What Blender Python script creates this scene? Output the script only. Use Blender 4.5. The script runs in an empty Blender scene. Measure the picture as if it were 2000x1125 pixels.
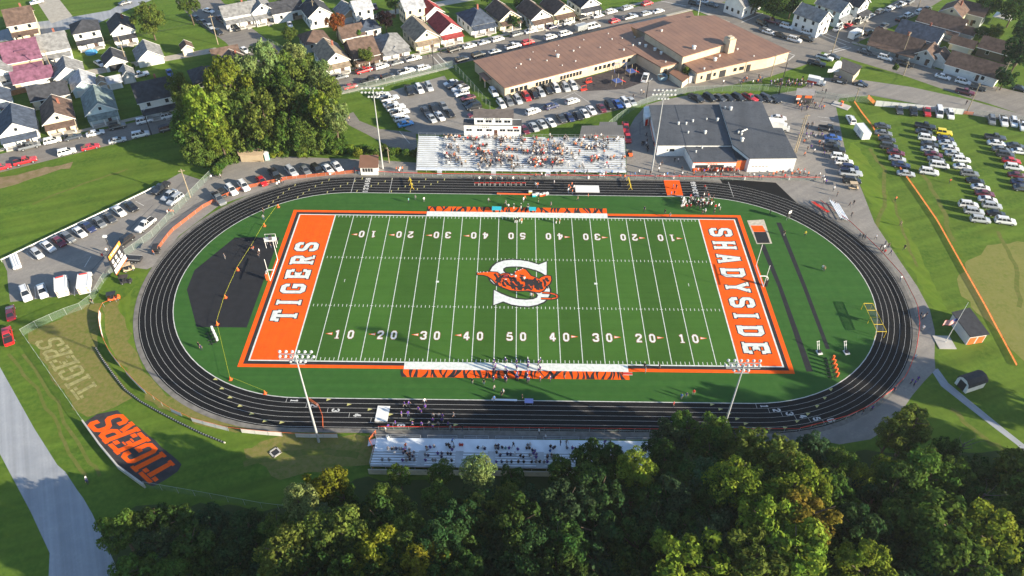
import bpy, math, random
import numpy as np
from mathutils import Vector, Matrix
random.seed(7)
R=math.radians
SC=bpy.context.scene
COL=SC.collection
# ---------------------------------------------------------------- camera (fitted to the field's real dimensions: metres, origin at midfield)
F,CX,CY,CZ,RX,RY,RZ=1490.36,-0.956,-128.587,117.919,0.821868,-0.0087497,0.0088329
def _rot():
    from mathutils import Euler
    return Euler((RX,RY,RZ),'XYZ').to_matrix()
ROT=_rot()
def G(u,v,z=0.0):
    d=ROT@Vector(((u-1000)/F,(562.5-v)/F,-1.0)); t=(z-CZ)/d.z
    return Vector((CX+t*d.x,CY+t*d.y,z))
def D2(u,v,du,dv):           # ground angle of an image direction
    a=G(u,v);b=G(u+du,v+dv);return math.atan2(b.y-a.y,b.x-a.x)
cam=bpy.data.cameras.new('camera');co=bpy.data.objects.new('camera',cam);COL.objects.link(co)
co.location=(CX,CY,CZ);co.rotation_euler=(RX,RY,RZ)
cam.sensor_width=36;cam.lens=F/2000*36;cam.clip_end=3000;cam.clip_start=1
SC.camera=co
# ---------------------------------------------------------------- light
SUN_AZ=-23.5;SUN_EL=18.0
w=bpy.data.worlds.new("World");SC.world=w;w.use_nodes=True
nt=w.node_tree;bg=nt.nodes['Background'];sky=nt.nodes.new('ShaderNodeTexSky');sky.sky_type='NISHITA';sky.sun_disc=False
sky.sun_elevation=R(SUN_EL);sky.sun_rotation=R(90-SUN_AZ);sky.air_density=1.0;sky.dust_density=0.4;sky.ozone_density=2.0
nt.links.new(sky.outputs[0],bg.inputs[0]);bg.inputs[1].default_value=0.098
sl=bpy.data.lights.new('sun','SUN');sl.energy=5.0;sl.angle=R(0.55);sl.color=(1.0,0.875,0.67)
so=bpy.data.objects.new('sun',sl);COL.objects.link(so)
sd=Vector((math.cos(R(SUN_AZ))*math.cos(R(SUN_EL)),math.sin(R(SUN_AZ))*math.cos(R(SUN_EL)),math.sin(R(SUN_EL))))
so.rotation_euler=sd.to_track_quat('Z','Y').to_euler();so.location=sd*300
SC.view_settings.view_transform='Standard';SC.view_settings.look='None';SC.view_settings.gamma=1;SC.view_settings.exposure=1.42
SC.render.engine='CYCLES'
try:
    SC.cycles.max_bounces=6;SC.cycles.transparent_max_bounces=24;SC.cycles.caustics_reflective=False;SC.cycles.caustics_refractive=False
    SC.cycles.use_denoising=True
except Exception: pass
# ---------------------------------------------------------------- materials
MATS={}
def mat(name,rgb,rough=0.8,var=0.0,scale=1.0,rgb2=None,metal=0.0,spec=0.3,bump=0.0,detail=4):
    """plain or noise-mottled procedural surface"""
    if name in MATS:return MATS[name]
    m=bpy.data.materials.new(name);m.use_nodes=True;n=m.node_tree;b=n.nodes['Principled BSDF']
    b.inputs['Roughness'].default_value=rough;b.inputs['Metallic'].default_value=metal
    b.inputs['Specular IOR Level'].default_value=spec
    b.inputs['Base Color'].default_value=(*rgb,1)
    if var>0 or rgb2:
        g=n.nodes.new('ShaderNodeNewGeometry');t=n.nodes.new('ShaderNodeTexNoise');t.inputs['Scale'].default_value=scale;t.inputs['Detail'].default_value=detail
        n.links.new(g.outputs['Position'],t.inputs['Vector'])
        mr=n.nodes.new('ShaderNodeMapRange');mr.inputs[1].default_value=.32;mr.inputs[2].default_value=.68;n.links.new(t.outputs[0],mr.inputs[0])
        mx=n.nodes.new('ShaderNodeMix');mx.data_type='RGBA';n.links.new(mr.outputs[0],mx.inputs[0])
        lo=[c*(1-var) for c in rgb];hi=rgb2 or [min(1,c*(1+var)) for c in rgb]
        mx.inputs[6].default_value=(*lo,1);mx.inputs[7].default_value=(*hi,1)
        n.links.new(mx.outputs[2],b.inputs['Base Color'])
        if bump:
            bp=n.nodes.new('ShaderNodeBump');bp.inputs['Strength'].default_value=bump;n.links.new(t.outputs[0],bp.inputs['Height']);n.links.new(bp.outputs[0],b.inputs['Normal'])
    MATS[name]=m;return m
def ground_mat(name,cols,scales,rough=0.95,stripe=None,streak=None):
    """several noises layered: big patches, clumps, fine grain"""
    m=bpy.data.materials.new(name);m.use_nodes=True;n=m.node_tree;b=n.nodes['Principled BSDF'];b.inputs['Roughness'].default_value=rough;b.inputs['Specular IOR Level'].default_value=.1
    g=n.nodes.new('ShaderNodeNewGeometry');cur=None
    for i,(c,s) in enumerate(zip(cols[1:],scales)):
        t=n.nodes.new('ShaderNodeTexNoise');t.inputs['Scale'].default_value=s;t.inputs['Detail'].default_value=5;t.inputs['Roughness'].default_value=.62
        n.links.new(g.outputs['Position'],t.inputs['Vector'])
        mr=n.nodes.new('ShaderNodeMapRange');mr.inputs[1].default_value=.36;mr.inputs[2].default_value=.68;n.links.new(t.outputs[0],mr.inputs[0])
        mx=n.nodes.new('ShaderNodeMix');mx.data_type='RGBA';n.links.new(mr.outputs[0],mx.inputs[0])
        if cur is None: mx.inputs[6].default_value=(*cols[0],1)
        else: n.links.new(cur,mx.inputs[6])
        mx.inputs[7].default_value=(*c,1);cur=mx.outputs[2]
    if streak:   # long directional marks: mowing, rolling, tyre tracks (angle, strength, width)
        vr=n.nodes.new('ShaderNodeVectorRotate');vr.rotation_type='Z_AXIS';vr.inputs['Angle'].default_value=-streak[0];n.links.new(g.outputs['Position'],vr.inputs['Vector'])
        ml=n.nodes.new('ShaderNodeVectorMath');ml.operation='MULTIPLY';ml.inputs[1].default_value=(.02,1/streak[2],.02);n.links.new(vr.outputs[0],ml.inputs[0])
        ts=n.nodes.new('ShaderNodeTexNoise');ts.inputs['Scale'].default_value=1;ts.inputs['Detail'].default_value=3;n.links.new(ml.outputs[0],ts.inputs['Vector'])
        q=n.nodes.new('ShaderNodeMapRange');q.inputs[1].default_value=.3;q.inputs[2].default_value=.7;q.inputs[3].default_value=1-streak[1];q.inputs[4].default_value=1+streak[1];n.links.new(ts.outputs[0],q.inputs[0])
        vm=n.nodes.new('ShaderNodeVectorMath');vm.operation='SCALE';n.links.new(cur,vm.inputs[0]);n.links.new(q.outputs[0],vm.inputs['Scale']);cur=vm.outputs[0]
    if stripe:
        sx=n.nodes.new('ShaderNodeSeparateXYZ');n.links.new(g.outputs['Position'],sx.inputs[0])
        a=n.nodes.new('ShaderNodeMath');a.operation='MULTIPLY';a.inputs[1].default_value=2*math.pi/stripe[0];n.links.new(sx.outputs[stripe[2]],a.inputs[0])
        s_=n.nodes.new('ShaderNodeMath');s_.operation='SINE';n.links.new(a.outputs[0],s_.inputs[0])
        q=n.nodes.new('ShaderNodeMapRange');q.inputs[1].default_value=-.25;q.inputs[2].default_value=.25;q.inputs[3].default_value=1-stripe[1];q.inputs[4].default_value=1+stripe[1];n.links.new(s_.outputs[0],q.inputs[0])
        vm=n.nodes.new('ShaderNodeVectorMath');vm.operation='SCALE';n.links.new(cur,vm.inputs[0]);n.links.new(q.outputs[0],vm.inputs['Scale']);cur=vm.outputs[0]
    n.links.new(cur,b.inputs['Base Color']);MATS[name]=m;return m
m_orange=ground_mat('orange_turf_paint',[(.80,.090,.006),(.88,.120,.010),(.70,.072,.006),(.84,.105,.008)],[.07,.5,2.5],.95,None,(R(90),.07,.8))
m_blackroof=ground_mat('black_roof_membrane',[(.072,.080,.094),(.105,.112,.126),(.052,.058,.070),(.088,.095,.108)],[.07,.35,2.0],.75,None,(R(80),.14,2.2))
def objmat(name,rough=.5,spec=.4,coat=0.0,var=0.0,metal=0.0,scale=3.0):
    """colour taken from the object's own colour, so copies of one mesh can differ"""
    m=bpy.data.materials.new(name);m.use_nodes=True;n=m.node_tree;b=n.nodes['Principled BSDF'];b.inputs['Roughness'].default_value=rough;b.inputs['Specular IOR Level'].default_value=spec
    b.inputs['Coat Weight'].default_value=coat;b.inputs['Metallic'].default_value=metal
    o=n.nodes.new('ShaderNodeObjectInfo');cur=o.outputs['Color']
    if var:
        g=n.nodes.new('ShaderNodeNewGeometry');t=n.nodes.new('ShaderNodeTexNoise');t.inputs['Scale'].default_value=scale;n.links.new(g.outputs['Position'],t.inputs['Vector'])
        q=n.nodes.new('ShaderNodeMapRange');q.inputs[1].default_value=.3;q.inputs[2].default_value=.7;q.inputs[3].default_value=1-var;q.inputs[4].default_value=1+var;n.links.new(t.outputs[0],q.inputs[0])
        vm=n.nodes.new('ShaderNodeVectorMath');vm.operation='SCALE';n.links.new(cur,vm.inputs[0]);n.links.new(q.outputs[0],vm.inputs['Scale']);cur=vm.outputs[0]
    n.links.new(cur,b.inputs['Base Color']);MATS[name]=m;return m
def leafmat(name,trans=.4):
    m=bpy.data.materials.new(name);m.use_nodes=True;n=m.node_tree;n.nodes.remove(n.nodes['Principled BSDF']);out=n.nodes['Material Output']
    o=n.nodes.new('ShaderNodeObjectInfo');g=n.nodes.new('ShaderNodeNewGeometry')
    q=n.nodes.new('ShaderNodeMapRange');q.inputs[3].default_value=.55;q.inputs[4].default_value=1.45;n.links.new(g.outputs['Random Per Island'],q.inputs[0])
    vm=n.nodes.new('ShaderNodeVectorMath');vm.operation='SCALE';n.links.new(o.outputs['Color'],vm.inputs[0]);n.links.new(q.outputs[0],vm.inputs['Scale'])
    t=n.nodes.new('ShaderNodeTexNoise');t.inputs['Scale'].default_value=.55;n.links.new(g.outputs['Position'],t.inputs['Vector'])
    h=n.nodes.new('ShaderNodeHueSaturation');q2=n.nodes.new('ShaderNodeMapRange');q2.inputs[1].default_value=.3;q2.inputs[2].default_value=.7;q2.inputs[3].default_value=.475;q2.inputs[4].default_value=.52
    n.links.new(t.outputs[0],q2.inputs[0]);n.links.new(q2.outputs[0],h.inputs['Hue']);n.links.new(vm.outputs[0],h.inputs['Color'])
    d=n.nodes.new('ShaderNodeBsdfDiffuse');tr=n.nodes.new('ShaderNodeBsdfTranslucent');ms=n.nodes.new('ShaderNodeMixShader');ms.inputs[0].default_value=trans
    n.links.new(h.outputs[0],d.inputs[0]);n.links.new(h.outputs[0],tr.inputs[0]);n.links.new(d.outputs[0],ms.inputs[1]);n.links.new(tr.outputs[0],ms.inputs[2]);n.links.new(ms.outputs[0],out.inputs[0])
    MATS[name]=m;return m
def meshmat(name,rgb,alpha,glow=0):
    """woven wire or plastic net, seen as a partly open surface"""
    m=bpy.data.materials.new(name);m.use_nodes=True;n=m.node_tree;b=n.nodes['Principled BSDF'];b.inputs['Base Color'].default_value=(*rgb,1);b.inputs['Roughness'].default_value=.6
    out=n.nodes['Material Output'];t=n.nodes.new('ShaderNodeBsdfTransparent');ms=n.nodes.new('ShaderNodeMixShader');ms.inputs[0].default_value=alpha
    sh=b.outputs[0]
    if glow:
        tl_=n.nodes.new('ShaderNodeBsdfTranslucent');tl_.inputs[0].default_value=(*rgb,1);m2=n.nodes.new('ShaderNodeMixShader');m2.inputs[0].default_value=glow;n.links.new(sh,m2.inputs[1]);n.links.new(tl_.outputs[0],m2.inputs[2]);sh=m2.outputs[0]
    n.links.new(t.outputs[0],ms.inputs[1]);n.links.new(sh,ms.inputs[2]);n.links.new(ms.outputs[0],out.inputs[0]);MATS[name]=m;return m
WHITE=(.68,.68,.665);ORANGE=(.80,.105,.008);BLACK=(.018,.018,.02)
m_white=mat('white_paint',WHITE,.6,.08,.8)
m_line=mat('field_line_white',(.60,.63,.59),.9,.14,1.5)
m_blackpaint=mat('black_turf_paint',(.022,.020,.022),.95,.25,.5)
m_dark=mat('dark_metal',(.03,.03,.033),.5)
m_glass=mat('window_glass',(.015,.02,.026),.12,spec=.6)
m_fpost=mat('fence_post_grey',(.30,.33,.31),.6)
m_steel=mat('galvanised_steel',(.42,.44,.45),.4,.12,1.2,metal=.5)
m_alu=mat('bleacher_aluminium',(.66,.70,.75),.5,.1,.5)
m_wood=mat('weathered_wood',(.30,.22,.14),.85,.25,2)
m_pole=mat('pole_wood',(.28,.23,.16),.85,.2,2)
m_tyre=mat('tyre_rubber',(.014,.014,.015),.8)
m_conc=mat('concrete',(.40,.38,.35),.9,.14,.5)
m_red=mat('red_paint',(.55,.035,.02),.55,.1,1)
m_orangep=mat('orange_plastic',(.80,.13,.03),.55,.1,1)
m_yellow=mat('yellow_paint',(.65,.46,.03),.55,.1,1)
m_tan=mat('tan_board',(.48,.36,.24),.85,.1,.6)
m_brownroof=mat('brown_metal_roof',(.19,.10,.065),.6,.16,.25)
m_skin=mat('skin',(.45,.27,.19),.6);m_hair=mat('dark_hair',(.03,.02,.015),.7)
m_paint=objmat('car_paint',.28,.5,.7)
m_cloth=objmat('shirt_cloth',.9,.1)
m_house=objmat('house_siding',.8,.2,var=.07,scale=.8)
m_shingle=objmat('roof_shingle',.9,.15,var=.32,scale=.9)
m_leaf=leafmat('leaf_green')
m_bark=mat('bark',(.10,.075,.05),.95,.3,2)
m_chain=meshmat('chain_link',(.22,.30,.25),.20)
m_net=meshmat('orange_net',(.80,.22,.08),.60,.5)
TROUSERS=[mat('dark_trousers',(.03,.035,.05),.9),mat('grey_trousers',(.20,.20,.20),.9),mat('blue_jeans',(.07,.10,.18),.9),mat('white_trousers',(.7,.7,.7),.9)]
# ---------------------------------------------------------------- mesh builder and tagging
class MB:
    def __init__(s): s.v=[];s.f=[];s.m=[]
    def add(s,vs,fs,mi=0):
        b=len(s.v);s.v+=[tuple(p) for p in vs];s.f+=[tuple(b+i for i in f) for f in fs];s.m+=[mi]*len(fs);return s
    def box(s,x0,y0,z0,x1,y1,z1,mi=0):
        return s.add([(x0,y0,z0),(x1,y0,z0),(x1,y1,z0),(x0,y1,z0),(x0,y0,z1),(x1,y0,z1),(x1,y1,z1),(x0,y1,z1)],
          [(3,2,1,0),(4,5,6,7),(0,1,5,4),(1,2,6,5),(2,3,7,6),(3,0,4,7)],mi)
    def cbox(s,c,sx,sy,sz,ang=0,mi=0):   # box centred in plan, standing on c.z
        ca,sa=math.cos(ang),math.sin(ang);P=[]
        for z in (0,sz):
            for x,y in ((-1,-1),(1,-1),(1,1),(-1,1)):
                X,Y=x*sx/2,y*sy/2;P.append((c[0]+X*ca-Y*sa,c[1]+X*sa+Y*ca,c[2]+z))
        return s.add(P,[(3,2,1,0),(4,5,6,7),(0,1,5,4),(1,2,6,5),(2,3,7,6),(3,0,4,7)],mi)
    def tube(s,a,b,r,r2=None,n=8,mi=0,cap=True):
        a=Vector(a);b=Vector(b);d=b-a;r2=r if r2 is None else r2
        if d.length<1e-6:return s
        q=d.to_track_quat('Z','Y');P=[]
        for c,rr in ((a,r),(b,r2)):
            for i in range(n):
                t=2*math.pi*i/n;P.append(c+q@Vector((rr*math.cos(t),rr*math.sin(t),0)))
        fs=[(i,(i+1)%n,n+(i+1)%n,n+i) for i in range(n)]
        if cap: fs+=[tuple(range(n-1,-1,-1)),tuple(range(n,2*n))]
        return s.add(P,fs,mi)
    def prism(s,pts,z0,z1,mi=0,mtop=None):
        n=len(pts);A=sum(pts[i][0]*pts[(i+1)%n][1]-pts[(i+1)%n][0]*pts[i][1] for i in range(n))
        if A<0: pts=pts[::-1]
        P=[(p[0],p[1],z0) for p in pts]+[(p[0],p[1],z1) for p in pts]
        s.add(P,[(i,(i+1)%n,n+(i+1)%n,n+i) for i in range(n)]+[tuple(range(n-1,-1,-1))],mi)
        return s.add(P[n:],[tuple(range(n))],mi if mtop is None else mtop)
    def poly(s,pts,z,mi=0):
        n=len(pts);A=sum(pts[i][0]*pts[(i+1)%n][1]-pts[(i+1)%n][0]*pts[i][1] for i in range(n))
        if A<0: pts=pts[::-1]
        return s.add([(p[0],p[1],z) for p in pts],[tuple(range(n))],mi)
    def mesh(s,name,mats):
        me=bpy.data.meshes.new(name);me.from_pydata([tuple(p) for p in s.v],[],s.f)
        for m in (mats if isinstance(mats,(list,tuple)) else [mats]): me.materials.append(m)
        if any(s.m): me.polygons.foreach_set('material_index',s.m)
        me.update();return me
    def build(s,name,mats,parent=None): return link(name,s.mesh(name,mats),parent)
def link(name,me,parent=None,loc=None):
    o=bpy.data.objects.new(name,me);COL.objects.link(o)
    if parent: o.parent=parent
    if loc is not None:o.location=loc
    return o
def tag(o,label=None,cat=None,group=None,kind=None):
    if label:o['label']=short(label)
    if cat:o['category']=cat
    if group:o['group']=group
    if kind:o['kind']=kind
    return o
def empty(name,loc,rz=0,label=None,cat=None,group=None):
    o=bpy.data.objects.new(name,None);COL.objects.link(o);o.location=loc;o.rotation_euler=(0,0,rz);o.empty_display_size=.5
    return tag(o,label,cat,group)
def copytree(o,parent=None):
    c=o.copy();COL.objects.link(c)
    if parent:c.parent=parent
    for ch in o.children: copytree(ch,c)
    return c
def short(l):
    w=l.split()
    while len(w)>16 and 'the' in w[2:]:
        i=len(w)-1-w[::-1].index('the');del w[i]
    while len(w)>16 and 'such' in w: w.remove('such')
    return ' '.join(w)
ORD='first second third fourth fifth sixth seventh eighth ninth tenth eleventh twelfth thirteenth fourteenth fifteenth sixteenth seventeenth eighteenth nineteenth twentieth'.split()
def ordn(i):
    if i<20:return ORD[i]
    t=['twenty','thirty','forty','fifty','sixty','seventy','eighty','ninety'][min(7,(i+1)//10-2)];r=(i+1)%10
    return (t[:-1]+'ieth') if r==0 else t+'-'+ORD[r-1]
def px(*pts,z=0): return [G(u,v,z) for u,v in pts]
def smooth(o):
    o.data.polygons.foreach_set('use_smooth',[True]*len(o.data.polygons));return o
def ragged(pts,amp,step=2.5,seed=1):
    r=random.Random(seed);out=[];n=len(pts)
    for i in range(n):
        a=pts[i];b=pts[(i+1)%n];k=max(1,int((b-a).length/step))
        for j in range(k):
            p=a.lerp(b,j/k);out.append(Vector((p.x+r.uniform(-amp,amp),p.y+r.uniform(-amp,amp),p.z)))
    return out
def flat(name,pts,z,m,parent=None,kind='structure'):
    o=MB().poly([(p[0],p[1]) for p in pts],z).build(name,m,parent)
    if not parent: tag(o,kind=kind)
    return o
def ribbon(mb,path,wd,z,mi=0,closed=False):
    """mitred flat band along a ground path"""
    P=[Vector((p[0],p[1])) for p in path];n=len(P);L=[];Rr=[]
    for i in range(n):
        a=P[i-1] if (i>0 or closed) else None;b=P[(i+1)%n] if (i<n-1 or closed) else None
        d1=(P[i]-a).normalized() if a is not None else (b-P[i]).normalized();d2=(b-P[i]).normalized() if b is not None else d1
        t=(d1+d2)
        t=t.normalized() if t.length>1e-6 else d1
        nn=Vector((-t.y,t.x));k=1/max(.35,nn.dot(Vector((-d1.y,d1.x))))
        L.append(P[i]+nn*wd/2*k);Rr.append(P[i]-nn*wd/2*k)
    V=[(p.x,p.y,z) for p in L]+[(p.x,p.y,z) for p in Rr]
    m=n if closed else n-1
    mb.add(V,[(n+i,n+(i+1)%n,(i+1)%n,i) for i in range(m)],mi)
# ---------------------------------------------------------------- block letters as strokes
T_=.19
GL={
'T':[[(0,.91),(.7,.91)],[(.35,.815),(.35,.1)],[(.17,.05),(.53,.05)],[(.05,.815),(.05,.68)],[(.65,.815),(.65,.68)]],
'I':[[(.35,.1),(.35,.9)],[(.17,.05),(.53,.05)],[(.17,.95),(.53,.95)]],
'G':[[(.61,.68),(.61,.81),(.51,.905),(.2,.905),(.1,.81),(.1,.19),(.2,.095),(.51,.095),(.61,.19),(.61,.45),(.38,.45)]],
'E':[[(.15,.0),(.15,1)],[(.25,.91),(.68,.91)],[(.63,.82),(.63,.68)],[(.25,.5),(.46,.5)],[(.42,.41),(.42,.36)],[(.42,.59),(.42,.64)],[(.25,.09),(.68,.09)],[(.63,.18),(.63,.32)],[(-.02,.05),(.05,.05)],[(-.02,.95),(.05,.95)]],
'R':[[(.16,.1),(.16,.9)],[(.26,.905),(.5,.905),(.6,.81),(.6,.6),(.5,.51),(.26,.51)],[(.38,.41),(.56,.1)],[(0,.05),(.32,.05)],[(.46,.05),(.74,.05)],[(0,.95),(.26,.95)]],
'S':[[(.62,.66),(.62,.82),(.52,.905),(.18,.905),(.08,.82),(.08,.63),(.18,.54),(.52,.46),(.62,.37),(.62,.18),(.52,.095),(.18,.095),(.08,.18),(.08,.34)]],
'H':[[(.14,.1),(.14,.9)],[(.56,.1),(.56,.9)],[(.24,.5),(.46,.5)],[(0,.05),(.28,.05)],[(.42,.05),(.7,.05)],[(0,.95),(.28,.95)],[(.42,.95),(.7,.95)]],
'A':[[(.12,.1),(.31,1)],[(.58,.1),(.39,1)],[(.22,.33),(.48,.33)],[(-.02,.05),(.26,.05)],[(.44,.05),(.72,.05)]],
'D':[[(.14,.1),(.14,.9)],[(0,.905),(.48,.905),(.6,.79),(.6,.21),(.48,.095),(0,.095)]],
'Y':[[(.10,.9),(.35,.48)],[(.60,.9),(.35,.48)],[(.35,.46),(.35,.1)],[(.19,.05),(.51,.05)],[(-.03,.95),(.25,.95)],[(.45,.95),(.73,.95)]],
'O':[[(.1,.3),(.1,.81),(.2,.905),(.5,.905),(.6,.81),(.6,.19),(.5,.095),(.2,.095),(.1,.19),(.1,.3)]],
'P':[[(.14,0),(.14,1)],[(.24,.905),(.5,.905),(.6,.81),(.6,.58),(.5,.49),(.24,.49)]],
'B':[[(.14,0),(.14,1)],[(.24,.905),(.5,.905),(.58,.81),(.58,.6),(.5,.51),(.24,.51)],[(.24,.48),(.54,.48),(.61,.4),(.61,.2),(.52,.095),(.24,.095)]],
'X':[[(.08,0),(.62,1)],[(.62,0),(.08,1)]],
'0':[[(.12,.3),(.12,.76),(.24,.905),(.46,.905),(.58,.76),(.58,.24),(.46,.095),(.24,.095),(.12,.24),(.12,.3)]],
'1':[[(.36,.1),(.36,1)],[(.14,.05),(.58,.05)],[(.14,.8),(.27,.86)]],
'2':[[(.1,.66),(.1,.8),(.2,.905),(.5,.905),(.6,.8),(.6,.62),(.14,.18)],[(.06,.09),(.64,.09)]],
'3':[[(.1,.7),(.1,.81),(.2,.905),(.5,.905),(.6,.81),(.6,.62),(.5,.52),(.34,.51)],[(.46,.5),(.6,.4),(.6,.19),(.5,.095),(.2,.095),(.1,.19),(.1,.3)]],
'4':[[(.44,0),(.44,1)],[(.36,.9),(.08,.38)],[(.04,.30),(.68,.30)]],
'5':[[(.6,.905),(.14,.905)],[(.14,.81),(.14,.55),(.5,.55),(.6,.45),(.6,.2),(.5,.095),(.2,.095),(.1,.19),(.1,.28)]],
'6':[[(.58,.7),(.58,.81),(.48,.905),(.22,.905),(.12,.8),(.12,.2),(.22,.095),(.48,.095),(.58,.2),(.58,.42),(.48,.51),(.22,.51)]],
}
def glyph(mb,ch,fn,extra=0,mi=0,t=T_,asp=1.0):
    """strokes -> quads; fn maps (x,y,layer) of the unit letter to 3-D"""
    for k,st in enumerate(GL[ch]):
        m2=MB();small=len(st)==2 and (abs(st[0][1]-.05)<.02 or abs(st[0][1]-.95)<.02) and abs(st[0][1]-st[1][1])<.01
        th=(.10 if small else t)+2*extra
        P=[Vector((p[0],p[1]*asp)) for p in st]
        if small and asp>1: th=.10*asp+2*extra
        if extra:
            a=(P[0]-P[1]).normalized()*extra;b=(P[-1]-P[-2]).normalized()*extra;P[0]=P[0]+a;P[-1]=P[-1]+b
        ribbon(m2,P,th,0)
        mb.add([fn(p[0],p[1]/asp,k) for p in m2.v],m2.f,mi)
def ground_text(mb,txt,org,xd,up,h,adv,z,extra=0,mi=0,wx=None,t=T_):
    wx=wx or h
    for i,ch in enumerate(txt):
        o=Vector(org)+Vector(xd)*(adv*i)
        def fn(x,y,k,o=o):
            p=o+Vector(xd)*(x*wx)+Vector(up)*(y*h);return (p.x,p.y,z+.0009*k)
        glyph(mb,ch,fn,extra,mi,t)
# ================================================================= GROUND, ROADS, LOTS
angA0=D2(640,150,417,-93)
gm=ground_mat('grass',[(.066,.124,.014),(.110,.155,.020),(.046,.100,.012),(.098,.155,.020)],[.03,.13,1.1],.95,None,(R(20),.19,2.2))
gl=ground_mat('dry_grass',[(.135,.145,.028),(.165,.150,.040),(.10,.135,.020),(.20,.165,.062)],[.06,.25,1.2])
ga=ground_mat('worn_asphalt',[(.235,.22,.20),(.175,.165,.155),(.28,.26,.23),(.205,.19,.178)],[.05,.25,1.8],.9,None,(R(35),.09,1.4))
gs=ground_mat('old_street',[(.21,.19,.17),(.15,.14,.13),(.25,.23,.20),(.18,.165,.15)],[.05,.3,1.8],.9,None,(angA0,.12,1.2))
gc=ground_mat('grey_concrete_road',[(.27,.29,.32),(.21,.23,.26),(.32,.335,.355),(.27,.28,.30)],[.05,.3,2.0],.9,None,(R(-62),.14,1.0))
gw=mat('sidewalk_concrete',(.36,.33,.28),.9,.12,.8)
gd=ground_mat('bare_dirt',[(.26,.19,.12),(.20,.14,.085),(.15,.13,.05)],[.15,.6])
gk=ground_mat('black_track',[(.0085,.009,.0105),(.013,.013,.015),(.007,.0075,.009)],[.08,1.5],.85)
gt=ground_mat('green_turf',[(.042,.110,.018),(.050,.118,.020),(.036,.099,.015),(.046,.116,.019)],[.04,.35,3.0],.95,(18.288,.10,'X'),(R(0),.06,.9))
ge=ground_mat('end_turf',[(.034,.102,.020),(.042,.112,.023),(.028,.092,.018)],[.05,.6],.95,None,(R(0),.08,1.1))
o=MB().poly([(-900,-300),(900,-300),(900,1100),(-900,1100)],0).build('ground',gm);tag(o,kind='structure')
def area(name,m,z,*pts):
    P=px(*pts)
    if name.startswith(('dry','bare','woodland','turf_sign')): P=ragged(P,.7 if name[0]!='t' else .18,2.0,len(pts))
    return flat(name,P,z,m)
# left lot and track-side asphalt
area('parking_lot',ga,.012,(4,508),(100,462),(200,415),(300,367),(352,338),(395,352),(455,312),(530,304),(640,309),(730,312),(815,318),(815,352),(640,352),(540,362),(430,400),(350,460),(300,520),(287,526),(240,520),(205,541),(185,570),(140,576),(72,584),(20,590),(16,560),(14,530))
# school lot
area('parking_lot',ga,.012,(742,183),(868,148),(905,203),(962,216),(1000,192),(1105,164),(1247,122),(1330,165),(1340,182),(1245,204),(1240,206),(1100,242),(1030,262),(905,264),(815,262),(790,252),(797,243))
area('path',gs,.020,(664,228),(690,219),(702,236),(742,252),(812,259),(816,300),(770,292),(716,262),(680,244))
area('road',gs,.016,(1240,206),(1330,165),(1435,126),(1503,112),(1545,100),(1606,100),(1590,121),(1500,151),(1420,168),(1340,181),(1245,206))
area('playground_ground',mat('rubber_mulch',(.055,.045,.045),.95,.3,1.2),.030,(1120,157),(1180,142),(1240,122),(1262,140),(1250,163),(1220,174),(1145,178))
# concourse and gravel right of the track
area('concourse',ga,.016,(1222,262),(1240,230),(1262,205),(1300,194),(1345,186),(1500,186),(1560,176),(1600,151),(1690,157),(1780,170),(1885,193),(1990,222),(2080,236),(2080,252),(1990,240),(1880,222),(1800,205),(1700,186),(1640,192),(1632,205),(1652,300),(1682,368),(1708,435),(1760,513),(1792,560),(1816,605),(1826,648),(1825,700),(1827,722),(1804,746),(1782,772),(1742,832),(1700,858),(1640,868),(1560,852),(1560,830),(1700,790),(1770,700),(1785,610),(1725,512),(1590,418),(1500,374),(1225,352))
area('concourse',mat('stand_gravel',(.20,.18,.16),.95,.2,.7),.014,(815,338),(1228,340),(1228,356),(690,352),(700,336))  # grey-brown gravel strip between the home stand and the track
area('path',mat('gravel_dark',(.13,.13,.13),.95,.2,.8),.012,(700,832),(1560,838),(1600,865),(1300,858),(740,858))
# streets
area('street',gs,.020,(-120,330),(0,301),(345,219),(640,150),(1057,57),(1290,2),(1400,-22),(1460,-5),(1350,16),(1000,100),(662,180),(350,250),(0,337),(-120,368))
area('street',gs,.016,(330,-14),(418,-14),(462,32),(525,80),(640,152),(600,168),(470,112),(440,82),(375,37))
area('street',gc,.012,(-80,84),(0,60),(48,46),(112,38),(215,20),(262,-8),(330,-14),(262,14),(190,46),(130,58),(66,72),(0,82),(-80,102))
area('driveway',gw,.016,(66,-6),(112,-6),(142,32),(100,46))
area('alley',gw,.012,(-40,196),(0,172),(60,160),(120,146),(270,119),(420,93),(440,98),(420,103),(270,129),(120,159),(60,178),(0,192))
area('alley',gw,.012,(600,46),(690,38),(772,18),(895,-4),(960,-14),(960,-6),(895,6),(772,28),(690,50),(610,56))
area('street',gs,.024,(1290,-8),(1420,6),(1500,30),(1590,66),(1655,84),(1760,111),(1825,134),(1920,163),(2100,205),(2100,246),(1990,222),(1930,202),(1887,190),(1760,146),(1655,114),(1606,101),(1545,100),(1420,44),(1350,16))
area('street',gs,.028,(1588,67),(1625,57),(1715,22),(1775,-12),(1860,-12),(1790,30),(1700,72),(1660,88))
area('road',gc,.012,(-60,620),(0,717),(67,837),(112,908),(128,922),(150,956),(162,972),(180,1003),(225,1102),(262,1180),(80,1180),(95,1125),(97,1080),(60,1000),(0,887),(-60,770))
area('path',gc,.012,(1818,722),(1832,720),(1852,748),(1962,838),(2000,868),(2060,915),(2040,918),(1985,868),(1945,838),(1838,754))
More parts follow.
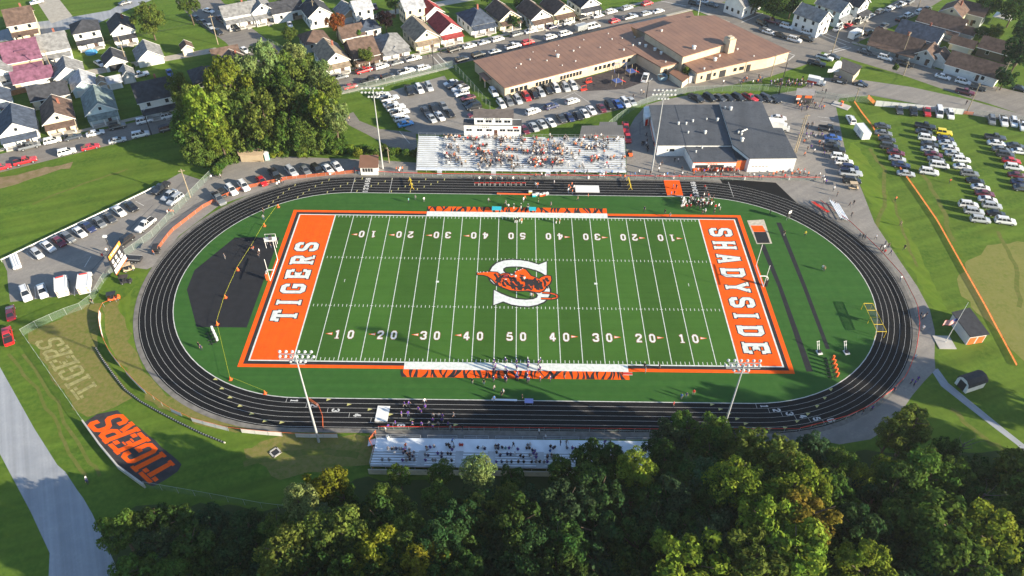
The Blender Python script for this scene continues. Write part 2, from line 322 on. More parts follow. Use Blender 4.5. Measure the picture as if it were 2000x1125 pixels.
# sidewalks with kerbs (real steps)
def kerbwalk(name,pts,w):
    mb=MB();P=px(*pts)
    for a,b in zip(P[:-1],P[1:]):
        d=(b-a).normalized();n=Vector((-d.y,d.x,0))*w
        mb.prism([a,b,b+n,a+n],0,.13)
    tag(mb.build(name,gw),kind='structure')
kerbwalk('pavement',[(0,296),(345,215)],1.5);kerbwalk('pavement',[(642,147),(1050,56),(1270,4)],1.5)
kerbwalk('pavement',[(1000,101),(1350,17)][::-1],1.4);kerbwalk('pavement',[(664,181),(884,129)][::-1],1.2);kerbwalk('pavement',[(1662,84),(1826,133)],1.4);kerbwalk('pavement',[(1352,14),(1425,43)][::-1],1.4)
# worn ground, and grass strips tinted to look sunlit
area('bare_earth',gd,.010,(-20,352),(30,340),(90,328),(142,318),(140,327),(80,345),(30,360),(-20,372))
area('dry_grass_patch',ground_mat('pale_grass',[(.16,.17,.04),(.20,.19,.055),(.125,.15,.03),(.19,.185,.06)],[.06,.25,1.2]),.008,(1872,560),(1884,515),(1930,482),(2000,470),(2090,480),(2090,800),(2010,720),(1940,640),(1890,590))
area('dry_grass_patch',gl,.008,(200,600),(232,585),(250,640),(270,720),(330,770),(420,815),(520,838),(700,842),(700,850),(560,850),(420,838),(300,790),(225,700))
area('dry_grass_patch',gl,.006,(55,655),(150,600),(205,590),(190,690),(260,780),(225,800),(165,820),(100,730))
area('dry_grass_patch',gl,.006,(470,880),(560,850),(730,850),(735,905),(620,925),(545,935))
vg=ground_mat('sunlit_tint_grass',[(.110,.175,.018),(.140,.190,.024),(.085,.150,.015)],[.05,.4],.95,None,(R(-62),.14,1.5))  # brighter yellow-green paints a sunlit bank into the colour; ground stays flat
area('dry_grass_verge',vg,.006,(1650,300),(1690,372),(1717,437),(1769,515),(1801,562),(1827,612),(1852,606),(1824,545),(1792,482),(1747,402),(1707,330),(1668,276))  # not drier grass: brighter tint paints a sunlit bank
area('dry_grass_verge',vg,.006,(230,590),(262,560),(258,640),(262,700),(285,755),(262,735),(240,660))  # same sunlit tint, not drier grass
mb=MB()
for pts,w_ in ((((1700,470),(1730,400),(1725,330),(1700,290)),1.0),(((1790,520),(1760,440),(1745,390)),.7),(((1860,470),(1845,420),(1822,370),(1795,330)),1.2),(((1950,450),(1985,520),(1990,600)),1.0),(((20,690),(70,760),(120,850),(170,930)),.6),(((50,690),(100,770),(150,860),(195,930)),.6),(((60,400),(160,360),(250,330)),.7),(((480,905),(600,880),(700,890)),1.4),(((1860,800),(1900,840),(1960,880)),1.0)):
    P_=px(*pts);Q_=[]
    for a_,b_ in zip(P_[:-1],P_[1:]): Q_+=[a_.lerp(b_,k_/5)+Vector((random.uniform(-.4,.4),random.uniform(-.4,.4),0)) for k_ in range(5)]
    ribbon(mb,Q_+[P_[-1]],w_,.0115)
tag(mb.build('worn_grass_track',ground_mat('worn_grass',[(.12,.135,.03),(.16,.145,.05),(.09,.125,.02)],[.2,1.0])),kind='structure')
# painted street marks
mb=MB()
for a,b in (((843,108),(863,130)),((854,106),(875,127)),((1291,2),(1340,12)),((1448,44),(1490,26)),((1602,68),(1652,88)),((1610,65),(1660,84)),((1628,102),(1662,93)),((1620,100),(1654,91)),((1540,104),(1552,108)),((1552,108),(1540,118))):
    ribbon(mb,px(a,b),.35,.036)
for a,b in (((52,494),(65,507)),((108,460),(131,475)),((265,393),(281,402)),((180,440),(195,445)),((165,522),(178,500)),((68,560),(70,584)),((145,560),(146,578)),((1030,195),(1085,160)),((1020,225),(1120,182)),((1122,181),(1150,200)),((1597,228),(1630,232)),((1602,236),(1628,240)),((780,256),(800,280))):
    ribbon(mb,px(a,b),.16,.036)
tag(mb.build('road_marking',mat('worn_white_paint',(.5,.49,.46),.9,.25,2)),kind='structure')
# expansion cracks and patches in the left road and lot
mb=MB()
for pts in (((150,560),(260,440),(300,400)),((295,470),(330,430),(400,395)),((1262,230),(1250,240),(1250,262),(1275,268)),):
    ribbon(mb,px(*pts),.12,.034)
tag(mb.build('road_crack',mat('crack_seal',(.07,.07,.075),.9)),kind='structure')
# ================================================================= TRACK
TX0,TX1=-42.6,46.4
def oval(r,n=40):
    P=[]
    for i in range(n+1):
        t=-math.pi/2+math.pi*i/n;P.append(Vector((TX1+r*math.cos(t),r*math.sin(t),0)))
    for i in range(n+1):
        t=math.pi/2+math.pi*i/n;P.append(Vector((TX0+r*math.cos(t),r*math.sin(t),0)))
    return P
def ring(mb,r0,r1,z,mi=0):
    a=oval(r0);b=oval(r1);n=len(a);mb.add([(p.x,p.y,z) for p in a]+[(p.x,p.y,z) for p in b],[(i,(i+1)%n,n+(i+1)%n,n+i)[::-1] for i in range(n)],mi)
mb=MB();mb.poly([(p.x,p.y) for p in oval(42.3)],.034);tag(mb.build('track_apron',mat('apron_gravel',(.16,.15,.135),.95,.25,.8)),kind='structure')
mb=MB();ring(mb,34.0,41.3,.040);mb.poly(px((1405,349),(1515,357),(1562,402),(1590,425),(1500,392),(1420,372)),.0385)
tag(mb.build('running_track',gk),kind='structure')
mb=MB();mb.poly([(p.x,p.y) for p in oval(34.05)],.046);tag(mb.build('infield_turf',ge),kind='structure')
mb=MB();ring(mb,34.02,34.20,.050)
for k in range(1,7): ring(mb,34.2+k*1.135-.026,34.2+k*1.135+.026,.050)
for dx in (0,5,9,13): pass
def tl(a,b,w=.06): ribbon(mb,[a,b],w,.056)
for u in (690,764,1356,1424): # finish and start lines across the track
    x=G(u,360).x;tl((x,34.3),(x,41.0),.1)
for k,(u,v) in enumerate(((472,803),(510,797),(540,806),(573,815),(605,824),(637,833))): pass
for k in range(6):   # staggered starts with lane numbers, lower left and lower right, upper straight
    r=34.2+1.135*k
    for x0,sg in ((-45+7.0*k*.62,1),(47.0+2.3*k,-1)):
        if x0>TX1:
            t=(x0-TX1)/38;a=(TX1+r*math.sin(t),-r*math.cos(t));b=(TX1+(r+1.13)*math.sin(t),-(r+1.13)*math.cos(t))
        elif x0<TX0:
            t=(x0-TX0)/38;a=(TX0+r*math.sin(t),-r*math.cos(t));b=(TX0+(r+1.13)*math.sin(t),-(r+1.13)*math.cos(t))
        else: a=(x0,-r);b=(x0,-r-1.13)
        tl(a,b,.07)
        d=Vector((b[0]-a[0],b[1]-a[1])).normalized();q=Vector((-d.y,d.x));cpos=(Vector(a)+Vector(b))/2+q*.8
        ground_text(mb,str(k+1),(cpos.x+d.x*-.35,cpos.y-d.y*.35,0),(d.x,d.y,0),(q.x,q.y,0),1.5,1,.058,wx=1.1,t=.22)
    ground_text(mb,str(k+1),(-39.2,34.35+1.135*k,0),(0,1,0),(-1,0,0),1.3,1,.058,wx=1.1,t=.24)
    ground_text(mb,str(k+1),(47.6,34.35+1.135*k,0),(0,1,0),(-1,0,0),1.3,1,.058,wx=1.1,t=.24)
tag(mb.build('track_marking',mat('track_line_white',(.50,.50,.49),.9,.2,1.5)),kind='structure')
mb=MB()
for k in range(7):  # exchange-zone darts
    for x0 in (-60+2.6*k,-37+4.2*k,62-2.4*k,38+1.4*k):
        r=34.5+1.135*min(k,5)
        if x0<TX0: t=(x0-TX0)/32;p=Vector((TX0+r*math.sin(t),-r*math.cos(t)));d=Vector((math.cos(t),math.sin(t)))
        elif x0>TX1: t=(x0-TX1)/32;p=Vector((TX1+r*math.sin(t),-r*math.cos(t)));d=Vector((math.cos(t),math.sin(t)))
        else: p=Vector((x0,-r));d=Vector((1,0))
        n=Vector((-d.y,d.x));mb.add([(*(p-n*.35),.054),(*(p+n*.35),.054),(*(p+d*.9+n*.1),.054)],[(0,2,1)])
for x0 in (-66,-58,-50,-42,-33,-28):
    for k in range(6):
        r=34.4+1.135*k;x=x0+k*1.7
        if x<TX0:
            t=(TX0-x)/36;p=Vector((TX0-r*math.sin(t),r*math.cos(t)))
        else:p=Vector((x,r))
        mb.add([(p.x-.1,p.y,.054),(p.x+.1,p.y,.054),(p.x+.12,p.y+.9,.054),(p.x-.08,p.y+.9,.054)],[(0,1,2,3)])
tag(mb.build('exchange_marking',mat('dart_yellow',(.45,.42,.16),.9)),kind='structure')
# ================================================================= FOOTBALL FIELD
mb=MB();mb.poly([(-56.7,-26.35),(56.7,-26.35),(56.7,26.35),(-56.7,26.35)],.052,0)
mb.poly([(-55.74,-25.50),(55.74,-25.50),(55.74,25.50),(-55.74,25.50)],.057,1)
mb.poly([(-54.95,-24.66),(54.95,-24.66),(54.95,24.66),(-54.95,24.66)],.062,2)
mb.poly([(-54.6,-24.38),(-45.9,-24.38),(-45.9,24.38),(-54.6,24.38)],.067,0)
mb.poly([(45.9,-24.38),(54.6,-24.38),(54.6,24.38),(45.9,24.38)],.067,0)
for sg in (1,-1):
    mb.poly([(-22.86,sg*24.4),(22.86,sg*24.4),(22.86,sg*26.42),(-22.86,sg*26.42)],.072,2)
    mb.poly([(-22.86,sg*26.42),(22.86,sg*26.42),(22.86,sg*28.5),(-22.86,sg*28.5)],.072,0)
tag(mb.build('field_border',[m_orange,m_blackpaint,m_line]),kind='structure')
mb=MB();mb.poly([(-45.62,-24.38),(45.62,-24.38),(45.62,24.38),(-45.62,24.38)],.067);tag(mb.build('playing_field',gt),kind='structure')
mb=MB();rr=random.Random(3)
for sg in (1,-1):      # tiger stripes in the team areas
    x=-22.6
    while x<22.2:
        w0=rr.uniform(.45,1.15);lean=rr.uniform(-.9,.9);top=rr.random()<.5;y0,y1=26.44,28.48;tip=rr.uniform(.55,1.0)
        ys=[y0+(y1-y0)*t for t in (0,.25,.5,.75,1)];ys=ys if top else ys[::-1];L=[];Rt=[]
        for j,t in enumerate((0,.25,.5,.75,1)):
            ww=w0*(1-t*tip)+.02;c=x+lean*t+.25*math.sin(3*t+x);L.append((c-ww/2,sg*ys[j]));Rt.append((c+ww/2,sg*ys[j]))
        V=[(a,b,.077) for a,b in L]+[(a,b,.077) for a,b in Rt]
        mb.add(V,[((5+i,6+i,1+i,i) if (sg>0)==top else (i,1+i,6+i,5+i)) for i in range(4)])
        x+=w0+rr.uniform(.15,.6)
tag(mb.build('stripe_marking',m_blackpaint),kind='structure')
yd=.9144;mb=MB();z=.077
for k in range(-45,46,5):
    x=k*yd;mb.add([(x-.075,-24.3,z),(x+.075,-24.3,z),(x+.075,24.3,z),(x-.075,24.3,z)],[(0,1,2,3)])
    for s in (1,-1):
        mb.add([(x-.35,s*8.13-.06,z+.002),(x+.35,s*8.13-.06,z+.002),(x+.35,s*8.13+.06,z+.002),(x-.35,s*8.13+.06,z+.002)],[(0,1,2,3)])
for k in range(-49,50):
    if k%5==0:continue
    x=k*yd
    for y0,y1 in ((-24.3,-23.5),(23.5,24.3),(-8.5,-7.75),(7.75,8.5)):
        mb.add([(x-.06,y0,z),(x+.06,y0,z),(x+.06,y1,z),(x-.06,y1,z)],[(0,1,2,3)])
for s in (1,-1):
    for a in (.0,): mb.poly([(s*45.62,-24.38),(s*45.9,-24.38),(s*45.9,24.38),(s*45.62,24.38)],z)
    mb.poly([(s*43*yd-.06,-.5),(s*43*yd+.06,-.5),(s*43*yd+.06,.5),(s*43*yd-.06,.5)],z)
    for u in (-20,20): # small ball-spot crosses
        mb.poly([(u*yd*.5*s*1.98-.35,-.3),(u*yd*.5*s*1.98+.35,-.3),(u*yd*.5*s*1.98+.35,.3),(u*yd*.5*s*1.98-.35,.3)],z+.002) if u>0 else None
tag(mb.build('yard_line',m_line),kind='structure')
mbO=MB();mbW=MB();mbA=MB()
for k in (-40,-30,-20,-10,0,10,20,30,40):
    x=k*yd;s=str(50-abs(k));hh=2.45;wx=1.95
    for sg in (1,-1):   # sg=-1 near row (upright), +1 far row (rotated)
        if sg<0: xd,up=(1,0,0),(0,1,0);yb=-18.15
        else: xd,up=(-1,0,0),(0,-1,0);yb=18.15
        for i,c in enumerate(s):
            off=(-2.1 if i==0 else .75)
            org=Vector((x,yb,0))+Vector(xd)*off
            ground_text(mbO,c,org,xd,up,hh,0,.079,extra=.035,wx=wx,t=.20);ground_text(mbW,c,org,xd,up,hh,0,.087,wx=wx,t=.19)
        if k:
            dx=1 if k>0 else -1;X=x+dx*2.5;Y=yb+(1.4 if sg<0 else -1.4)
            mbA.add([(X,Y-.38,.08),(X,Y+.38,.08),(X+dx*1.5,Y,.08)],[(0,2,1) if dx>0 else (0,1,2)])
            mbW.add([(X+dx*.1,Y-.22,.088),(X+dx*.1,Y+.22,.088),(X+dx*1.1,Y,.088)],[(0,2,1) if dx>0 else (0,1,2)])
tag(mbA.build('yard_arrow',m_orange),kind='structure')
tag(mbO.build('yard_number_outline',mat('number_edge',(.30,.08,.06),.95)),kind='structure')
LW={'I':2.1}
def zone_text(txt,x0,y0,y1,up):
    xd=(0,1 if y1>y0 else -1,0);n=len(txt);wd=[{'I':1.9}.get(c,3.1) for c in txt];gap=(abs(y1-y0)-sum(wd))/(n-1);y=y0
    for c,wc in zip(txt,wd):
        wx=wc/.7 if c!='I' else 3.1/.7
        org=Vector((x0,y,0))-(Vector(xd)*(.17*wx) if c=='I' else Vector((0,0,0)))
        h=5.5
        ground_text(mbO2,c,org,xd,up,h,0,.073,extra=.05,wx=wx,t=.20);ground_text(mbW,c,org,xd,up,h,0,.082,wx=wx,t=.21)
        y+=xd[1]*(wc+gap)
mbO2=MB();zone_text('TIGERS',-47.7,-13.1,13.4,(-1,0,0));zone_text('SHADYSIDE',47.6,20.9,-20.9,(1,0,0))
tag(mbO2.build('end_zone_letter_outline',m_blackpaint),kind='structure')
# midfield emblem: outlined white S under an orange tiger, painted flat; traced in field metres
def zz(x,y): return G(900+x*220/1996,480+y*124/1125)
S_out=[(520,455),(560,380),(640,310),(760,270),(900,255),(1050,262),(1200,285),(1380,340),(1520,285),(1520,540),(1430,480),(1340,440),(1200,400),(1050,372),(900,370),(800,380),(750,410),(750,450),(790,490),(900,505),(1000,520),(1150,560),(1300,600),(1450,650),(1540,710),(1575,780),(1575,860),(1545,930),(1470,1000),(1350,1050),(1200,1078),(1050,1070),(900,1045),(750,990),(580,1055),(590,790),(700,850),(830,905),(980,950),(1150,965),(1280,955),(1350,925),(1370,885),(1350,850),(1300,830),(1150,790),(1000,770),(850,740),(700,720),(590,680),(530,620),(505,540)]
def grow(P,d):
    n=len(P);A=sum(P[i].x*P[(i+1)%n].y-P[(i+1)%n].x*P[i].y for i in range(n));s=1 if A>0 else -1;out=[]
    for i in range(n):
        d1=(P[i]-P[i-1]).normalized();d2=(P[(i+1)%n]-P[i]).normalized();t=(d1+d2).normalized();out.append(P[i]+Vector((t.y,-t.x,0))*d*s)
    return out
SP=[zz(*p) for p in S_out]
mb=MB();mb.poly(grow(SP,.40),.090,0);mb.poly(SP,.095,1)
Tg=[(290,490),(400,478),(500,470),(640,480),(700,520),(760,500),(850,505),(890,545),(960,520),(960,470),(1010,445),(1090,410),(1150,430),(1200,490),(1240,540),(1310,565),(1390,600),(1430,565),(1520,535),(1590,545),(1600,610),(1570,680),(1510,730),(1470,790),(1390,830),(1290,815),(1200,795),(1030,805),(880,790),(740,740),(640,690),(560,600),(480,545),(400,520),(300,515)]
TP=[zz(*p) for p in Tg];mb.poly(grow(TP,.34),.100,0);mb.poly(TP,.105,2)
tail=[zz(*p) for p in ((1440,835),(1580,845),(1680,870),(1715,900),(1690,930),(1600,945),(1420,940))]
ribbon(mb,tail,.85,.100,0);ribbon(mb,tail,.30,.106,2)
rr=random.Random(11)
for sx,sy,ex,ey,wd in [(1160,590,1190,700,.6),(1180,700,1150,775,.5),(1240,600,1260,720,.5),(1300,640,1330,760,.45),(1350,620,1400,750,.4),(1420,640,1440,780,.45),(1460,600,1500,700,.35),(1520,570,1560,640,.4),(1100,690,1020,790,.4),(1000,640,1060,740,.5),(940,600,1010,690,.5),(880,650,960,740,.45),(830,690,930,770,.35),(780,620,840,700,.4),(740,640,800,730,.3),(700,560,660,660,.35),(640,560,620,640,.35),(600,500,640,560,.35),(670,520,720,590,.3),(860,560,900,640,.4),(920,560,980,600,.4),(1060,550,1110,640,.45),(1330,580,1290,640,.35),(1400,700,1380,790,.3),(1210,740,1260,790,.35),(1040,520,1120,530,.25),(1100,740,1060,795,.3)]:
    a=zz(sx,sy);b=zz(ex,ey);mdl=(a+b)/2+Vector((rr.uniform(-.3,.3),rr.uniform(-.2,.2),0));ribbon(mb,[a,mdl,b],wd*1.7,.110+rr.random()*.004,0)
for _ in range(34):
    x_=rr.uniform(620,1520);t_=(x_-620)/900;y_=rr.uniform(575+40*math.sin(t_*3),690+90*math.sin(min(1,t_*1.4)*2.6));a=zz(x_,y_);b=zz(x_+rr.uniform(5,35),y_+rr.uniform(30,70));ribbon(mb,[a,(a+b)/2+Vector((rr.uniform(-.15,.15),0,0)),b],rr.uniform(.22,.5),.112+rr.random()*.003,0)
for p in tail[1:6]: mb.cbox((p.x,p.y,.1075),.3,.2,.002,.4,0)
for x_,y_,r_,mi in ((790,545,.75,0),(795,545,.45,3),(800,600,.2,1)):   # open mouth
    c=zz(x_,y_);mb.poly([(c.x+r_*1.3*math.cos(t*.7854),c.y+r_*math.sin(t*.7854)) for t in range(8)],.116+.004*mi,mi)
for x_,y_ in ((315,478),(350,472),(405,470),(470,470),(965,468),(1025,440),(1060,430),(1095,412)):
    c=zz(x_,y_);mb.poly([(c.x-.15,c.y-.12),(c.x+.15,c.y-.12),(c.x+.1,c.y+.14),(c.x-.1,c.y+.14)],.118,1)
tag(mb.build('midfield_emblem',[m_blackpaint,m_line,m_orange,mat('mouth_red',(.5,.05,.06),.9)]),kind='structure')
tag(mbW.build('field_lettering',m_line),kind='structure')
# jumping pits, runways, high-jump pad (flat surfacing)
m_run=mat('runway_black',(.013,.014,.018),.9,.2,.6)
area('throwing_pad',m_run,.052,(459,464),(546,464),(536,490),(482,640),(384,639),(365,566),(380,528))
mb=MB()
mb.poly([(p.x,p.y) for p in px((1484,478),(1494,478),(1527,560),(1588,726),(1575,726),(1519,560))],.052)
mb.poly([(p.x,p.y) for p in px((1516,435),(1525,435),(1575,560),(1621,682),(1613,682),(1567,560))],.052)
tag(mb.build('runway',m_run),kind='structure')
area('landing_mat',m_orange,.064,(1466,441),(1489,441),(1496,453),(1472,453))
area('landing_mat',m_run,.064,(1472,453.3),(1496.3,453.3),(1504,475),(1479,475))
area('sand_pit',mat('pit_sand',(.45,.40,.32),.95,.2,1.5),.052,(1459,431),(1492,429),(1508,476),(1478,477))
# hillside lettering: worn straw letters and an orange-on-black turf sign
def quad_text(mb,txt,corners,z,mi,t=.23,extra=0,gapf=.12,asp=1.8):
    """letters fitted into a ground quad: corners = start-bottom, end-bottom, end-top, start-top"""
    a,b,c,d=[G(*p) for p in corners];n=len(txt);wd=[.62 if q=='I' else 1 for q in txt];tot=sum(wd)+gapf*(n-1);s=0
    for q,wq in zip(txt,wd):
        x0=s/tot;x1=(s+wq)/tot;s+=wq+gapf
        def fn(x,y,k,x0=x0,x1=x1,q=q):
            f=(x-.14)/.42 if q=='I' else x/.7
            u=x0+(x1-x0)*f;p=(a*(1-u)+b*u)*(1-y)+(d*(1-u)+c*u)*y;return (p.x,p.y,z+.0009*k)
        glyph(mb,q,fn,extra,mi,t,asp)
mb=MB();quad_text(mb,'TIGERS',((193,758),(120,657),(63,668),(150,783)),.016,0,.19)
tag(mb.build('straw_lettering',mat('dead_straw',(.27,.25,.10),.95,.3,1.2)),kind='structure')
area('turf_sign_base',mat('sign_black_turf',(.035,.033,.038),.95,.3,.8),.020,(163,826),(190,808),(228,802),(290,850),(356,908),(345,922),(302,949),(268,940),(232,915),(196,872))
mb=MB();quad_text(mb,'TIGERS',((347,912),(240,806),(165,829),(290,946)),.028,0,.23,gapf=.09)
tag(mb.build('turf_sign_lettering',m_orange),kind='structure')
# ================================================================= VEHICLES
def loft(mb,secs,mi=0):
    """secs: list of closed cross-sections with equal vertex counts"""
    n=len(secs[0]);b=[p for s in secs for p in s];f=[]
    for k in range(len(secs)-1):
        for i in range(n): f.append((k*n+i,k*n+(i+1)%n,(k+1)*n+(i+1)%n,(k+1)*n+i))
    f.append(tuple(range(n-1,-1,-1)));f.append(tuple((len(secs)-1)*n+i for i in range(n)));mb.add(b,f,mi)
def sec(x,hw,zb,zt,sh=.88):
    return [(x,-hw*.9,zb),(x,-hw,zb+.2),(x,-hw*.985,zb+(zt-zb)*.62),(x,-hw*sh,zt),(x,hw*sh,zt),(x,hw*.985,zb+(zt-zb)*.62),(x,hw,zb+.2),(x,hw*.9,zb)]
VEH={}
SPEC={ # L, W, belt, roof, (x of glass base rear, roof rear, roof front, glass base front) as fraction of half length, nose height, tail height
'sedan':(4.75,1.82,.93,1.45,(-.78,-.42,.12,.50),.74,.86),
'suv':(4.75,1.92,1.08,1.74,(-.97,-.86,.16,.50),.92,1.02),
'hatch':(4.2,1.78,.95,1.52,(-.95,-.75,.14,.52),.78,.92),
'minivan':(5.1,1.98,1.02,1.78,(-.97,-.90,.30,.72),.82,1.0),
'van':(5.6,2.02,1.10,2.05,(-.98,-.94,.42,.76),.95,1.1),
'pickup':(5.8,2.0,1.12,1.88,(-.26,-.18,.18,.42),1.02,1.1),
'jeep':(4.3,1.85,1.12,1.84,(-.95,-.92,.10,.22),1.06,1.1)}
def vehicle_proto(kind):
    L,W,zb,zr,gx,nz,tz=SPEC[kind];h=L/2;w=W/2
    mb=MB();zb0=.26 if kind not in('pickup','jeep') else .38
    xs=[(-1,.84,tz-.22),(-.985,.94,tz-.03),(-.9,.99,tz),(gx[0],1,zb),(gx[3],1,zb),(.72,.99,nz+.07 if kind!='van' else nz),(.93,.95,nz),(.985,.90,nz-.12),(1,.80,nz-.3)]
    xs.sort(key=lambda t:t[0])
    loft(mb,[sec(x*h,w*ww,zb0,zt) for x,ww,zt in xs],0)
    bw=w*.865;rw=w*.70
    base=[(gx[0]*h,bw),(gx[3]*h,bw)];roof=[(gx[1]*h,rw),(gx[2]*h,rw)]
    B=[(gx[0]*h,-bw,zb-.02),(gx[3]*h,-bw,zb-.02),(gx[3]*h,bw,zb-.02),(gx[0]*h,bw,zb-.02)]
    T=[(gx[1]*h,-rw,zr-.03),(gx[2]*h,-rw,zr-.03),(gx[2]*h,rw,zr-.03),(gx[1]*h,rw,zr-.03)]
    xm=(gx[1]+gx[2])/2*h
    C=[(gx[1]*h*.9+xm*.1,-rw*.82,zr),(gx[2]*h*.9+xm*.1,-rw*.82,zr),(gx[2]*h*.9+xm*.1,rw*.82,zr),(gx[1]*h*.9+xm*.1,rw*.82,zr)]
    mb.add(B+T+C,[(0,1,5,4),(1,2,6,5),(2,3,7,6),(3,0,4,7),(4,5,9,8),(5,6,10,9),(6,7,11,10),(7,4,8,11),(8,9,10,11)],0)
    if kind=='pickup':
        mb.box(-h*.97,-w*.9,1.10,gx[0]*h,-w*.8,1.17,0);mb.box(-h*.97,w*.8,1.10,gx[0]*h,w*.9,1.17,0)
    root=empty('vehicle_master',(0,0,-50))
    body=mb.build('body',[m_paint],root)
    g=MB()
    def pane(a,b,c,d,ins):
        a,b,c,d=map(Vector,(a,b,c,d));ce=(a+b+c+d)/4;n=(b-a).cross(d-a).normalized()
        q=[ce+(p-ce)*ins+n*.02 for p in (a,b,c,d)];g.add(q,[(0,1,2,3)])
    k=.93
    for (i,j) in ((0,1),(2,3)):
        a,b,c,d=map(Vector,(B[i],B[j],T[j],T[i]))
        segs=2 if kind in('sedan','pickup','jeep') else 3
        for s in range(segs):
            t0=s/segs;t1=(s+1)/segs;pane(a.lerp(b,t0),a.lerp(b,t1),d.lerp(c,t1),d.lerp(c,t0),.84)
    pane(B[1],B[2],T[2],T[1],.92);pane(B[3],B[0],T[0],T[3],.86)
    g.build('window',m_glass,root)
    wr=.34 if kind not in('pickup','jeep') else .41;wm=MB()
    wm.tube((0,-.11,0),(0,.11,0),wr,n=12,mi=0);wm.tube((0,-.118,0),(0,.118,0),wr*.58,n=8,mi=1)
    wme=wm.mesh('wheel',[m_tyre,m_steel])
    for sx in (-.60,.62):
        for sy in (-1,1):
            link('wheel',wme,root,(sx*h,sy*(w-.10),wr))
    lm=MB();lm.box(-.05,-.2,-.08,.03,.2,.08);lme=lm.mesh('headlight',mat('lamp_lens',(.75,.75,.72),.15));tm=MB();tm.box(-.03,-.14,-.12,.05,.14,.12);tme=tm.mesh('tail_light',mat('tail_lens',(.35,.01,.01),.2))
    for sy in (-1,1):
        link('headlight',lme,root,(h*.965,sy*w*.68,nz-.16));link('tail_light',tme,root,(-h*.99,sy*w*.72,tz-.24))
    if kind=='pickup':
        bd=MB();bd.box(-h*.95,-w*.78,1.125,gx[0]*h-.05,w*.78,1.14);bd.build('bed',mat('bed_liner',(.03,.03,.032),.9),root)
    if kind in('suv','minivan'):
        rk=MB()
        for sy in (-1,1): rk.tube((gx[1]*h*.8,sy*rw*.8,zr+.04),(gx[2]*h*.8,sy*rw*.8,zr+.04),.025,n=5)
        rk.build('roof_rail',m_dark,root)
    return root
PC={'w':((.70,.70,.70),'white'),'s':((.42,.44,.46),'silver'),'g':((.16,.17,.18),'grey'),'k':((.014,.015,.018),'black'),'d':((.05,.055,.065),'dark grey'),'r':((.46,.015,.02),'red'),'m':((.13,.015,.03),'maroon'),'b':((.03,.09,.33),'blue'),'n':((.02,.03,.09),'navy blue'),'y':((.70,.55,.02),'yellow'),'t':((.35,.29,.20),'tan'),'c':((.05,.28,.60),'bright blue')}
KN={'sedan':'sedan','suv':'SUV','hatch':'hatchback','minivan':'minivan','van':'van','pickup':'pickup truck','jeep':'boxy jeep'}
KO={'s':'sedan','u':'suv','h':'hatch','m':'minivan','v':'van','p':'pickup','j':'jeep'}
def cars(where,group,dvec,items,order='from the left',jit=.04):
    """one row of parked vehicles: items (u,v,kind+colour); the label counts along the row"""
    cnt={}
    for it in items: cnt[it[2]]=cnt.get(it[2],0)+1
    seen={}
    for it in items:
        u,v,kc=it[:3];dv=it[3] if len(it)>3 else dvec
        kind=KO[kc[0]];rgb,cn=PC[kc[1]]
        if kind not in VEH: VEH[kind]=vehicle_proto(kind)
        p=G(u,v,.75);a=D2(u,v,*dv)+random.uniform(-jit,jit)
        c=copytree(VEH[kind]);c.name='parked_car' if kind not in('pickup','van') else {'pickup':'pickup_truck','van':'parked_van'}[kind]
        c.location=(p.x,p.y,.03);c.rotation_euler=(0,0,a);sc=random.uniform(.97,1.04);c.scale=(sc,sc,sc)
        f=random.uniform(.9,1.08)
        for ch in c.children:
            if ch.name.startswith('body'):ch.color=(*[min(.9,x*f) for x in rgb],1)
        k=seen.get(kc,0);seen[kc]=k+1
        lab=f"{cn} {KN[kind]} "+(where if cnt[kc]==1 else f"{where}, {ordn(k)} such {order}")
        if cnt[kc]==1: lab='the only '+lab
        tag(c,lab,{'pickup':'truck','van':'van'}.get(kind,'car'),group)
ST=(4,-1.1)
cars('parked on the far kerb of the tree-lined left street','cars parked on the left street',(4,-.95),[(2,326,'sr'),(57,285,'pg'),(102,274,'uw'),(142,267,'sd'),(186,259,'sw'),(229,246,'uk'),(282,235,'uw'),(329,225,'uw')])
cars('on the near side of the left street by the lawn','cars parked on the left street',(4,-.95),[(49,314,'pr'),(130,296,'uw'),(176,286,'sr'),(229,273,'ss'),(274,262,'uw'),(327,250,'ud')])
cars('among the houses at upper left','cars by the upper left houses',(4,-1),[(14,161,'uw'),(50,48,'pw',(-4,1)),(71,3,'sw'),(194,123,'sw',(2,1.2)),(244,5,'sd'),(272,146,'pw'),(331,141,'sb',(1,2)),(341,155,'sw',(1,2))])
cars('on the narrow street left of the corner houses','cars on the narrow street',(3,2.1),[(383,35,'sk'),(397,43,'sd'),(410,51,'ss'),(407,20,'sw',(4,1)),(426,61,'sk'),(429,35,'sm'),(442,43,'ut'),(460,54,'uk'),(477,97,'sw'),(517,90,'pd')])
cars('behind the terrace houses along the alley','cars on the back alley',(1,2.4),[(566,47,'sw'),(732,12,'sm')])
cars('along the house side of the school street','cars along the school street',ST,[(666,149,'sg'),(711,137,'pr'),(745,129,'uw'),(774,122,'sg'),(807,114,'pw'),(887,96,'uk'),(917,89,'sw'),(945,82,'ss'),(972,76,'uw'),(1009,66,'ug'),(1037,60,'sw'),(1080,51,'sn'),(1110,43,'uw'),(1139,35,'uk'),(1168,30,'sw'),(1194,22,'uw'),(1225,15,'us'),(1264,6,'ur')])
cars('along the school side of the school street','cars along the school street',ST,[(684,168,'sr'),(722,157,'pk'),(757,149,'uk'),(794,139,'pw'),(827,132,'uw'),(902,115,'uk'),(934,106,'uk'),(966,100,'ss'),(1002,90,'pw'),(1031,82,'ur'),(1075,72,'uw'),(1104,65,'mw'),(1158,51,'vw'),(1200,40,'hr'),(1231,33,'ps'),(1262,26,'us'),(1286,21,'sw')])
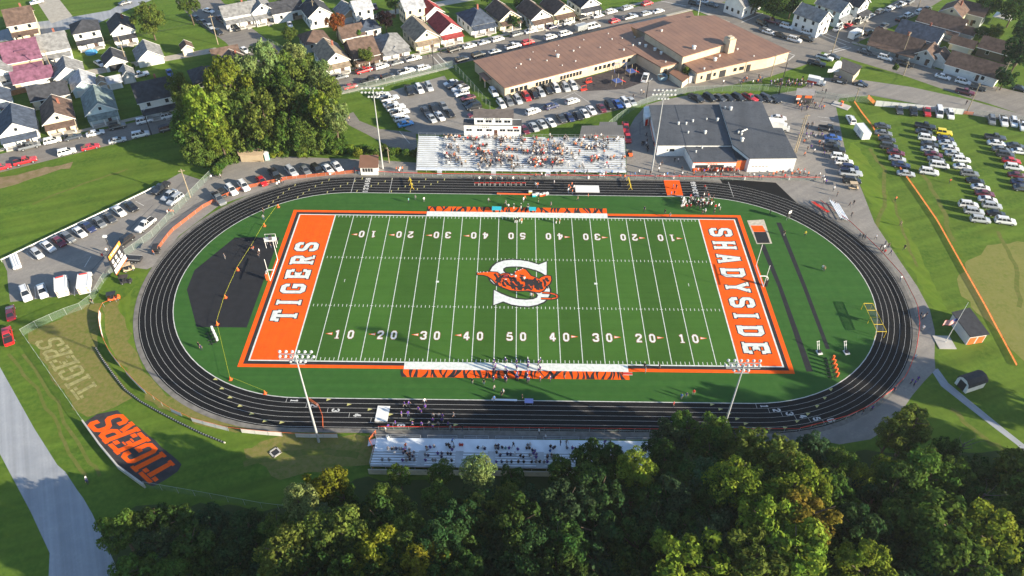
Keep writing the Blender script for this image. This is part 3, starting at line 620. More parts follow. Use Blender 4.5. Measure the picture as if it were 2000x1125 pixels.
cars('in the diagonal column at the left edge of the school lot','cars in the school lot',(4,-1),[(747,185,'uw'),(761,192,'pw'),(763,202,'sw'),(773,210,'pw'),(781,220,'pw'),(784,231,'uw'),(792,241,'sc')],'from the top')
cars('at the top edge of the school lot below the fence','cars in the school lot',(2,3),[(799,176,'pk'),(819,173,'uw'),(838,169,'us')])
cars('in the column beside the school lot fence','cars in the school lot',(-4,1),[(881,161,'sw'),(889,166,'pk'),(899,173,'pw'),(902,182,'uw'),(914,190,'sm'),(919,200,'sk'),(925,208,'uk'),(928,222,'sm')],'from the top')
cars('in the middle cluster of the school lot','cars in the school lot',(2,2.3),[(831,216,'sd'),(846,210,'sk'),(866,206,'sg'),(843,230,'ss'),(859,226,'sw'),(879,220,'sk')])
cars('nosed up to the long brown-roofed school wall','cars by the school wall',(2,2.6),[(964,180,'uw'),(979,202,'uw'),(994,198,'ug'),(1011,194,'us'),(1028,188,'ur'),(1043,184,'uk'),(1056,180,'us'),(1070,175,'uk'),(1086,171,'uw'),(1105,170,'us'),(1119,166,'uw')])
cars('standing in the lane between the two school rows','cars in the school lane',(4,-1.2),[(1041,217,'uw'),(1077,207,'un'),(1118,197,'uw')])
cars('in the long row above the grass bank behind the stand','cars above the grass bank',(2,2.3),[(1024,252,'sm'),(1043,247,'ss'),(1059,241,'ss'),(1076,238,'sw'),(1096,230,'sd'),(1112,228,'sn'),(1129,225,'sk'),(1142,220,'sw'),(1155,214,'sw'),(1175,210,'sm'),(1191,205,'uk'),(1206,202,'sb'),(1221,200,'uw'),(1234,197,'ss')])
cars('parked beside the playground','cars by the playground',(1,-3),[(1260,151,'pw')])
cars('in the row behind the black-roofed field house','cars behind the field house',(3,1.5),[(1360,191,'pk'),(1386,190,'uk'),(1405,190,'sd'),(1422,190,'sk'),(1442,190,'uk'),(1464,190,'pr'),(1481,191,'sk'),(1497,191,'ud'),(1512,193,'sk')])
cars('squeezed between the bleachers and the field house','red vehicles by the home stand',(.4,2),[(1222,249,'pr'),(1226,268,'sr')],'from the top')
cars('queued on the street by the school corner','cars at the school corner',(4,1.1),[(1357,6,'uk'),(1375,2,'sw'),(1391,8,'sd'),(1474,18,'pw',(3,-2)),(1489,45,'uk',(4,2)),(1495,58,'sg'),(1507,41,'pm'),(1502,62,'sw'),(1524,68,'sk'),(1537,51,'uw'),(1552,77,'uw'),(1577,63,'uw'),(1576,75,'uk')])
cars('down the left kerb of the street climbing to the top right','cars on the climbing street',(4,-2),[(1637,55,'ss'),(1656,49,'sr'),(1676,41,'sk'),(1690,35,'sg'),(1700,30,'ss'),(1719,22,'ug'),(1739,16,'uw'),(1759,9,'pw'),(1777,3,'ug')])
cars('down the right kerb of the street climbing to the top right','cars on the climbing street',(4,-2),[(1696,63,'uk'),(1727,49,'sd'),(1760,36,'uk'),(1774,29,'uw'),(1796,22,'uw'),(1811,16,'sd')])
cars('on the lower street below the brown-roofed porch house','cars on the right street',(4,1.05),[(1689,100,'sd'),(1729,112,'uw'),(1767,124,'pk'),(1842,149,'sw'),(1881,159,'uw'),(1911,171,'sk'),(1885,179,'pm'),(1992,172,'sk')])
cars('on the tarmac below the crossroads','cars below the crossroads',(4,1),[(1611,112,'pw'),(1627,110,'sd'),(1595,123,'pk')])
cars('in the top row of the grass car park','cars in the grass car park',(.9,3),[(1757,214,'sd'),(1784,216,'pk'),(1810,217,'pr'),(1834,219,'vw'),(1856,223,'uw'),(1937,234,'ug'),(1960,236,'pw'),(1980,238,'uw'),(1998,245,'pw')])
cars('pulling the white box trailer on the grass','trailer tow cars',(-1,-1.5),[(1662,233,'uw')])
cars('in the row facing the grass strip right of the field house','cars right of the field house',(4,.4),[(1521,229,'sw'),(1619,251,'pk'),(1627,268,'sb'),(1625,279,'sd'),(1630,291,'pk'),(1640,305,'uw'),(1649,316,'uw'),(1660,327,'un'),(1662,338,'ps'),(1664,352,'uk')],'from the top')
cars('in the file beside the orange net in the grass car park','cars in the grass car park',(4,.6),[(1724,245,'sd'),(1726,259,'sg'),(1733,271,'sd'),(1736,285,'ud'),(1750,297,'sm'),(1753,309,'ss'),(1760,321,'sn'),(1770,338,'ss')],'from the top')
cars('in the second file of the grass car park','cars in the grass car park',(4,.6),[(1807,246,'pk'),(1805,257,'sd'),(1811,269,'uw'),(1816,281,'sd'),(1816,291,'ss'),(1824,301,'sm'),(1829,311,'sg'),(1835,322,'mw'),(1815,335,'uw')],'from the top')
cars('in the third file of the grass car park','cars in the grass car park',(4,.5),[(1844,259,'jy'),(1847,270,'sn'),(1851,279,'ss'),(1857,289,'sw'),(1864,300,'ss'),(1878,311,'uw'),(1880,325,'sw'),(1894,338,'ug'),(1905,352,'sk'),(1916,365,'sw'),(1924,377,'sm'),(1930,389,'sw'),(1938,401,'us'),(1892,399,'uw'),(1903,412,'us'),(1946,416,'sk'),(1915,428,'us'),(1964,431,'uw')],'from the top')
cars('in the rightmost file of the grass car park','cars in the grass car park',(4,.5),[(1944,268,'pd'),(1947,279,'sw'),(1956,291,'sg'),(1984,284,'sd'),(1992,295,'sw'),(1964,301,'ud'),(1976,313,'sr'),(1981,326,'uw'),(1987,341,'sm'),(1994,355,'sn'),(1998,367,'sd')],'from the top')
cars('backed against the white guard rail in the left lot','cars along the white guard rail',(3,2.6),[(72,494,'hs'),(93,480,'sw'),(114,470,'sm'),(132,462,'sg'),(155,452,'sw'),(172,442,'sn'),(194,433,'sg'),(214,424,'sd'),(232,411,'sw'),(256,402,'sk')])
cars('beside the chain-link fence in the left lot','cars by the left lot fence',(-3,2.3),[(314,367,'pk'),(330,380,'ss'),(342,389,'us'),(284,439,'pw'),(243,470,'uk')],'from the top')
cars('in the slanted row above the orange net by the track','cars above the track',(2,2.1),[(427,388,'pg'),(452,370,'uw'),(476,362,'uw'),(511,352,'sr'),(537,340,'pk'),(569,334,'us'),(596,331,'sg'),(619,330,'uk'),(640,329,'sw'),(658,324,'sw')])
cars('in front of the ambulances at the lot edge','cars by the ambulances',(.3,1),[(50,573,'uw'),(82,567,'sw')])
cars('on the grass at the far left','red vehicles on the left grass',(-.15,-1),[(20,610,'sm'),(15,656,'pr')],'from the top')
for r in VEH.values():
    for ch in list(r.children): bpy.data.objects.remove(ch)
    bpy.data.objects.remove(r)
# special vehicles --------------------------------------------------
def wheels(root,xs,w,r):
    wm=MB();wm.tube((0,-.12,0),(0,.12,0),r,n=12);wm.tube((0,-.13,0),(0,.13,0),r*.55,n=8,mi=1);me=wm.mesh('wheel',[m_tyre,m_steel])
    for x in xs:
        for s in (-1,1): link('wheel',me,root,(x,s*w,r))
def box_vehicle(name,label,cat,u,v,dv,L,W,H,cab=True,stripes=None,sign=None,z0=.55,bodym=None,group=None):
    p=G(u,v,H/2);a=D2(u,v,*dv);t=empty(name,(p.x,p.y,.03),a,label,cat,group);bodym=bodym or m_white
    cl=1.9 if cab else 0
    b=MB();b.box(-L/2,-W/2,z0,L/2-cl,W/2,H);b.build('body',bodym,t)
    e=MB()
    for s in (-1,1): e.box(-L/2+.02,s*W/2-.03,H,L/2-cl-.02,s*W/2+.03,H+.05)
    e.build('roof_edge',mat('trim_grey',(.55,.56,.57),.5),t)
    if cab:
        c=MB();c.box(L/2-cl+.01,-W*.45,z0-.1,L/2,W*.45,1.25)
        x0,x1=L/2-cl+.01,L/2;c.add([(x0,-W*.44,1.25),(x1-.5,-W*.44,1.25),(x1-.5,W*.44,1.25),(x0,W*.44,1.25),(x0,-W*.4,2.15),(x1-1.0,-W*.4,2.15),(x1-1.0,W*.4,2.15),(x0,W*.4,2.15)],[(0,1,5,4),(1,2,6,5),(2,3,7,6),(4,5,6,7)])
        c.build('cab',bodym,t)
        g=MB();g.add([(x1-.52,-W*.4,1.3),(x1-.52,W*.4,1.3),(x1-.95,W*.37,2.1),(x1-.95,-W*.37,2.1)],[(0,1,2,3)])
        g.v=[(q[0]+.05,q[1],q[2]) for q in g.v];g.build('windscreen',m_glass,t)
    wheels(t,(-L*.3,L*.32) if cab else (-.4,.5),W/2-.12,.42 if cab else .34)
    if stripes:
        s=MB();y=-W/2+.1;xb=-L/2-.012
        for sg in (-1,1):
            for k in range(4):
                y0=sg*(W/2-.05);y1=sg*(W/2-.55);zz_=z0+.15+k*.42
                q=[(xb,y0,zz_),(xb,y1,zz_+.22),(xb,y1,zz_+.42),(xb,y0,zz_+.2)]
                s.add(q,[(0,1,2,3) if sg<0 else (3,2,1,0)])
        s.build('chevron',m_orange,t);d=MB();d.box(-L/2-.02,-.55,z0+1.0,-L/2-.005,.55,H-.35);d.build('rear_window',mat('pale_panel',(.55,.58,.6),.4),t)
        lb=MB();lb.box(L/2-cl-.5,-W*.35,H,L/2-cl-.2,W*.35,H+.14);lb.build('light_bar',m_red,t)
    return t
box_vehicle('ambulance','white ambulance with orange rear chevrons, left one of the pair','ambulance',121,556,(-.05,-1),6.6,2.3,2.75,stripes=1,group='ambulances in the left lot')
box_vehicle('ambulance','white ambulance with orange rear chevrons beside the fence, right one of the pair','ambulance',166,550,(.12,-1),6.6,2.3,2.75,stripes=1,group='ambulances in the left lot')
box_vehicle('box_truck','white box truck behind the right end of the field house','truck',1521,245,(4,.6),6.4,2.3,2.9)
t=box_vehicle('cargo_trailer','large white box trailer hitched to a white SUV on the grass','trailer',1684,258,(-1,-1.25),5.6,2.4,2.7,cab=False)
sg=MB();
for k in range(4): sg.box(-1.2+.0*k,1.205,1.2+.28*k,.6+.2*(k%2),1.215,1.33+.28*k)
sg.build('side_lettering',mat('sign_blue',(.12,.16,.35),.6),t)
b=MB();b.tube((2.8,0,.5),(4.1,0,.45),.06);b.build('drawbar',m_dark,t)
box_vehicle('cargo_trailer','silver enclosed trailer parked at the school street kerb','trailer',1135,54,(4,-1.1),4.2,2.1,2.3,cab=False,bodym=m_steel)
t=box_vehicle('shuttle_bus','white shuttle bus with dark windows at the crossroads','bus',1673,66,(4,-2),7.2,2.3,2.7)
g=MB()
for s in (-1,1):
    for k in range(5): g.box(-3.2+k*1.0,s*1.15-.02,1.55,-2.45+k*1.0,s*1.15+.02,2.25)
g.build('window',m_glass,t)
t=box_vehicle('rescue_truck','red and white emergency van behind the ticket booth queue','van',1595,158,(4,.8),5.6,2.1,2.3,group='emergency vehicles at the gate')
g=MB();g.box(-2.82,-1.065,.6,.2,1.065,1.3);g.build('red_band',m_red,t)
for (u,v,k,lab) in ((1640,157,'suv','black and white police SUV on the entrance road'),(1681,163,'sedan','black and white police sedan on the entrance road')):
    t=vehicle_proto(k);t.name='police_car';p=G(u,v,.7);t.location=(p.x,p.y,.03);t.rotation_euler=(0,0,D2(u,v,4,1.0));tag(t,lab,'police car','emergency vehicles at the gate')
    for ch in t.children:
        if ch.name.startswith('body'):ch.color=(.014,.015,.018,1)
    L,W=SPEC[k][:2];d=MB()
    for s in (-1,1): d.box(-L*.12,s*W/2-.02,.45,L*.2,s*W/2+.03,.92)
    d.build('door_panel',m_white,t);d=MB();d.box(-.3,-.5,SPEC[k][3]+.005,.0,.5,SPEC[k][3]+.12);d.build('light_bar',mat('light_bar_blue',(.05,.08,.4),.2),t)
def cart(u,v,dv,roofm,bodym,label,roof=True):
    p=G(u,v,.6);t=empty('golf_cart',(p.x,p.y,.03),D2(u,v,*dv),label,'golf cart')
    b=MB();loft(b,[sec(x,w,.25,z) for x,w,z in ((-1.25,.5,.6),(-1.15,.6,.75),(-.3,.62,.62),(.2,.62,.45),(.65,.6,.48),(.8,.58,.85),(1.15,.5,.75),(1.25,.42,.5))]);b.build('body',bodym,t)
    s=MB();s.box(-.55,-.55,.6,.0,.55,.8);s.box(-.62,-.55,.8,-.45,.55,1.2);s.build('seat',m_dark,t)
    if roof:
        q=MB();q.box(-1.2,-.65,1.85,.75,.65,1.93);q.build('roof',roofm,t)
        q=MB()
        for x in (-1.1,.7):
            for y in (-.58,.58): q.tube((x,y,.7),(x,y,1.85),.03,n=5)
        q.build('roof_post',m_dark,t)
    wheels(t,(-.8,.85),.55,.25);return t
m_tanp=mat('tan_plastic',(.5,.38,.25),.5)
cart(306,488,(.3,-1),m_dark,m_dark,'black golf cart at the end of the orange net by the track')
cart(251,524,(2,-.6),m_tanp,m_tanp,'tan-roofed golf cart on the grass below the scoreboard')
cart(246,548,(4,-.6),m_dark,m_dark,'black utility cart with a white pad below the scoreboard')
cart(222,581,(4,-.8),m_dark,m_orangep,'orange golf cart with a black roof by the grass slope fence')
cart(435,380,(2,2),m_dark,m_dark,'small black cart in the car row above the track')
cart(1667,365,(4,.3),m_tanp,m_tanp,'tan golf cart at the end of the asphalt row')
cart(1231,299,(.3,2),m_orangep,m_orangep,'orange golf cart at the right end of the home bleachers',False)
t=box_vehicle('utility_trailer','low black open trailer beside the scoreboard','trailer',263,507,(4,.2),3.4,1.7,1.2,cab=False,bodym=m_dark)
# ================================================================= PEOPLE
def body_mesh(pose):
    J={};E=[]
    if pose=='stand': hip=.92;hl=(.10,0,.92);kn=lambda s:(s*.12,.03,.50);an=lambda s:(s*.14,-.02,.08);toe=lambda s:(s*.15,.13,.05);el=lambda s:(s*.27,-.03,1.13);ha=lambda s:(s*.27,.08,.86);dz=0
    if pose=='walk': hip=.92;kn=lambda s:(s*.11,s*.16+.03,.52);an=lambda s:(s*.12,s*.30-.04,.10);toe=lambda s:(s*.12,s*.30+.10,.05);el=lambda s:(s*.27,-s*.12,1.14);ha=lambda s:(s*.26,-s*.26+.12,.95);dz=0
    if pose=='sit': hip=.50;kn=lambda s:(s*.14,.42,.50);an=lambda s:(s*.14,.44,.08);toe=lambda s:(s*.15,.56,.04);el=lambda s:(s*.28,.08,.72);ha=lambda s:(s*.16,.32,.56);dz=-.42
    up=lambda z:z+dz
    lean=.06 if pose=='sit' else 0
    V=[(0,0,hip),(0,lean*.5,up(1.15)),(0,lean,up(1.38)),(0,lean,up(1.50)),(0,lean+.02,up(1.60)),(0,lean+.02,up(1.74))];RD=[.155,.135,.15,.06,.085,.10];Ed=[(0,1),(1,2),(2,3),(3,4),(4,5)]
    for s in (-1,1):
        b=len(V);V+=[(s*.19,lean,up(1.40)),(el(s)),(ha(s)),(ha(s)[0],ha(s)[1]+.05,ha(s)[2]-.09)];RD+=[.07,.048,.036,.04];Ed+=[(2,b),(b,b+1),(b+1,b+2),(b+2,b+3)]
        b=len(V);V+=[(s*.10,0,hip-.03),kn(s),an(s),toe(s)];RD+=[.10,.072,.048,.042];Ed+=[(0,b),(b,b+1),(b+1,b+2),(b+2,b+3)]
    me=bpy.data.meshes.new('figure');me.from_pydata(V,Ed,[]);o=link('figure_master',me)
    m=o.modifiers.new('s','SKIN')
    for i,sv in enumerate(me.skin_vertices[0].data): sv.radius=(RD[i],RD[i]*.8);sv.use_root=(i==0)
    sb=o.modifiers.new('b','SUBSURF');sb.levels=1;sb.render_levels=1
    dg=bpy.context.evaluated_depsgraph_get();r=bpy.data.meshes.new_from_object(o.evaluated_get(dg));bpy.data.objects.remove(o)
    return r,dz,hip
PM={}
def paint_person(pose,tro,helm=False):
    key=(pose,tro,helm)
    if key in PM:return PM[key]
    src,dz,hip=BM[pose];me=src.copy();me.materials.clear()
    for m in (m_skin,m_cloth,TROUSERS[tro],m_hair,m_dark,m_white): me.materials.append(m)
    for p in me.polygons:
        c=p.center;z=c.z-dz
        if pose=='sit' : leg=c.z<.42 or (c.y>.16 and c.z<.64 and abs(c.x)<.24 and not(c.y<.36 and c.z>.58))
        else: leg=c.z<.93
        if c.z<.10:i=4
        elif z>1.53 and abs(c.x)<.16: i=5 if helm else (3 if (z>1.70 or c.y<-.02) else 0)
        elif leg and not (abs(c.x)>.2 and c.z>.75): i=2
        elif abs(c.x)>.235 and z<1.2:i=0
        else:i=1
        p.material_index=i
    if helm:
        for v in me.vertices:
            if v.co.z-dz>1.55: v.co.x*=1.35;v.co.y*=1.35
            elif v.co.z-dz>1.32: v.co.x*=1.22
    PM[key]=me;me.update();return me
BM={p:body_mesh(p) for p in('stand','walk','sit')}
SHC={'o':((.60,.15,.06),'orange'),'w':((.72,.72,.72),'white'),'k':((.02,.02,.024),'black'),'g':((.22,.22,.23),'grey'),'p':((.09,.045,.26),'purple'),'b':((.05,.16,.42),'blue'),'r':((.5,.03,.03),'red'),'n':((.03,.04,.10),'navy'),'t':((.40,.28,.18),'tan'),'y':((.6,.5,.05),'yellow'),'e':((.10,.30,.30),'teal')}
PEOPLE=[]   # (u,v,z0 or fn, pose, colour, helm, zone, group, facing)
def people(zone,group,pts,cols,pose='stand',helm=False,zs=None,face=None,tro=None):
    for i,q in enumerate(pts):
        u,v=q[:2];c=q[2] if len(q)>2 else cols[(i*7+int(u))%len(cols)]
        PEOPLE.append((u,v,zs,pose if pose!='mix' else random.choice(('stand','walk')),c,helm,zone,group,face,tro))
Z1=lambda L:[(720+x/6.667,830+y/6.667,*r) for x,y,*r in L]
Z2=lambda L:[(1020+x/6.667,830+y/6.667,*r) for x,y,*r in L]
def away_z(y): # near stand: deck .8, rows climb towards the camera
    k=max(0,min(6,math.ceil((-46.6-y)/.72)));return .8+k*.22
def home_z(y):
    k=max(0,min(14,math.ceil((y-44.9)/.61)));return .9+k*.27
sit_n=Z1([(180,465),(265,465),(440,470),(490,470),(540,460),(600,465),(740,470),(835,470),(870,470),(1010,475),(1080,475),(330,315),(360,320),(300,320),(255,320),(400,320),(430,320),(470,330),(450,370),(340,375,'w'),(480,350),(530,330),(500,395),(540,385),(590,365),(480,410,'w'),(570,415),(530,420),(750,300),(755,330),(800,300),(850,290),(735,400),(775,405),(900,380),(950,380),(945,425),(1010,265),(1040,265),(1055,300),(1110,295),(1085,330),(1030,380),(1070,385),(1190,270,'r'),(1220,270,'r'),(1425,305),(1490,305,'w'),(1515,320),(1655,285),(1690,280),(1650,310),(1690,315),(1735,300),(1785,310,'e'),(1830,310),(1940,325),(1665,365),(1715,410),(1805,390),(1850,395),(1905,390,'w'),(1980,410),(1660,490),(1730,490),(1800,490),(1860,490),(1950,490)])+Z2([(70,270),(100,265,'w'),(55,310),(90,310),(130,340),(165,350,'p'),(150,380,'p'),(185,395),(95,405),(125,430,'w'),(180,430),(15,425),(370,290),(425,295),(400,310),(365,345,'b'),(330,410),(380,400),(330,430),(385,430),(20,490),(125,490),(180,490),(230,490),(285,495),(325,490),(580,310),(650,310),(690,320),(660,420),(685,420),(1005,295),(1040,290),(1075,320)])
people('seated on the visitor bleachers','spectators on the visitor bleachers',sit_n,'kkpngkgnkp','sit',zs=away_z,face=90)
people('on the visitor bleacher walkway','spectators on the visitor bleachers',Z1([(480,270,'o'),(1090,205,'b'),(1885,255,'k')])+Z2([(500,225,'k'),(575,225,'g'),(960,228,'k'),(1075,230,'p'),(1145,235,'k')]),'k','mix',zs=lambda y:.8)
people('on the path behind the visitor fence','people on the visitor path',Z2([(305,150,'w'),(220,80,'w')])+[(758,833,'p'),(752,838,'w'),(845,834,'p'),(880,836,'g'),(903,836,'k')],'w')
people('lined up at the near sideline','visitor players',[(965,705),(964,722),(964,740),(987,703),(987,718),(987,737),(1009,706),(1009,717),(1008,737),(1031,704),(1031,714),(1031,726),(1033,742),(1052,707),(1055,719),(1055,740),(1075,740)]+[(966+k%5*22+random.uniform(-3,3),702+random.uniform(0,40)) for k in range(20)],'ppp','stand',True,tro=0,face=200)
people('beside the visitor bench','visitor staff',[(945,745),(922,743),(965,757,'g'),(979,769,'k'),(983,764,'w'),(965,778,'b'),(1020,775,'k'),(1103,732,'k')],'pk')
people('on the near track lanes','visitor cheer squad',[(790,789),(798,788),(829,783),(831,795),(817,799),(822,804),(830,794),(797,808),(784,808),(846,812),(845,821),(857,812),(863,821),(864,812),(886,810),(772,826),(805,827),(823,828),(838,827),(856,828),(875,828)],'pppwg','mix')
people('right of the near team area','people at the near sideline',[(1259,714,'k'),(1261,723,'g'),(1288,715,'k'),(1331,774,'b'),(1341,771,'n'),(1355,766,'r'),(1316,789,'r')],'k')
people('on the gravel bend at the right','people on the gravel bend',[(1781,744,'p'),(1787,748,'p'),(1793,740,'p'),(1788,697,'w'),(1799,614,'k'),(1804,618,'g'),(1810,614,'k'),(1803,640,'w'),(1747,760,'n'),(1721,782,'g'),(1704,797,'p'),(1686,804,'k')],'p')
Z7=lambda L:[(1000+x/4,280+y/4,*r) for x,y,*r in L]
people('in the band on the far turf','marching band',Z7([(1505,340),(1515,355),(1525,395),(1535,410),(1320,440),(1340,440),(1355,455),(1385,440),(1400,440),(1415,455),(1430,455),(1440,480),(1455,445),(1470,475),(1480,445),(1490,430),(1500,445),(1470,495),(1490,490),(1520,475),(1545,455),(1560,445),(1575,465),(1530,445),(1590,495),(1615,490),(1625,515),(1580,530),(1510,530),(1490,535),(1325,495),(1395,415),(1430,425),(1500,405),(1450,465),(1505,470)]+[(random.uniform(1330,1590),random.uniform(405,500)) for _ in range(22)]),'kwkwrwg','stand',True,tro=0)
people('on the orange mat across the far track','band helpers',Z7([(1245,390),(1270,385),(1260,335),(1285,338)]),'kb')
people('at the far sideline by the band','people at the far sideline',Z7([(1035,510,'n'),(1195,535,'k'),(1235,560,'g'),(305,475,'g'),(205,445,'k'),(515,430,'t'),(595,410,'o'),(330,305,'w'),(90,440,'w'),(100,425,'o')])+[(798,391,'e'),(811,385,'g'),(828,389,'w'),(954,391,'g'),(988,396,'g'),(993,402,'w')],'k','mix')
people('in home kit on the far coaching box','home players',Z7([(15,490),(70,490),(125,490),(40,600),(60,590),(75,605),(25,600),(345,605),(372,605)]),'okk','stand',True,tro=3)
people('in the pairs at midfield','officials and captains',[(1007,541,'w'),(1024,545,'w'),(1037,577,'w'),(1041,577,'t')],'w','stand',tro=0)
people('among the cheerleaders at the far lanes','home cheer squad',[(925+i*11,349) for i in range(11)]+[(1046,361),(1050,361),(1117,360),(1114,368),(1110,372),(1118,374),(1111,364),(1121,366)],'okow','mix')
people('on the left turf by the black pad','people by the black pad',[(438,500,'g'),(505,497,'k'),(493,483,'k'),(506,490,'w'),(514,424,'g'),(514,412,'k'),(388,674,'k'),(392,678,'n'),(528,478,'k'),(526,468,'g')],'k')
people('around the left lot and scoreboard','people in the left lot',[(208,489,'w'),(200,500,'r'),(330,412,'o'),(334,413,'o'),(327,414,'w'),(338,413,'o'),(299,493,'o'),(545,357,'w'),(549,354,'o'),(541,360,'w'),(553,352,'r'),(179,588,'k'),(412,345,'w'),(430,343,'w'),(168,935,'w'),(170,940,'n')],'w','mix')
people('by the ticket hut at the far track','people by the ticket hut',[(774,330),(778,329),(782,330),(786,329),(780,334),(692,330,'r')],'owo','mix')
random.seed(21)
fl=[(1048+i*9.2+random.uniform(-3,3),342+random.uniform(-7,4)) for i in range(62) if not 1060<1048+i*9.2<1185 or i%3]
people('along the home side red fence','people along the home fence',fl,'owkgrowb','mix')
people('queuing at the orange concession stand','people at the concession stand',[(1358+random.random()*85,326+random.random()*10) for _ in range(36)],'wnogpkwr','mix')
people('on the tarmac left of the field house','people by the field house',[(1252+random.random()*30,262+random.random()*30) for _ in range(16)]+[(1289,322),(1293,318),(1287,330),(1318,312),(1325,312),(1332,330)],'kwnk','mix')
people('on the asphalt right of the field house','people right of the field house',[(1585+random.uniform(-25,40),240+random.random()*62) for _ in range(30)]+[(1552,336,'o'),(1558,333,'o'),(1564,335,'w'),(1571,332,'r'),(1610,352,'w'),(1614,354,'p'),(1629,368,'w'),(1636,378,'k'),(1660,399,'k'),(1668,395,'k')],'wkopg','mix')
people('by the right bend fence','people at the right bend fence',[(1625,394),(1631,397),(1664,418),(1680,459),(1686,461),(1690,463),(1712,462,'w'),(1721,482),(1727,483),(1730,474),(1736,479),(1740,493,'n'),(1728,492,'r'),(1723,491),(1760,543,'w')],'kgkw','mix')
people('walking on the grass by the orange net','people on the grass car park',[(1750,388,'o'),(1856,353,'o'),(1760,436,'t'),(1767,483,'k')],'o','walk')
people('beside the runways','people by the runways',[(1607,522,'w'),(1611,524,'t'),(1532,455,'k'),(1573,456,'y'),(1505,413,'k'),(1541,422,'k')],'w')
people('queuing at the entrance gate','people at the gate',[(1505+random.random()*95,156+random.random()*12) for _ in range(48)]+[(1556+random.random()*55,192+random.random()*22) for _ in range(26)],'nwkpogwn','mix')
people('on the school pavement by the long lawn','people on the school pavement',[(1443+random.random()*50,148+random.random()*14) for _ in range(20)]+[(1252,178,'w'),(1257,181,'t'),(1237,187,'k'),(1413,160,'w'),(1568,152,'k')],'wkno','mix')
people('on the side path and street crossing','people on the side path',[(680,236,'g'),(682,232,'t'),(836,110,'k'),(861,103,'k'),(1888,200,'k'),(1607,176),(1613,178),(1466,198)],'gk','walk')
# home stand: clusters read from the photograph
HC=[(340,470,300,16),(500,720,300,22),(810,940,310,16),(970,1030,300,6),(1090,1130,300,6),(1210,1250,300,5),(1340,1390,300,8),(1480,1520,300,6),(1560,1720,300,18),(1750,1840,305,6),(360,440,370,10),(440,480,400,6),(570,640,375,14),(670,700,360,6),(820,870,345,6),(980,1040,345,8),(1090,1210,350,14),(1250,1350,360,14),(1430,1500,355,10),(1540,1650,375,22),(1690,1730,340,4),(1690,1730,395,6),(330,430,455,16),(550,570,440,3),(600,740,435,20),(860,950,400,10),(980,1010,405,5),(1030,1210,415,34),(790,840,430,10),(1250,1340,420,20),(1380,1420,415,7),(1470,1490,435,3),(440,480,485,6),(480,520,525,5),(360,390,515,4),(650,740,495,16),(780,840,490,14),(870,960,480,16),(1050,1090,500,8),(1090,1210,490,30),(1250,1350,490,22),(1430,1450,475,4),(1570,1660,475,18),(1700,1790,465,8),(1840,1870,465,4),(610,640,540,5),(680,740,530,6),(800,830,530,4),(880,960,540,8),(980,1010,540,3),(1110,1200,525,12),(1250,1300,525,8),(1380,1390,530,2),(1480,1520,535,5),(1700,1730,525,4),(1850,1870,540,3)]
random.seed(5);hp=[]
for x0,x1,yc,n in HC:
    for _ in range(max(2,int(n*.9))): hp.append((790+random.uniform(x0-6,x1+6)/4.343,200+(yc+random.choice((-22,-11,0,0,11,20))+random.uniform(-3,3))/4.343))
people('seated in the home bleachers','spectators in the home bleachers',hp,'owkgtwokgtkwntgrkwg','sit',zs=home_z,face=-90)
# the nearest 290 are individuals, the far rest one crowd
rec=[]
for q in PEOPLE:
    u,v,zs,pose=q[:4];hh=.45 if pose=='sit' else .9
    z=.05
    if zs:
        z=zs(0 if zs is not home_z else 50)
        for _ in range(6):
            p=G(u,v,z+hh);z=zs(p.y)
    p=G(u,v,z+hh);rec.append(((p-Vector((CX,CY,CZ))).length,p.x,p.y,z,q))
rec.sort(key=lambda r:r[0])
IND=rec[:292];CR=rec[292:]
IND.sort(key=lambda r:r[4][0])
cnt={};seen={}
for r in IND: k=(r[4][6],r[4][4],r[4][5]);cnt[k]=cnt.get(k,0)+1
for r in IND:
    d,x,y,z,q=r;u,v,zs,pose,c,helm,zone,group,face,tro=q
    me=paint_person(pose,tro if tro is not None else random.choice((0,0,1,2)),helm);o=link('person',me,None,(x,y,z-(.08 if pose=='sit' else 0)))
    fa=face if face is not None else random.uniform(0,360);o.rotation_euler=(0,0,R(fa-90+random.uniform(-25,25)));s=random.uniform(.95,1.08);o.scale=(s,s,s)
    o.color=(*SHC[c][0],1);k=(zone,c,helm);n=seen.get(k,0);seen[k]=n+1
    cn=SHC[c][1]+(' kit and helmet' if helm else '')
    tag(o,(f"person in {cn} {zone}" if cnt[k]==1 else f"{ordn(n)} person in {cn} from the left {zone}"),'person',group)
cm=MB();cmats=[m_skin,None,TROUSERS[0],m_hair,m_dark,m_white]
cl=list(SHC);mats=[m_skin,TROUSERS[0],m_hair,m_dark,TROUSERS[1]]+[mat('crowd_'+SHC[c][1],SHC[c][0],.9) for c in cl];mi={0:0,2:1,3:2,4:3,5:2}
VA=[];FA=[];MA=[];base=0
for d,x,y,z,q in CR:
    pose=q[3];me=paint_person(pose,0,False);n=len(me.vertices);co_=np.empty(n*3);me.vertices.foreach_get('co',co_);co_=co_.reshape(-1,3)
    fa=R((q[8] if q[8] is not None else random.uniform(0,360))-90+random.uniform(-30,30));ca,sa=math.cos(fa),math.sin(fa);s=random.uniform(.93,1.05)
    co2=np.stack([co_[:,0]*ca-co_[:,1]*sa,co_[:,0]*sa+co_[:,1]*ca,co_[:,2]],1)*s+np.array([x,y,z-(.08 if pose=='sit' else 0)])
    VA.append(co2);FA+=[tuple(base+i for i in p.vertices) for p in me.polygons]
    MA+=[(5+cl.index(q[4])) if p.material_index==1 else mi[p.material_index] for p in me.polygons];base+=n
me=bpy.data.meshes.new('crowd');me.from_pydata(np.concatenate(VA).tolist(),[],FA)
for m in mats: me.materials.append(m)
me.polygons.foreach_set('material_index',MA);me.update();o=link('crowd',me)
tag(o,'packed crowd in orange, white and black on the home bleachers and by the gates','crowd',None,'stuff')
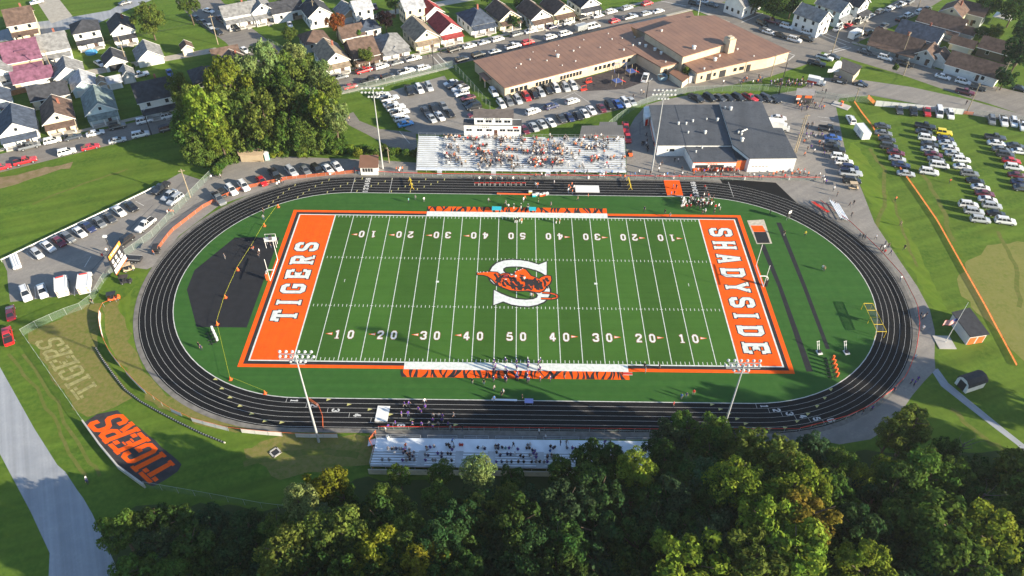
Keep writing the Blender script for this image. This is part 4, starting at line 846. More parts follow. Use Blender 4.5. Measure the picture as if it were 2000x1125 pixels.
# ================================================================= BLEACHERS
def bleacher(t,x0,x1,y0,sgn,z0,n,dep,rise,walk,aisles,aw=1.3):
    """rows climb away from y0 in direction sgn; each row a bench part, aisles left open"""
    Y=lambda d:y0+sgn*d
    def bx(mb,xa,xb,da,db,za,zb,mi=0):
        a,b=sorted((Y(da),Y(db)));mb.box(xa,a,za,xb,b,zb,mi)
    d=MB();bx(d,x0,x1,0,walk,z0-.12,z0);d.build('walkway',m_alu,t)
    f=MB()
    for k in range(n):
        bx(f,x0,x1,walk+k*dep+.01,walk+(k+1)*dep-.012,z0+k*rise-.05,z0+k*rise+.0)
        bx(f,x0,x1,walk+(k+1)*dep-.010,walk+(k+1)*dep+.008,z0+k*rise-.04,z0+(k+1)*rise-.06)
    f.build('footboard',mat('footboard_aluminium',(.44,.46,.48),.5,.12,.6,metal=.1),t)
    cuts=[x0]+sum([[a-aw/2,a+aw/2] for a in aisles],[])+[x1]
    for k in range(n):
        s=MB()
        for i in range(0,len(cuts),2): bx(s,cuts[i]+.05,cuts[i+1]-.05,walk+k*dep+dep*.42,walk+k*dep+dep*.42+.28,z0+k*rise+.36,z0+k*rise+.41)
        s.build('bench',m_alu,t)
    r=MB()
    def rail(da,za,xa,xb):
        for hh in (.5,1.05): r.tube((xa,Y(da),za+hh),(xb,Y(da),za+hh),.03,n=5)
        q=int((xb-xa)/2.2)
        for i in range(q+1): x=xa+(xb-xa)*i/q;r.tube((x,Y(da),za),(x,Y(da),za+1.05),.03,n=5)
    for i in range(0,len(cuts),2): rail(.05,z0,cuts[i],cuts[i+1])
    zb=z0+n*rise;D=walk+n*dep
    rail(D,zb,x0,x1)
    for x in (x0,x1):
        for hh in (.5,1.05): r.tube((x,Y(walk),z0+hh),(x,Y(D),zb+hh),.03,n=5)
        for i in range(5): q=i/4;r.tube((x,Y(walk+(D-walk)*q),z0+(zb-z0)*q-.3),(x,Y(walk+(D-walk)*q),z0+(zb-z0)*q+1.05),.03,n=5)
    r.build('guard_rail',m_steel,t)
    u=MB();q=int((x1-x0)/2.5)
    for i in range(q+1):
        x=x0+.1+(x1-x0-.2)*i/q
        for dd,zt in ((.3,z0-.13),(walk+(D-walk)*.5,z0+(zb-z0)*.5-.2),(D-.15,zb-rise-.1)): u.tube((x,Y(dd),0),(x,Y(dd),zt),.05,n=5)
        u.tube((x,Y(.3),.2),(x,Y(D-.15),zb-rise-.15),.04,n=5)
    u.build('underframe',m_steel,t)
    for a in (aisles if sgn>0 else []):
        s=MB()
        for k in range(4): bx(s,a-aw/2,a+aw/2,-.28*(k+1),-.28*k-.02,z0-(k+1)*z0/5-.05,z0-(k+1)*z0/5)
        s.build('stair',m_alu,t)
t=empty('home_bleachers',(0,0,0),0,'long silver grandstand of bench rows below the white press box','bleachers')
AX=[G(u,300,2.5).x for u in (861,965,1070,1174)]
bleacher(t,-27.3,29.4,43.7,1,.9,15,.61,.27,1.2,AX)
t=empty('visitor_bleachers',(0,0,0),0,'low blue-lit bleachers with a wide front walkway beside the woods','bleachers')
AX2=[G(u,890,1.5).x for u in (824,897,960,1055,1140,1220)]
bleacher(t,-25.9,26.5,-43.9,-1,.8,6,.72,.22,2.7,AX2)
s=MB();s.box(-26.3,-51.3,0.02,26.5,-51.2,1.55);s.build('back_skirt',mat('skirt_white',(.62,.60,.52),.8,.1,1),t)
s=MB()
for k in range(5): s.box(-26.25-.28*k,-45.3,.62-.13*k,-25.98-.28*k,-44.0,.66-.13*k)
s.build('end_stair',m_alu,t)
# small stands on the right bend and at the left
def small_stand(name,u,v,dv,n,L,m,label,rail=False):
    p=G(u,v,.5);t=empty(name,(p.x,p.y,.03),D2(u,v,*dv),label,'bleachers' if n>2 else 'bench')
    for k in range(n):
        s=MB();s.box(-L/2,k*.62,.40+k*.28,L/2,k*.62+.28,.45+k*.28);s.build('bench',m,t)
        if k: s=MB();s.box(-L/2,k*.62-.32,.12+k*.24,L/2,k*.62-.02,.16+k*.24);s.build('footboard',m,t)
    f=MB()
    for x in (-L*.42,0,L*.42):
        for k in range(n): f.tube((x,k*.62+.14,0),(x,k*.62+.14,.4+k*.28),.035,n=5)
        f.tube((x,.1,.1),(x,(n-1)*.62+.2,.3+(n-1)*.25),.03,n=5)
    if rail:
        for hh in (.5,1.0): f.tube((-L/2,n*.62,n*.28+hh),(L/2,n*.62,n*.28+hh),.03,n=5)
        for x in (-L/2,0,L/2): f.tube((x,n*.62,0),(x,n*.62,n*.28+1),.03,n=5)
    f.build('underframe',m_steel,t)
small_stand('small_bleachers',1648,413,(-1,-1.65),5,7.0,m_alu,'small aluminium bleachers by the right track bend',True)
small_stand('small_bleachers',1606,403,(-1.9,-1.25),3,5.0,m_red,'small red bleachers beside the aluminium ones')
small_stand('small_bleachers',489,313,(4,.4),3,7.0,m_wood,'low grey wooden bleachers in front of the tan shed')
# press box
m_pw=mat('press_white',(.82,.82,.81),.6,.05,.8)
t=empty('press_box',(0,0,0),0,'white two-tier press box behind the top of the home grandstand','press box')
y0=54.6;a=MB();a.box(-14.8,y0,0,.85,y0+3.4,8.3);a.build('lower_cabin',m_pw,t)
a=MB();a.box(-15.0,y0-.15,8.3,1.05,y0+3.0,8.42);a.build('lower_roof',mat('dark_felt_roof',(.055,.055,.06),.9,.2,1),t)
a=MB();a.box(-11.9,y0+.12,8.43,-1.6,y0+2.9,10.6);a.build('upper_cabin',m_pw,t)
a=MB();a.add([(-12.3,y0-.1,10.62),(-1.2,y0-.1,10.62),(-1.2,y0+3.7,11.0),(-12.3,y0+3.7,11.0),(-12.3,y0,10.6),(-1.2,y0,10.6),(-1.2,y0+3.7,11.15),(-12.3,y0+3.7,11.15)],[(3,2,1,0),(4,5,6,7),(0,1,5,4),(1,2,6,5),(2,3,7,6),(3,0,4,7)]);a.build('upper_roof',mat('grey_brown_shingle',(.12,.10,.09),.9,.2,1),t)
for xc in (-13.4,-10.5,-7.9,-4.2,-2.1,-.3):
    a=MB();a.box(xc-.75,y0-.03,6.45,xc-.05,y0-.01,7.15);a.box(xc+.05,y0-.03,6.45,xc+.75,y0-.01,7.15);a.build('window',m_glass,t)
for xc in (-10.3,-8.0,-5.3,-2.9):
    a=MB();a.box(xc-.85,y0+.09,9.1,xc-.05,y0+.11,9.85);a.box(xc+.05,y0+.09,9.1,xc+.85,y0+.11,9.85);a.build('window',m_glass,t)
a=MB();a.box(-6.5,y0-.04,4.95,-5.6,y0-.01,6.9);a.build('door',mat('door_brown',(.10,.045,.03),.6),t)
a=MB()
for k in range(4):a.box(-6.6,y0-.3*(k+1),4.95-.22*(k+1)+.6,-5.5,y0-.3*k-.02,5.0-.22*(k+1)+.6)
a.build('stair',m_wood,t)
def wall_text(name,par,txt,x0,y,z0,h,m,adv,wx):
    mb=MB()
    for i,ch in enumerate(txt):
        if ch==' ':continue
        glyph(mb,ch,lambda X,Y_,k,i=i:(x0+i*adv+X*wx,y-.0012*k,z0+Y_*h),0,0,.2)
    return mb.build(name,m,par)
wall_text('lettering',t,'PRESS BOX',-9.3,y0+.10,9.95,.45,m_dark,.52,.55)
a=MB();a.box(.0-1.3,y0-.05,7.4,.3-.2,y0-.02,8.0);a.build('red_sign',m_red,t)
a=MB();a.box(-14.0,y0-.05,7.5,-12.6,y0-.02,7.58);a.box(-14.0,y0-.05,7.8,-12.6,y0-.02,7.88);a.build('red_stripe_sign',m_red,t)
wall_text('tiger_sign',t,'TIGERS',-11.0,y0-.03,7.4,.55,mat('sign_grey',(.25,.26,.24),.7),.55,.6)
# ================================================================= BIG BUILDINGS (footprints from roof outlines)
def block(t,pts,h,mw,mr,par=.0,name='wall',rname='roof',oh=.35,z0=0):
    P=px(*pts,z=h);c=sum(P,Vector())/len(P)
    w_=MB();w_.prism([(p.x,p.y) for p in P],z0,h);w_.build(name,mw,t)
    Q=grow2(P,oh);r=MB();r.prism([(p.x,p.y) for p in Q],h+.004,h+.25);return r.build(rname,mr,t)
def grow2(P,d):
    n=len(P);A=sum(P[i].x*P[(i+1)%n].y-P[(i+1)%n].x*P[i].y for i in range(n));P=P if A>0 else P[::-1];out=[]
    for i in range(n):
        d1=(P[i]-P[i-1]);d1.z=0;d1.normalize();d2=(P[(i+1)%n]-P[i]);d2.z=0;d2.normalize();t=(d1+d2);t=t.normalized() if t.length>.01 else d1
        nn=Vector((t.y,-t.x,0));k=1/max(.5,nn.dot(Vector((d1.y,-d1.x,0))));out.append(P[i]+nn*d*k)
    return out
def ribroof(name,rgb,rgb2,ang,per):
    m=bpy.data.materials.new(name);m.use_nodes=True;n=m.node_tree;b=n.nodes['Principled BSDF'];b.inputs['Roughness'].default_value=.65
    g=n.nodes.new('ShaderNodeNewGeometry');vr=n.nodes.new('ShaderNodeVectorRotate');vr.rotation_type='Z_AXIS';vr.inputs['Angle'].default_value=-ang
    n.links.new(g.outputs['Position'],vr.inputs['Vector']);sx=n.nodes.new('ShaderNodeSeparateXYZ');n.links.new(vr.outputs[0],sx.inputs[0])
    a=n.nodes.new('ShaderNodeMath');a.operation='MULTIPLY';a.inputs[1].default_value=2*math.pi/per;n.links.new(sx.outputs['X'],a.inputs[0])
    s=n.nodes.new('ShaderNodeMath');s.operation='SINE';n.links.new(a.outputs[0],s.inputs[0])
    t=n.nodes.new('ShaderNodeTexNoise');t.inputs['Scale'].default_value=.22;t.inputs['Detail'].default_value=6;n.links.new(g.outputs['Position'],t.inputs['Vector'])
    mr=n.nodes.new('ShaderNodeMapRange');mr.inputs[1].default_value=.3;mr.inputs[2].default_value=.7;n.links.new(t.outputs[0],mr.inputs[0])
    mx=n.nodes.new('ShaderNodeMix');mx.data_type='RGBA';n.links.new(mr.outputs[0],mx.inputs[0]);mx.inputs[6].default_value=(*rgb,1);mx.inputs[7].default_value=(*rgb2,1)
    q=n.nodes.new('ShaderNodeMapRange');q.inputs[1].default_value=.82;q.inputs[2].default_value=.97;q.inputs[3].default_value=1;q.inputs[4].default_value=.78;n.links.new(s.outputs[0],q.inputs[0])
    vm=n.nodes.new('ShaderNodeVectorMath');vm.operation='SCALE';n.links.new(mx.outputs[2],vm.inputs[0]);n.links.new(q.outputs[0],vm.inputs['Scale']);n.links.new(vm.outputs[0],b.inputs['Base Color']);MATS[name]=m;return m
angA=D2(640,150,417,-93);angB=D2(1660,85,165,49);angE=D2(1640,55,120,-60);angF=0
m_rib=ribroof('school_roof',(.255,.140,.092),(.19,.105,.074),angA,1.9);m_brick=mat('tan_brick',(.52,.42,.30),.9,.1,.6)
def facade(t,a,b,h0,h1,m,name,segs,off=.04):
    """panes set on the wall between ground points a and b; segs in metres along it"""
    a=Vector((a.x,a.y,0));b=Vector((b.x,b.y,0));d=(b-a).normalized();nn=Vector((d.y,-d.x,0))
    for s0,s1 in segs:
        mb=MB();p=a+d*s0+nn*off;q=a+d*s1+nn*off;mb.add([(p.x,p.y,h0),(q.x,q.y,h0),(q.x,q.y,h1),(p.x,p.y,h1)],[(0,1,2,3)])
        mb.add([(p.x-nn.x*.03,p.y-nn.y*.03,h1),(q.x-nn.x*.03,q.y-nn.y*.03,h1),(q.x,q.y,h1),(p.x,p.y,h1)],[(0,1,2,3)]);mb.build(name,m,t)
c=G(1230,110);t=empty('school_building',(0,0,0),0,'long brown-roofed tan brick school with a raised gymnasium','school')
W1=[(927,120),(1228,48),(1247,104),(986,172)];block(t,W1,3.4,m_brick,m_rib)
W2=[(1219,84),(1260,74),(1331,122),(1291,132)]
P2=px(*[(1210,86),(1262,73),(1334,121),(1291,132)],z=3.3);mb=MB();mb.prism([(p.x,p.y) for p in P2],0,3.3);mb.build('wall',m_brick,t)
mb=MB();mb.prism([(p.x,p.y) for p in grow2(P2,.3)],3.30,3.72);mb.build('roof',m_rib,t)
block(t,[(1260,64),(1350,35),(1415,87),(1334,111)],6.2,m_brick,m_rib)
block(t,[(1350,33),(1395,32),(1541,101),(1500,113),(1470,118),(1430,127),(1362,143),(1332,121),(1412,90)],3.6,m_brick,m_rib)
block(t,[(1228,50),(1350,24),(1356,36),(1262,66)],3.1,m_brick,m_rib)
a,b=px((986,172),(1247,104),z=3.4)
L=(b-a).length
facade(t,a,b,1.2,2.5,m_glass,'window',[(2+i*1.6,3.2+i*1.6) for i in range(4)]+[(11+i*1.2,11.9+i*1.2) for i in range(5)]+[(20+i*1.2,20.9+i*1.2) for i in range(7)]+[(33+i*1.7,34.1+i*1.7) for i in range(5)]+[(44,45.2),(46,47.2)])
facade(t,a,b,2.55,3.0,mat('panel_white',(.6,.6,.57),.7),'window_header',[(1.5,18),(19.5,30),(32,42)],.03)
a,b=px((1291,132),(1331,122),z=3.3);facade(t,a,b,0.1,2.4,m_dark,'door',[(1.2,2.6)])
a,b=px((1247,104),(1291,132),z=3.3);facade(t,a,b,1.0,2.3,m_glass,'window',[(2,3.2),(4.2,5.4),(9,10.2)])
a,b=px((1362,143),(1430,127),z=3.6);facade(t,a,b,.1,2.5,m_dark,'door',[(4,5.6),(9,11.5)]);facade(t,a,b,1.1,2.3,m_glass,'window',[(1.6,2.4),(6.6,7.6)])
a,b=px((1430,127),(1500,113),z=3.6);facade(t,a,b,.1,2.5,m_dark,'door',[(6.4,7.6)]);facade(t,a,b,1.1,2.3,m_glass,'window',[(1,2.2),(3.4,5)])
a,b=px((1430,115),(1430,115),z=3.6)
p=G(1424,88,6.0);mb=MB();mb.cbox((p.x,p.y,3.5),2.6,3.0,5.0,angA);mb.cbox((p.x,p.y,8.5),1.6,1.6,.5,angA);mb.build('chimney',m_brick,t)
vm=MB()   # roof vents and caps
for u,v,z,s in [(1089,111,3.7,1.3),(1035,117,3.7,.5),(1085,100,3.7,.4),(1120,100,3.7,.6),(1132,93,3.7,.4),(1172,93,3.7,.4),(1218,98,3.7,.7),(1068,119,3.7,.5),(1098,128,3.7,.4),(1124,120,3.7,.5),(1041,102,3.7,.3),(1091,89,3.7,.3),(1188,66,3.7,.4),(1140,78,3.7,.4),(1195,77,3.7,.5),(1215,75,3.7,.4),(1017,126,3.7,.6),(1008,133,3.7,.4),(1249,87,3.9,1.0),(1261,91,3.9,1.1),(1279,98,3.9,1.2),(1291,105,3.9,1.1),(1236,89,3.9,.6),(1300,121,3.9,.5),(1355,95,6.5,1.5),(1292,61,6.5,.8),(1396,118,3.9,1.4),(1405,110,3.9,.8),(1375,135,3.9,.7),(1440,97,3.9,.7),(1472,110,3.9,.5),(1240,73,3.4,.5)]:
    vm=MB();p=G(u,v,z);vm.tube((p.x,p.y,z-.1),(p.x,p.y,z+s*.6),s*.38,n=7);vm.tube((p.x,p.y,z+s*.6),(p.x,p.y,z+s*.75),s*.55,s*.2,n=7);vm.build('roof_vent',mat('vent_white',(.6,.6,.58),.6),t)
a,b=G(941,147,2.2),G(958,157,2.2);mb=MB();mb.prism([(p.x,p.y) for p in px((935,143),(948,140),(961,154),(946,158),z=2.6)],2.4,2.6);mb.build('porch_roof',m_rib,t)
mb=MB()
for u,v in ((938,144),(947,157),(959,154)): p=G(u,v,2.4);mb.cbox((p.x,p.y,0),.5,.5,2.4)
mb.build('porch_post',m_brick,t)
# school yard sheds
t=empty('storage_shed',(0,0,0),0,'long cream shed with a brown roof beside the school dumpster','shed')
P=px((1308,143),(1318,136),(1345,151),(1333,160),z=2.2);mb=MB();mb.prism([(p.x,p.y) for p in P],0,2.2);mb.build('wall',m_house,t).color=(.6,.52,.4,1)
mb=MB();mb.prism([(p.x,p.y) for p in grow2(P,.2)],2.21,2.45);mb.build('roof',m_brownroof,t)
p=G(1294,152,.8);t=empty('dumpster',(p.x,p.y,.02),D2(1294,152,4,-1),'pale blue dumpster with an open lid beside the cream shed','dumpster');mb=MB();mb.add([(-1.2,-.8,.1),(1.2,-.8,.1),(1.2,.8,.1),(-1.2,.8,.1),(-1.4,-1,1.5),(1.4,-1,1.5),(1.4,1,1.7),(-1.4,1,1.7)],[(3,2,1,0),(0,1,5,4),(1,2,6,5),(2,3,7,6),(3,0,4,7)]);mb.build('bin',mat('dumpster_blue',(.2,.3,.36),.6),t);mb=MB();mb.box(-1.4,-1,1.5,0,1,1.58);mb.build('lid',m_dark,t)
t=empty('storage_container',(0,0,0),0,'white slatted container between the shed and the school','container');P=px((1345,138),(1358,134),(1362,146),(1347,150),z=2.3);mb=MB();mb.prism([(p.x,p.y) for p in P],0,2.3);mb.build('shell',mat('container_grey',(.5,.5,.48),.7),t);mb=MB();mb.prism([(p.x,p.y) for p in grow2(P,.1)],2.31,2.4);mb.build('lid',m_steel,t)
# playground pieces
def play(u,v,label,kind):
    p=G(u,v,.8);t=empty('playground_unit',(p.x,p.y,.03),angA,label,'play equipment','playground equipment')
    if kind=='swing':
        f=MB()
        for x in (-2.4,2.4):
            for y in (-1,1): f.tube((x,y,0),(x,0,2.6),.07,n=6)
        f.tube((-2.4,0,2.6),(2.4,0,2.6),.08,n=6);f.build('frame',mat('play_blue',(.06,.10,.28),.5),t)
        for x in (-1.2,0,1.2):
            q=MB();q.tube((x-.2,0,.6),(x-.2,0,2.6),.02,n=4);q.tube((x+.2,0,.6),(x+.2,0,2.6),.02,n=4);q.box(x-.25,-.1,.55,x+.25,.1,.6);q.build('swing_seat',m_dark,t)
    elif kind=='tower':
        f=MB()
        for x in (-1.2,1.2):
            for y in (-1.2,1.2): f.tube((x,y,0),(x,y,2.8),.08,n=6)
        f.build('post',mat('play_tan',(.4,.32,.2),.6),t);q=MB();q.box(-1.3,-1.3,1.2,1.3,1.3,1.3);q.build('deck',mat('play_blue',(.06,.10,.28),.5),t)
        q=MB();q.add([(1.3,-.4,1.3),(1.3,.4,1.3),(3.2,.4,.2),(3.2,-.4,.2),(1.3,-.4,1.2),(1.3,.4,1.2),(3.2,.4,.1),(3.2,-.4,.1)],[(0,3,2,1),(4,5,6,7),(0,1,5,4),(2,3,7,6),(0,4,7,3),(1,2,6,5)]);q.build('slide',m_red,t)
    else:
        f=MB();f.box(-1.1,-.5,.15,1.1,.5,.35);f.tube((-.9,0,.3),(-.9,0,1.6),.06,n=6);f.tube((.9,0,.3),(.9,0,1.6),.06,n=6);f.tube((-.9,0,1.6),(.9,0,1.6),.06,n=6);f.build('frame',m_red,t)
play(1205,160,'dark blue play tower with a slide on the black mulch','tower');play(1232,141,'tall tan play tower at the back of the black mulch','tower');play(1150,157,'red play frame near the left edge of the black mulch','f');play(1210,134,'blue swing frame against the school wall','swing');play(1140,172,'low red beam at the lower corner of the black mulch','f')
# field house ------------------------------------------------------
t=empty('field_house',(0,0,0),0,'black flat-roofed field house with white walls and orange concession front','field house')
def pblock(pts,h,wm,rm,lip=.22):
    P=px(*pts,z=h);mb=MB();mb.prism([(p.x,p.y) for p in P],0,h);mb.build('wall',wm,t);mb=MB();mb.prism([(p.x,p.y) for p in grow2(P,.12)],h+.003,h+lip);mb.build('roof',rm,t);return P
L_=pblock([(1268,207),(1318,206),(1340,284),(1285,284)],3.5,m_white,m_blackroof)
M_=pblock([(1318.5,206),(1405,205.5),(1434,284),(1340.5,284)],3.55,m_white,m_blackroof)
R_=pblock([(1405.5,200),(1487,199),(1509,251),(1527,252),(1556,309),(1465,310),(1432,284)],4.3,m_white,m_blackroof)
C_=pblock([(1337,286),(1428,286),(1439,316),(1354,317)],2.9,m_white,m_blackroof)
D_=pblock([(1429,286),(1456,286),(1464,312),(1440,314)],3.2,m_orangep,mat('dark_roof_patch',(.03,.032,.036),.9))
a,b=C_[3],C_[2];a,b=(a,b) if a.x<b.x else (b,a)
facade(t,a,b,.05,1.05,m_orangep,'counter_front',[(0.1,(b-a).length-.1)],.06)
facade(t,a,b,1.1,2.0,m_dark,'serving_hatch',[(.8,4.2),(4.8,8.6)],.05)
facade(t,a,b,2.72,2.9,m_orangep,'fascia',[(0,(b-a).length)],.18)
mb=MB()
for i,ch in enumerate('TIGERS'): glyph(mb,ch,lambda X,Y_,k,i=i:(a.x+4+i*.45+X*.42,a.y-.09-.0012*k,2.25+Y_*.42),0,0,.22)
mb.build('lettering',m_orange,t)
a,b=R_[5],R_[4]
a,b=(a,b) if a.x<b.x else (b,a);Lr=(b-a).length
facade(t,a,b,1.75,1.95,mat('vent_brown',(.2,.15,.12),.8),'vent_slot',[(1.0+i*.95,1.6+i*.95) for i in range(5)])
a,b=L_[3],L_[2];a,b=(a,b) if a.x<b.x else (b,a)
facade(t,a,b,1.6,2.4,m_glass,'window',[(3.5,4.8)]);facade(t,a,b,1.8,2.2,m_glass,'window',[(2.7,3.1)])
mb=MB();mb.add([(L_[0].x-.15,L_[0].y,1.0),(L_[3].x-.15,L_[3].y,1.0),(L_[3].x-.15,L_[3].y,1.5),(L_[0].x-.15,L_[0].y,1.5)],[(0,3,2,1)]);mb.build('orange_band',m_orangep,t)
mb=MB()
for u,v,z,s in [(1401,235,3.9,.9),(1380,233,3.9,.5),(1340,242,3.9,.7),(1325,242,3.9,.8),(1344,259,3.9,.6),(1377,260,3.9,1.0),(1353,237,3.9,.7),(1427,214,4.6,1.1),(1416,211,4.6,.6),(1449,275,4.6,1.2),(1448,263,4.6,.7),(1371,289,3.2,.6),(1359,297,3.2,.6),(1442,259,4.6,.6)]:
    mb=MB();p=G(u,v,z);mb.tube((p.x,p.y,z-.2),(p.x,p.y,z+s*.7),s*.35,n=7);mb.tube((p.x,p.y,z+s*.7),(p.x,p.y,z+s*.85),s*.5,s*.2,n=7);mb.build('roof_vent',MATS['vent_white'],t)
mb=MB();p=G(1448,257,5.0);q=G(1455,252,5.0);mb.tube((p.x,p.y,5),(q.x+.6,q.y,5),.2,n=7);mb.build('roof_vent',mat('vent_white',(.6,.6,.58),.6),t)
t=empty('entrance_portal',(0,0,0),0,'small white doorway hut at the top left of the black-roofed field house','hut');P=px((1258,210),(1267,208),(1269,229),(1260,231),z=2.6);mb=MB();mb.prism([(p.x,p.y) for p in P],0,2.6);mb.build('wall',m_white,t);mb=MB();mb.prism([(p.x,p.y) for p in grow2(P,.12)],2.61,2.75);mb.build('roof',m_white,t);a,b=px((1260,231),(1269,229),z=2.6);facade(t,a,b,.05,2.1,m_red,'door',[(.25,1.1)])
# grey roofed sheds behind the stand
def shed(name,pts,h,wrgb,mr,label,cat='shed',door=None,slope=0):
    t=empty(name,(0,0,0),0,label,cat);P=px(*pts,z=h);mb=MB();mb.prism([(p.x,p.y) for p in P],0,h);mb.build('wall',m_house,t).color=(*wrgb,1)
    Q=grow2(P,.3);n=len(Q);ys=[p.y for p in Q];m=MB();V=[(p.x,p.y,h+.01+slope*(p.y-min(ys))) for p in Q]+[(p.x,p.y,h+.16+slope*(p.y-min(ys))) for p in Q];m.add(V,[tuple(range(n-1,-1,-1)),tuple(range(n,2*n))]+[(i,(i+1)%n,n+(i+1)%n,n+i) for i in range(n)]);m.build('roof',mr,t)
    if door:
        a,b=P[3],P[2];a,b=(a,b) if a.x<b.x else (b,a);facade(t,a,b,door[2],door[3],door[4],door[5],[(door[0],door[1])])
    return t,P
m_corr=ribroof('corrugated_grey',(.16,.15,.14),(.11,.105,.10),0,.55)
shed('storage_shed',[(1138,249),(1214,248),(1217,266),(1134,266)],2.8,(.2,.19,.18),m_corr,'long low grey corrugated shed behind the home stand',slope=.05)
shed('storage_shed',[(1173,240),(1203,240),(1204,247.5),(1172,247.5)],2.4,(.3,.28,.25),m_corr,'smaller grey shed behind the long corrugated one')
t,P=shed('ticket_hut',[(706,310),(738,310),(737,327),(703,327)],2.5,(.7,.68,.64),m_brownroof,'white ticket hut with a red-brown roof and open hatches by the track','hut',slope=.18)
a,b=P[3],P[2];a,b=(a,b) if a.x<b.x else (b,a);facade(t,a,b,1.1,2.2,m_dark,'serving_hatch',[(.6+i*.72,1.15+i*.72) for i in range(4)])
t,P=shed('tan_shed',[(457,278),(512,280),(512,303),(468,303)],2.2,(.42,.33,.22),m_tan,'tan flat-topped shed under the edge of the tall trees')
t,P=shed('ticket_booth',[(1558,175),(1590,177),(1588,186),(1556,185)],3.0,(.05,.05,.05),mat('grey_metal_roof',(.26,.24,.23),.7,.1,1),'grey-roofed ticket booth with orange signs at the gate','booth',slope=.06)
a,b=P[3],P[2];a,b=(a,b) if a.x<b.x else (b,a);Lb=(b-a).length;facade(t,a,b,2.0,2.8,m_orangep,'orange_sign',[(.2,Lb*.33),(Lb*.55,Lb-.2)]);facade(t,a,b,1.2,1.9,m_white,'white_sign',[(.2,Lb*.3)])
t,P=shed('brick_utility_house',[(1633,131),(1648,117),(1682,130),(1668,146)],3.0,(.42,.35,.27),mat('dark_shingle',(.07,.065,.065),.9,.2,1),'small tan brick building with a dark roof on the long lawn','building')
a,b=P[3],P[2]
t,P=shed('equipment_shed',[(1862,612),(1893,604),(1929,652),(1896,657)],2.6,(.5,.48,.46),mat('black_shingle',(.035,.036,.042),.85,.2,1),'black-roofed shed with orange doors beside the flag pole')
a,b=P[3],P[2];a,b=(a,b) if a.x<b.x else (b,a);Lb=(b-a).length;facade(t,a,b,.05,2.0,m_orangep,'door',[(.2,Lb*.45),(Lb*.55,Lb-.2)])
# barrel-roofed white shed
p=G(1897,745,1.2);a=D2(1897,745,3,-1.0);t=empty('barrel_shed',(p.x,p.y,0),a,'small white barn-shaped shed with a black roof on the right lawn','shed')
prof=[(-1.5,1.6),(-1.25,2.3),(-.5,2.85),(.5,2.85),(1.25,2.3),(1.5,1.6)]
mb=MB();pw=[(-1.45,0)]+[(y*.95,z-.05) for y,z in prof]+[(1.45,0)];n=len(pw);mb.add([(-2.3,y,z) for y,z in pw]+[(2.3,y,z) for y,z in pw],[tuple(range(n)),tuple(range(2*n-1,n-1,-1))]+[(i,n+i,n+(i+1)%n,(i+1)%n) for i in range(n)]);mb.build('wall',m_white,t)
mb=MB();n=len(prof);V=[(-2.45,y,z) for y,z in prof]+[(2.45,y,z) for y,z in prof]+[(-2.45,y*1.06,z+.1) for y,z in prof]+[(2.45,y*1.06,z+.1) for y,z in prof];f=[]
for i in range(n-1): f+=[(2*n+i,2*n+i+1,3*n+i+1,3*n+i),(i,n+i,n+i+1,i+1),(i,i+1,2*n+i+1,2*n+i),(n+i,3*n+i,3*n+i+1,n+i+1)]
mb.add(V,f);mb.build('roof',mat('black_shingle',(.035,.036,.042),.85),t);mb=MB();mb.box(-2.34,-.8,.02,-2.31,.8,2.0);mb.build('door',m_dark,t)
# porta potty
p=G(521,304,1.2);t=empty('portable_toilet',(p.x,p.y,.03),.2,'white and turquoise portable toilet beside the tan shed','portable toilet');mb=MB();mb.box(-.6,-.6,0,.6,.6,2.1);mb.build('cabin',mat('toilet_teal',(.25,.55,.52),.5),t);mb=MB();mb.box(-.68,-.68,2.1,.68,.68,2.25);mb.box(-.45,-.45,2.25,.45,.45,2.38);mb.build('roof',m_white,t);mb=MB();mb.box(-.45,-.64,.1,.45,-.61,1.95);mb.build('door',m_white,t)
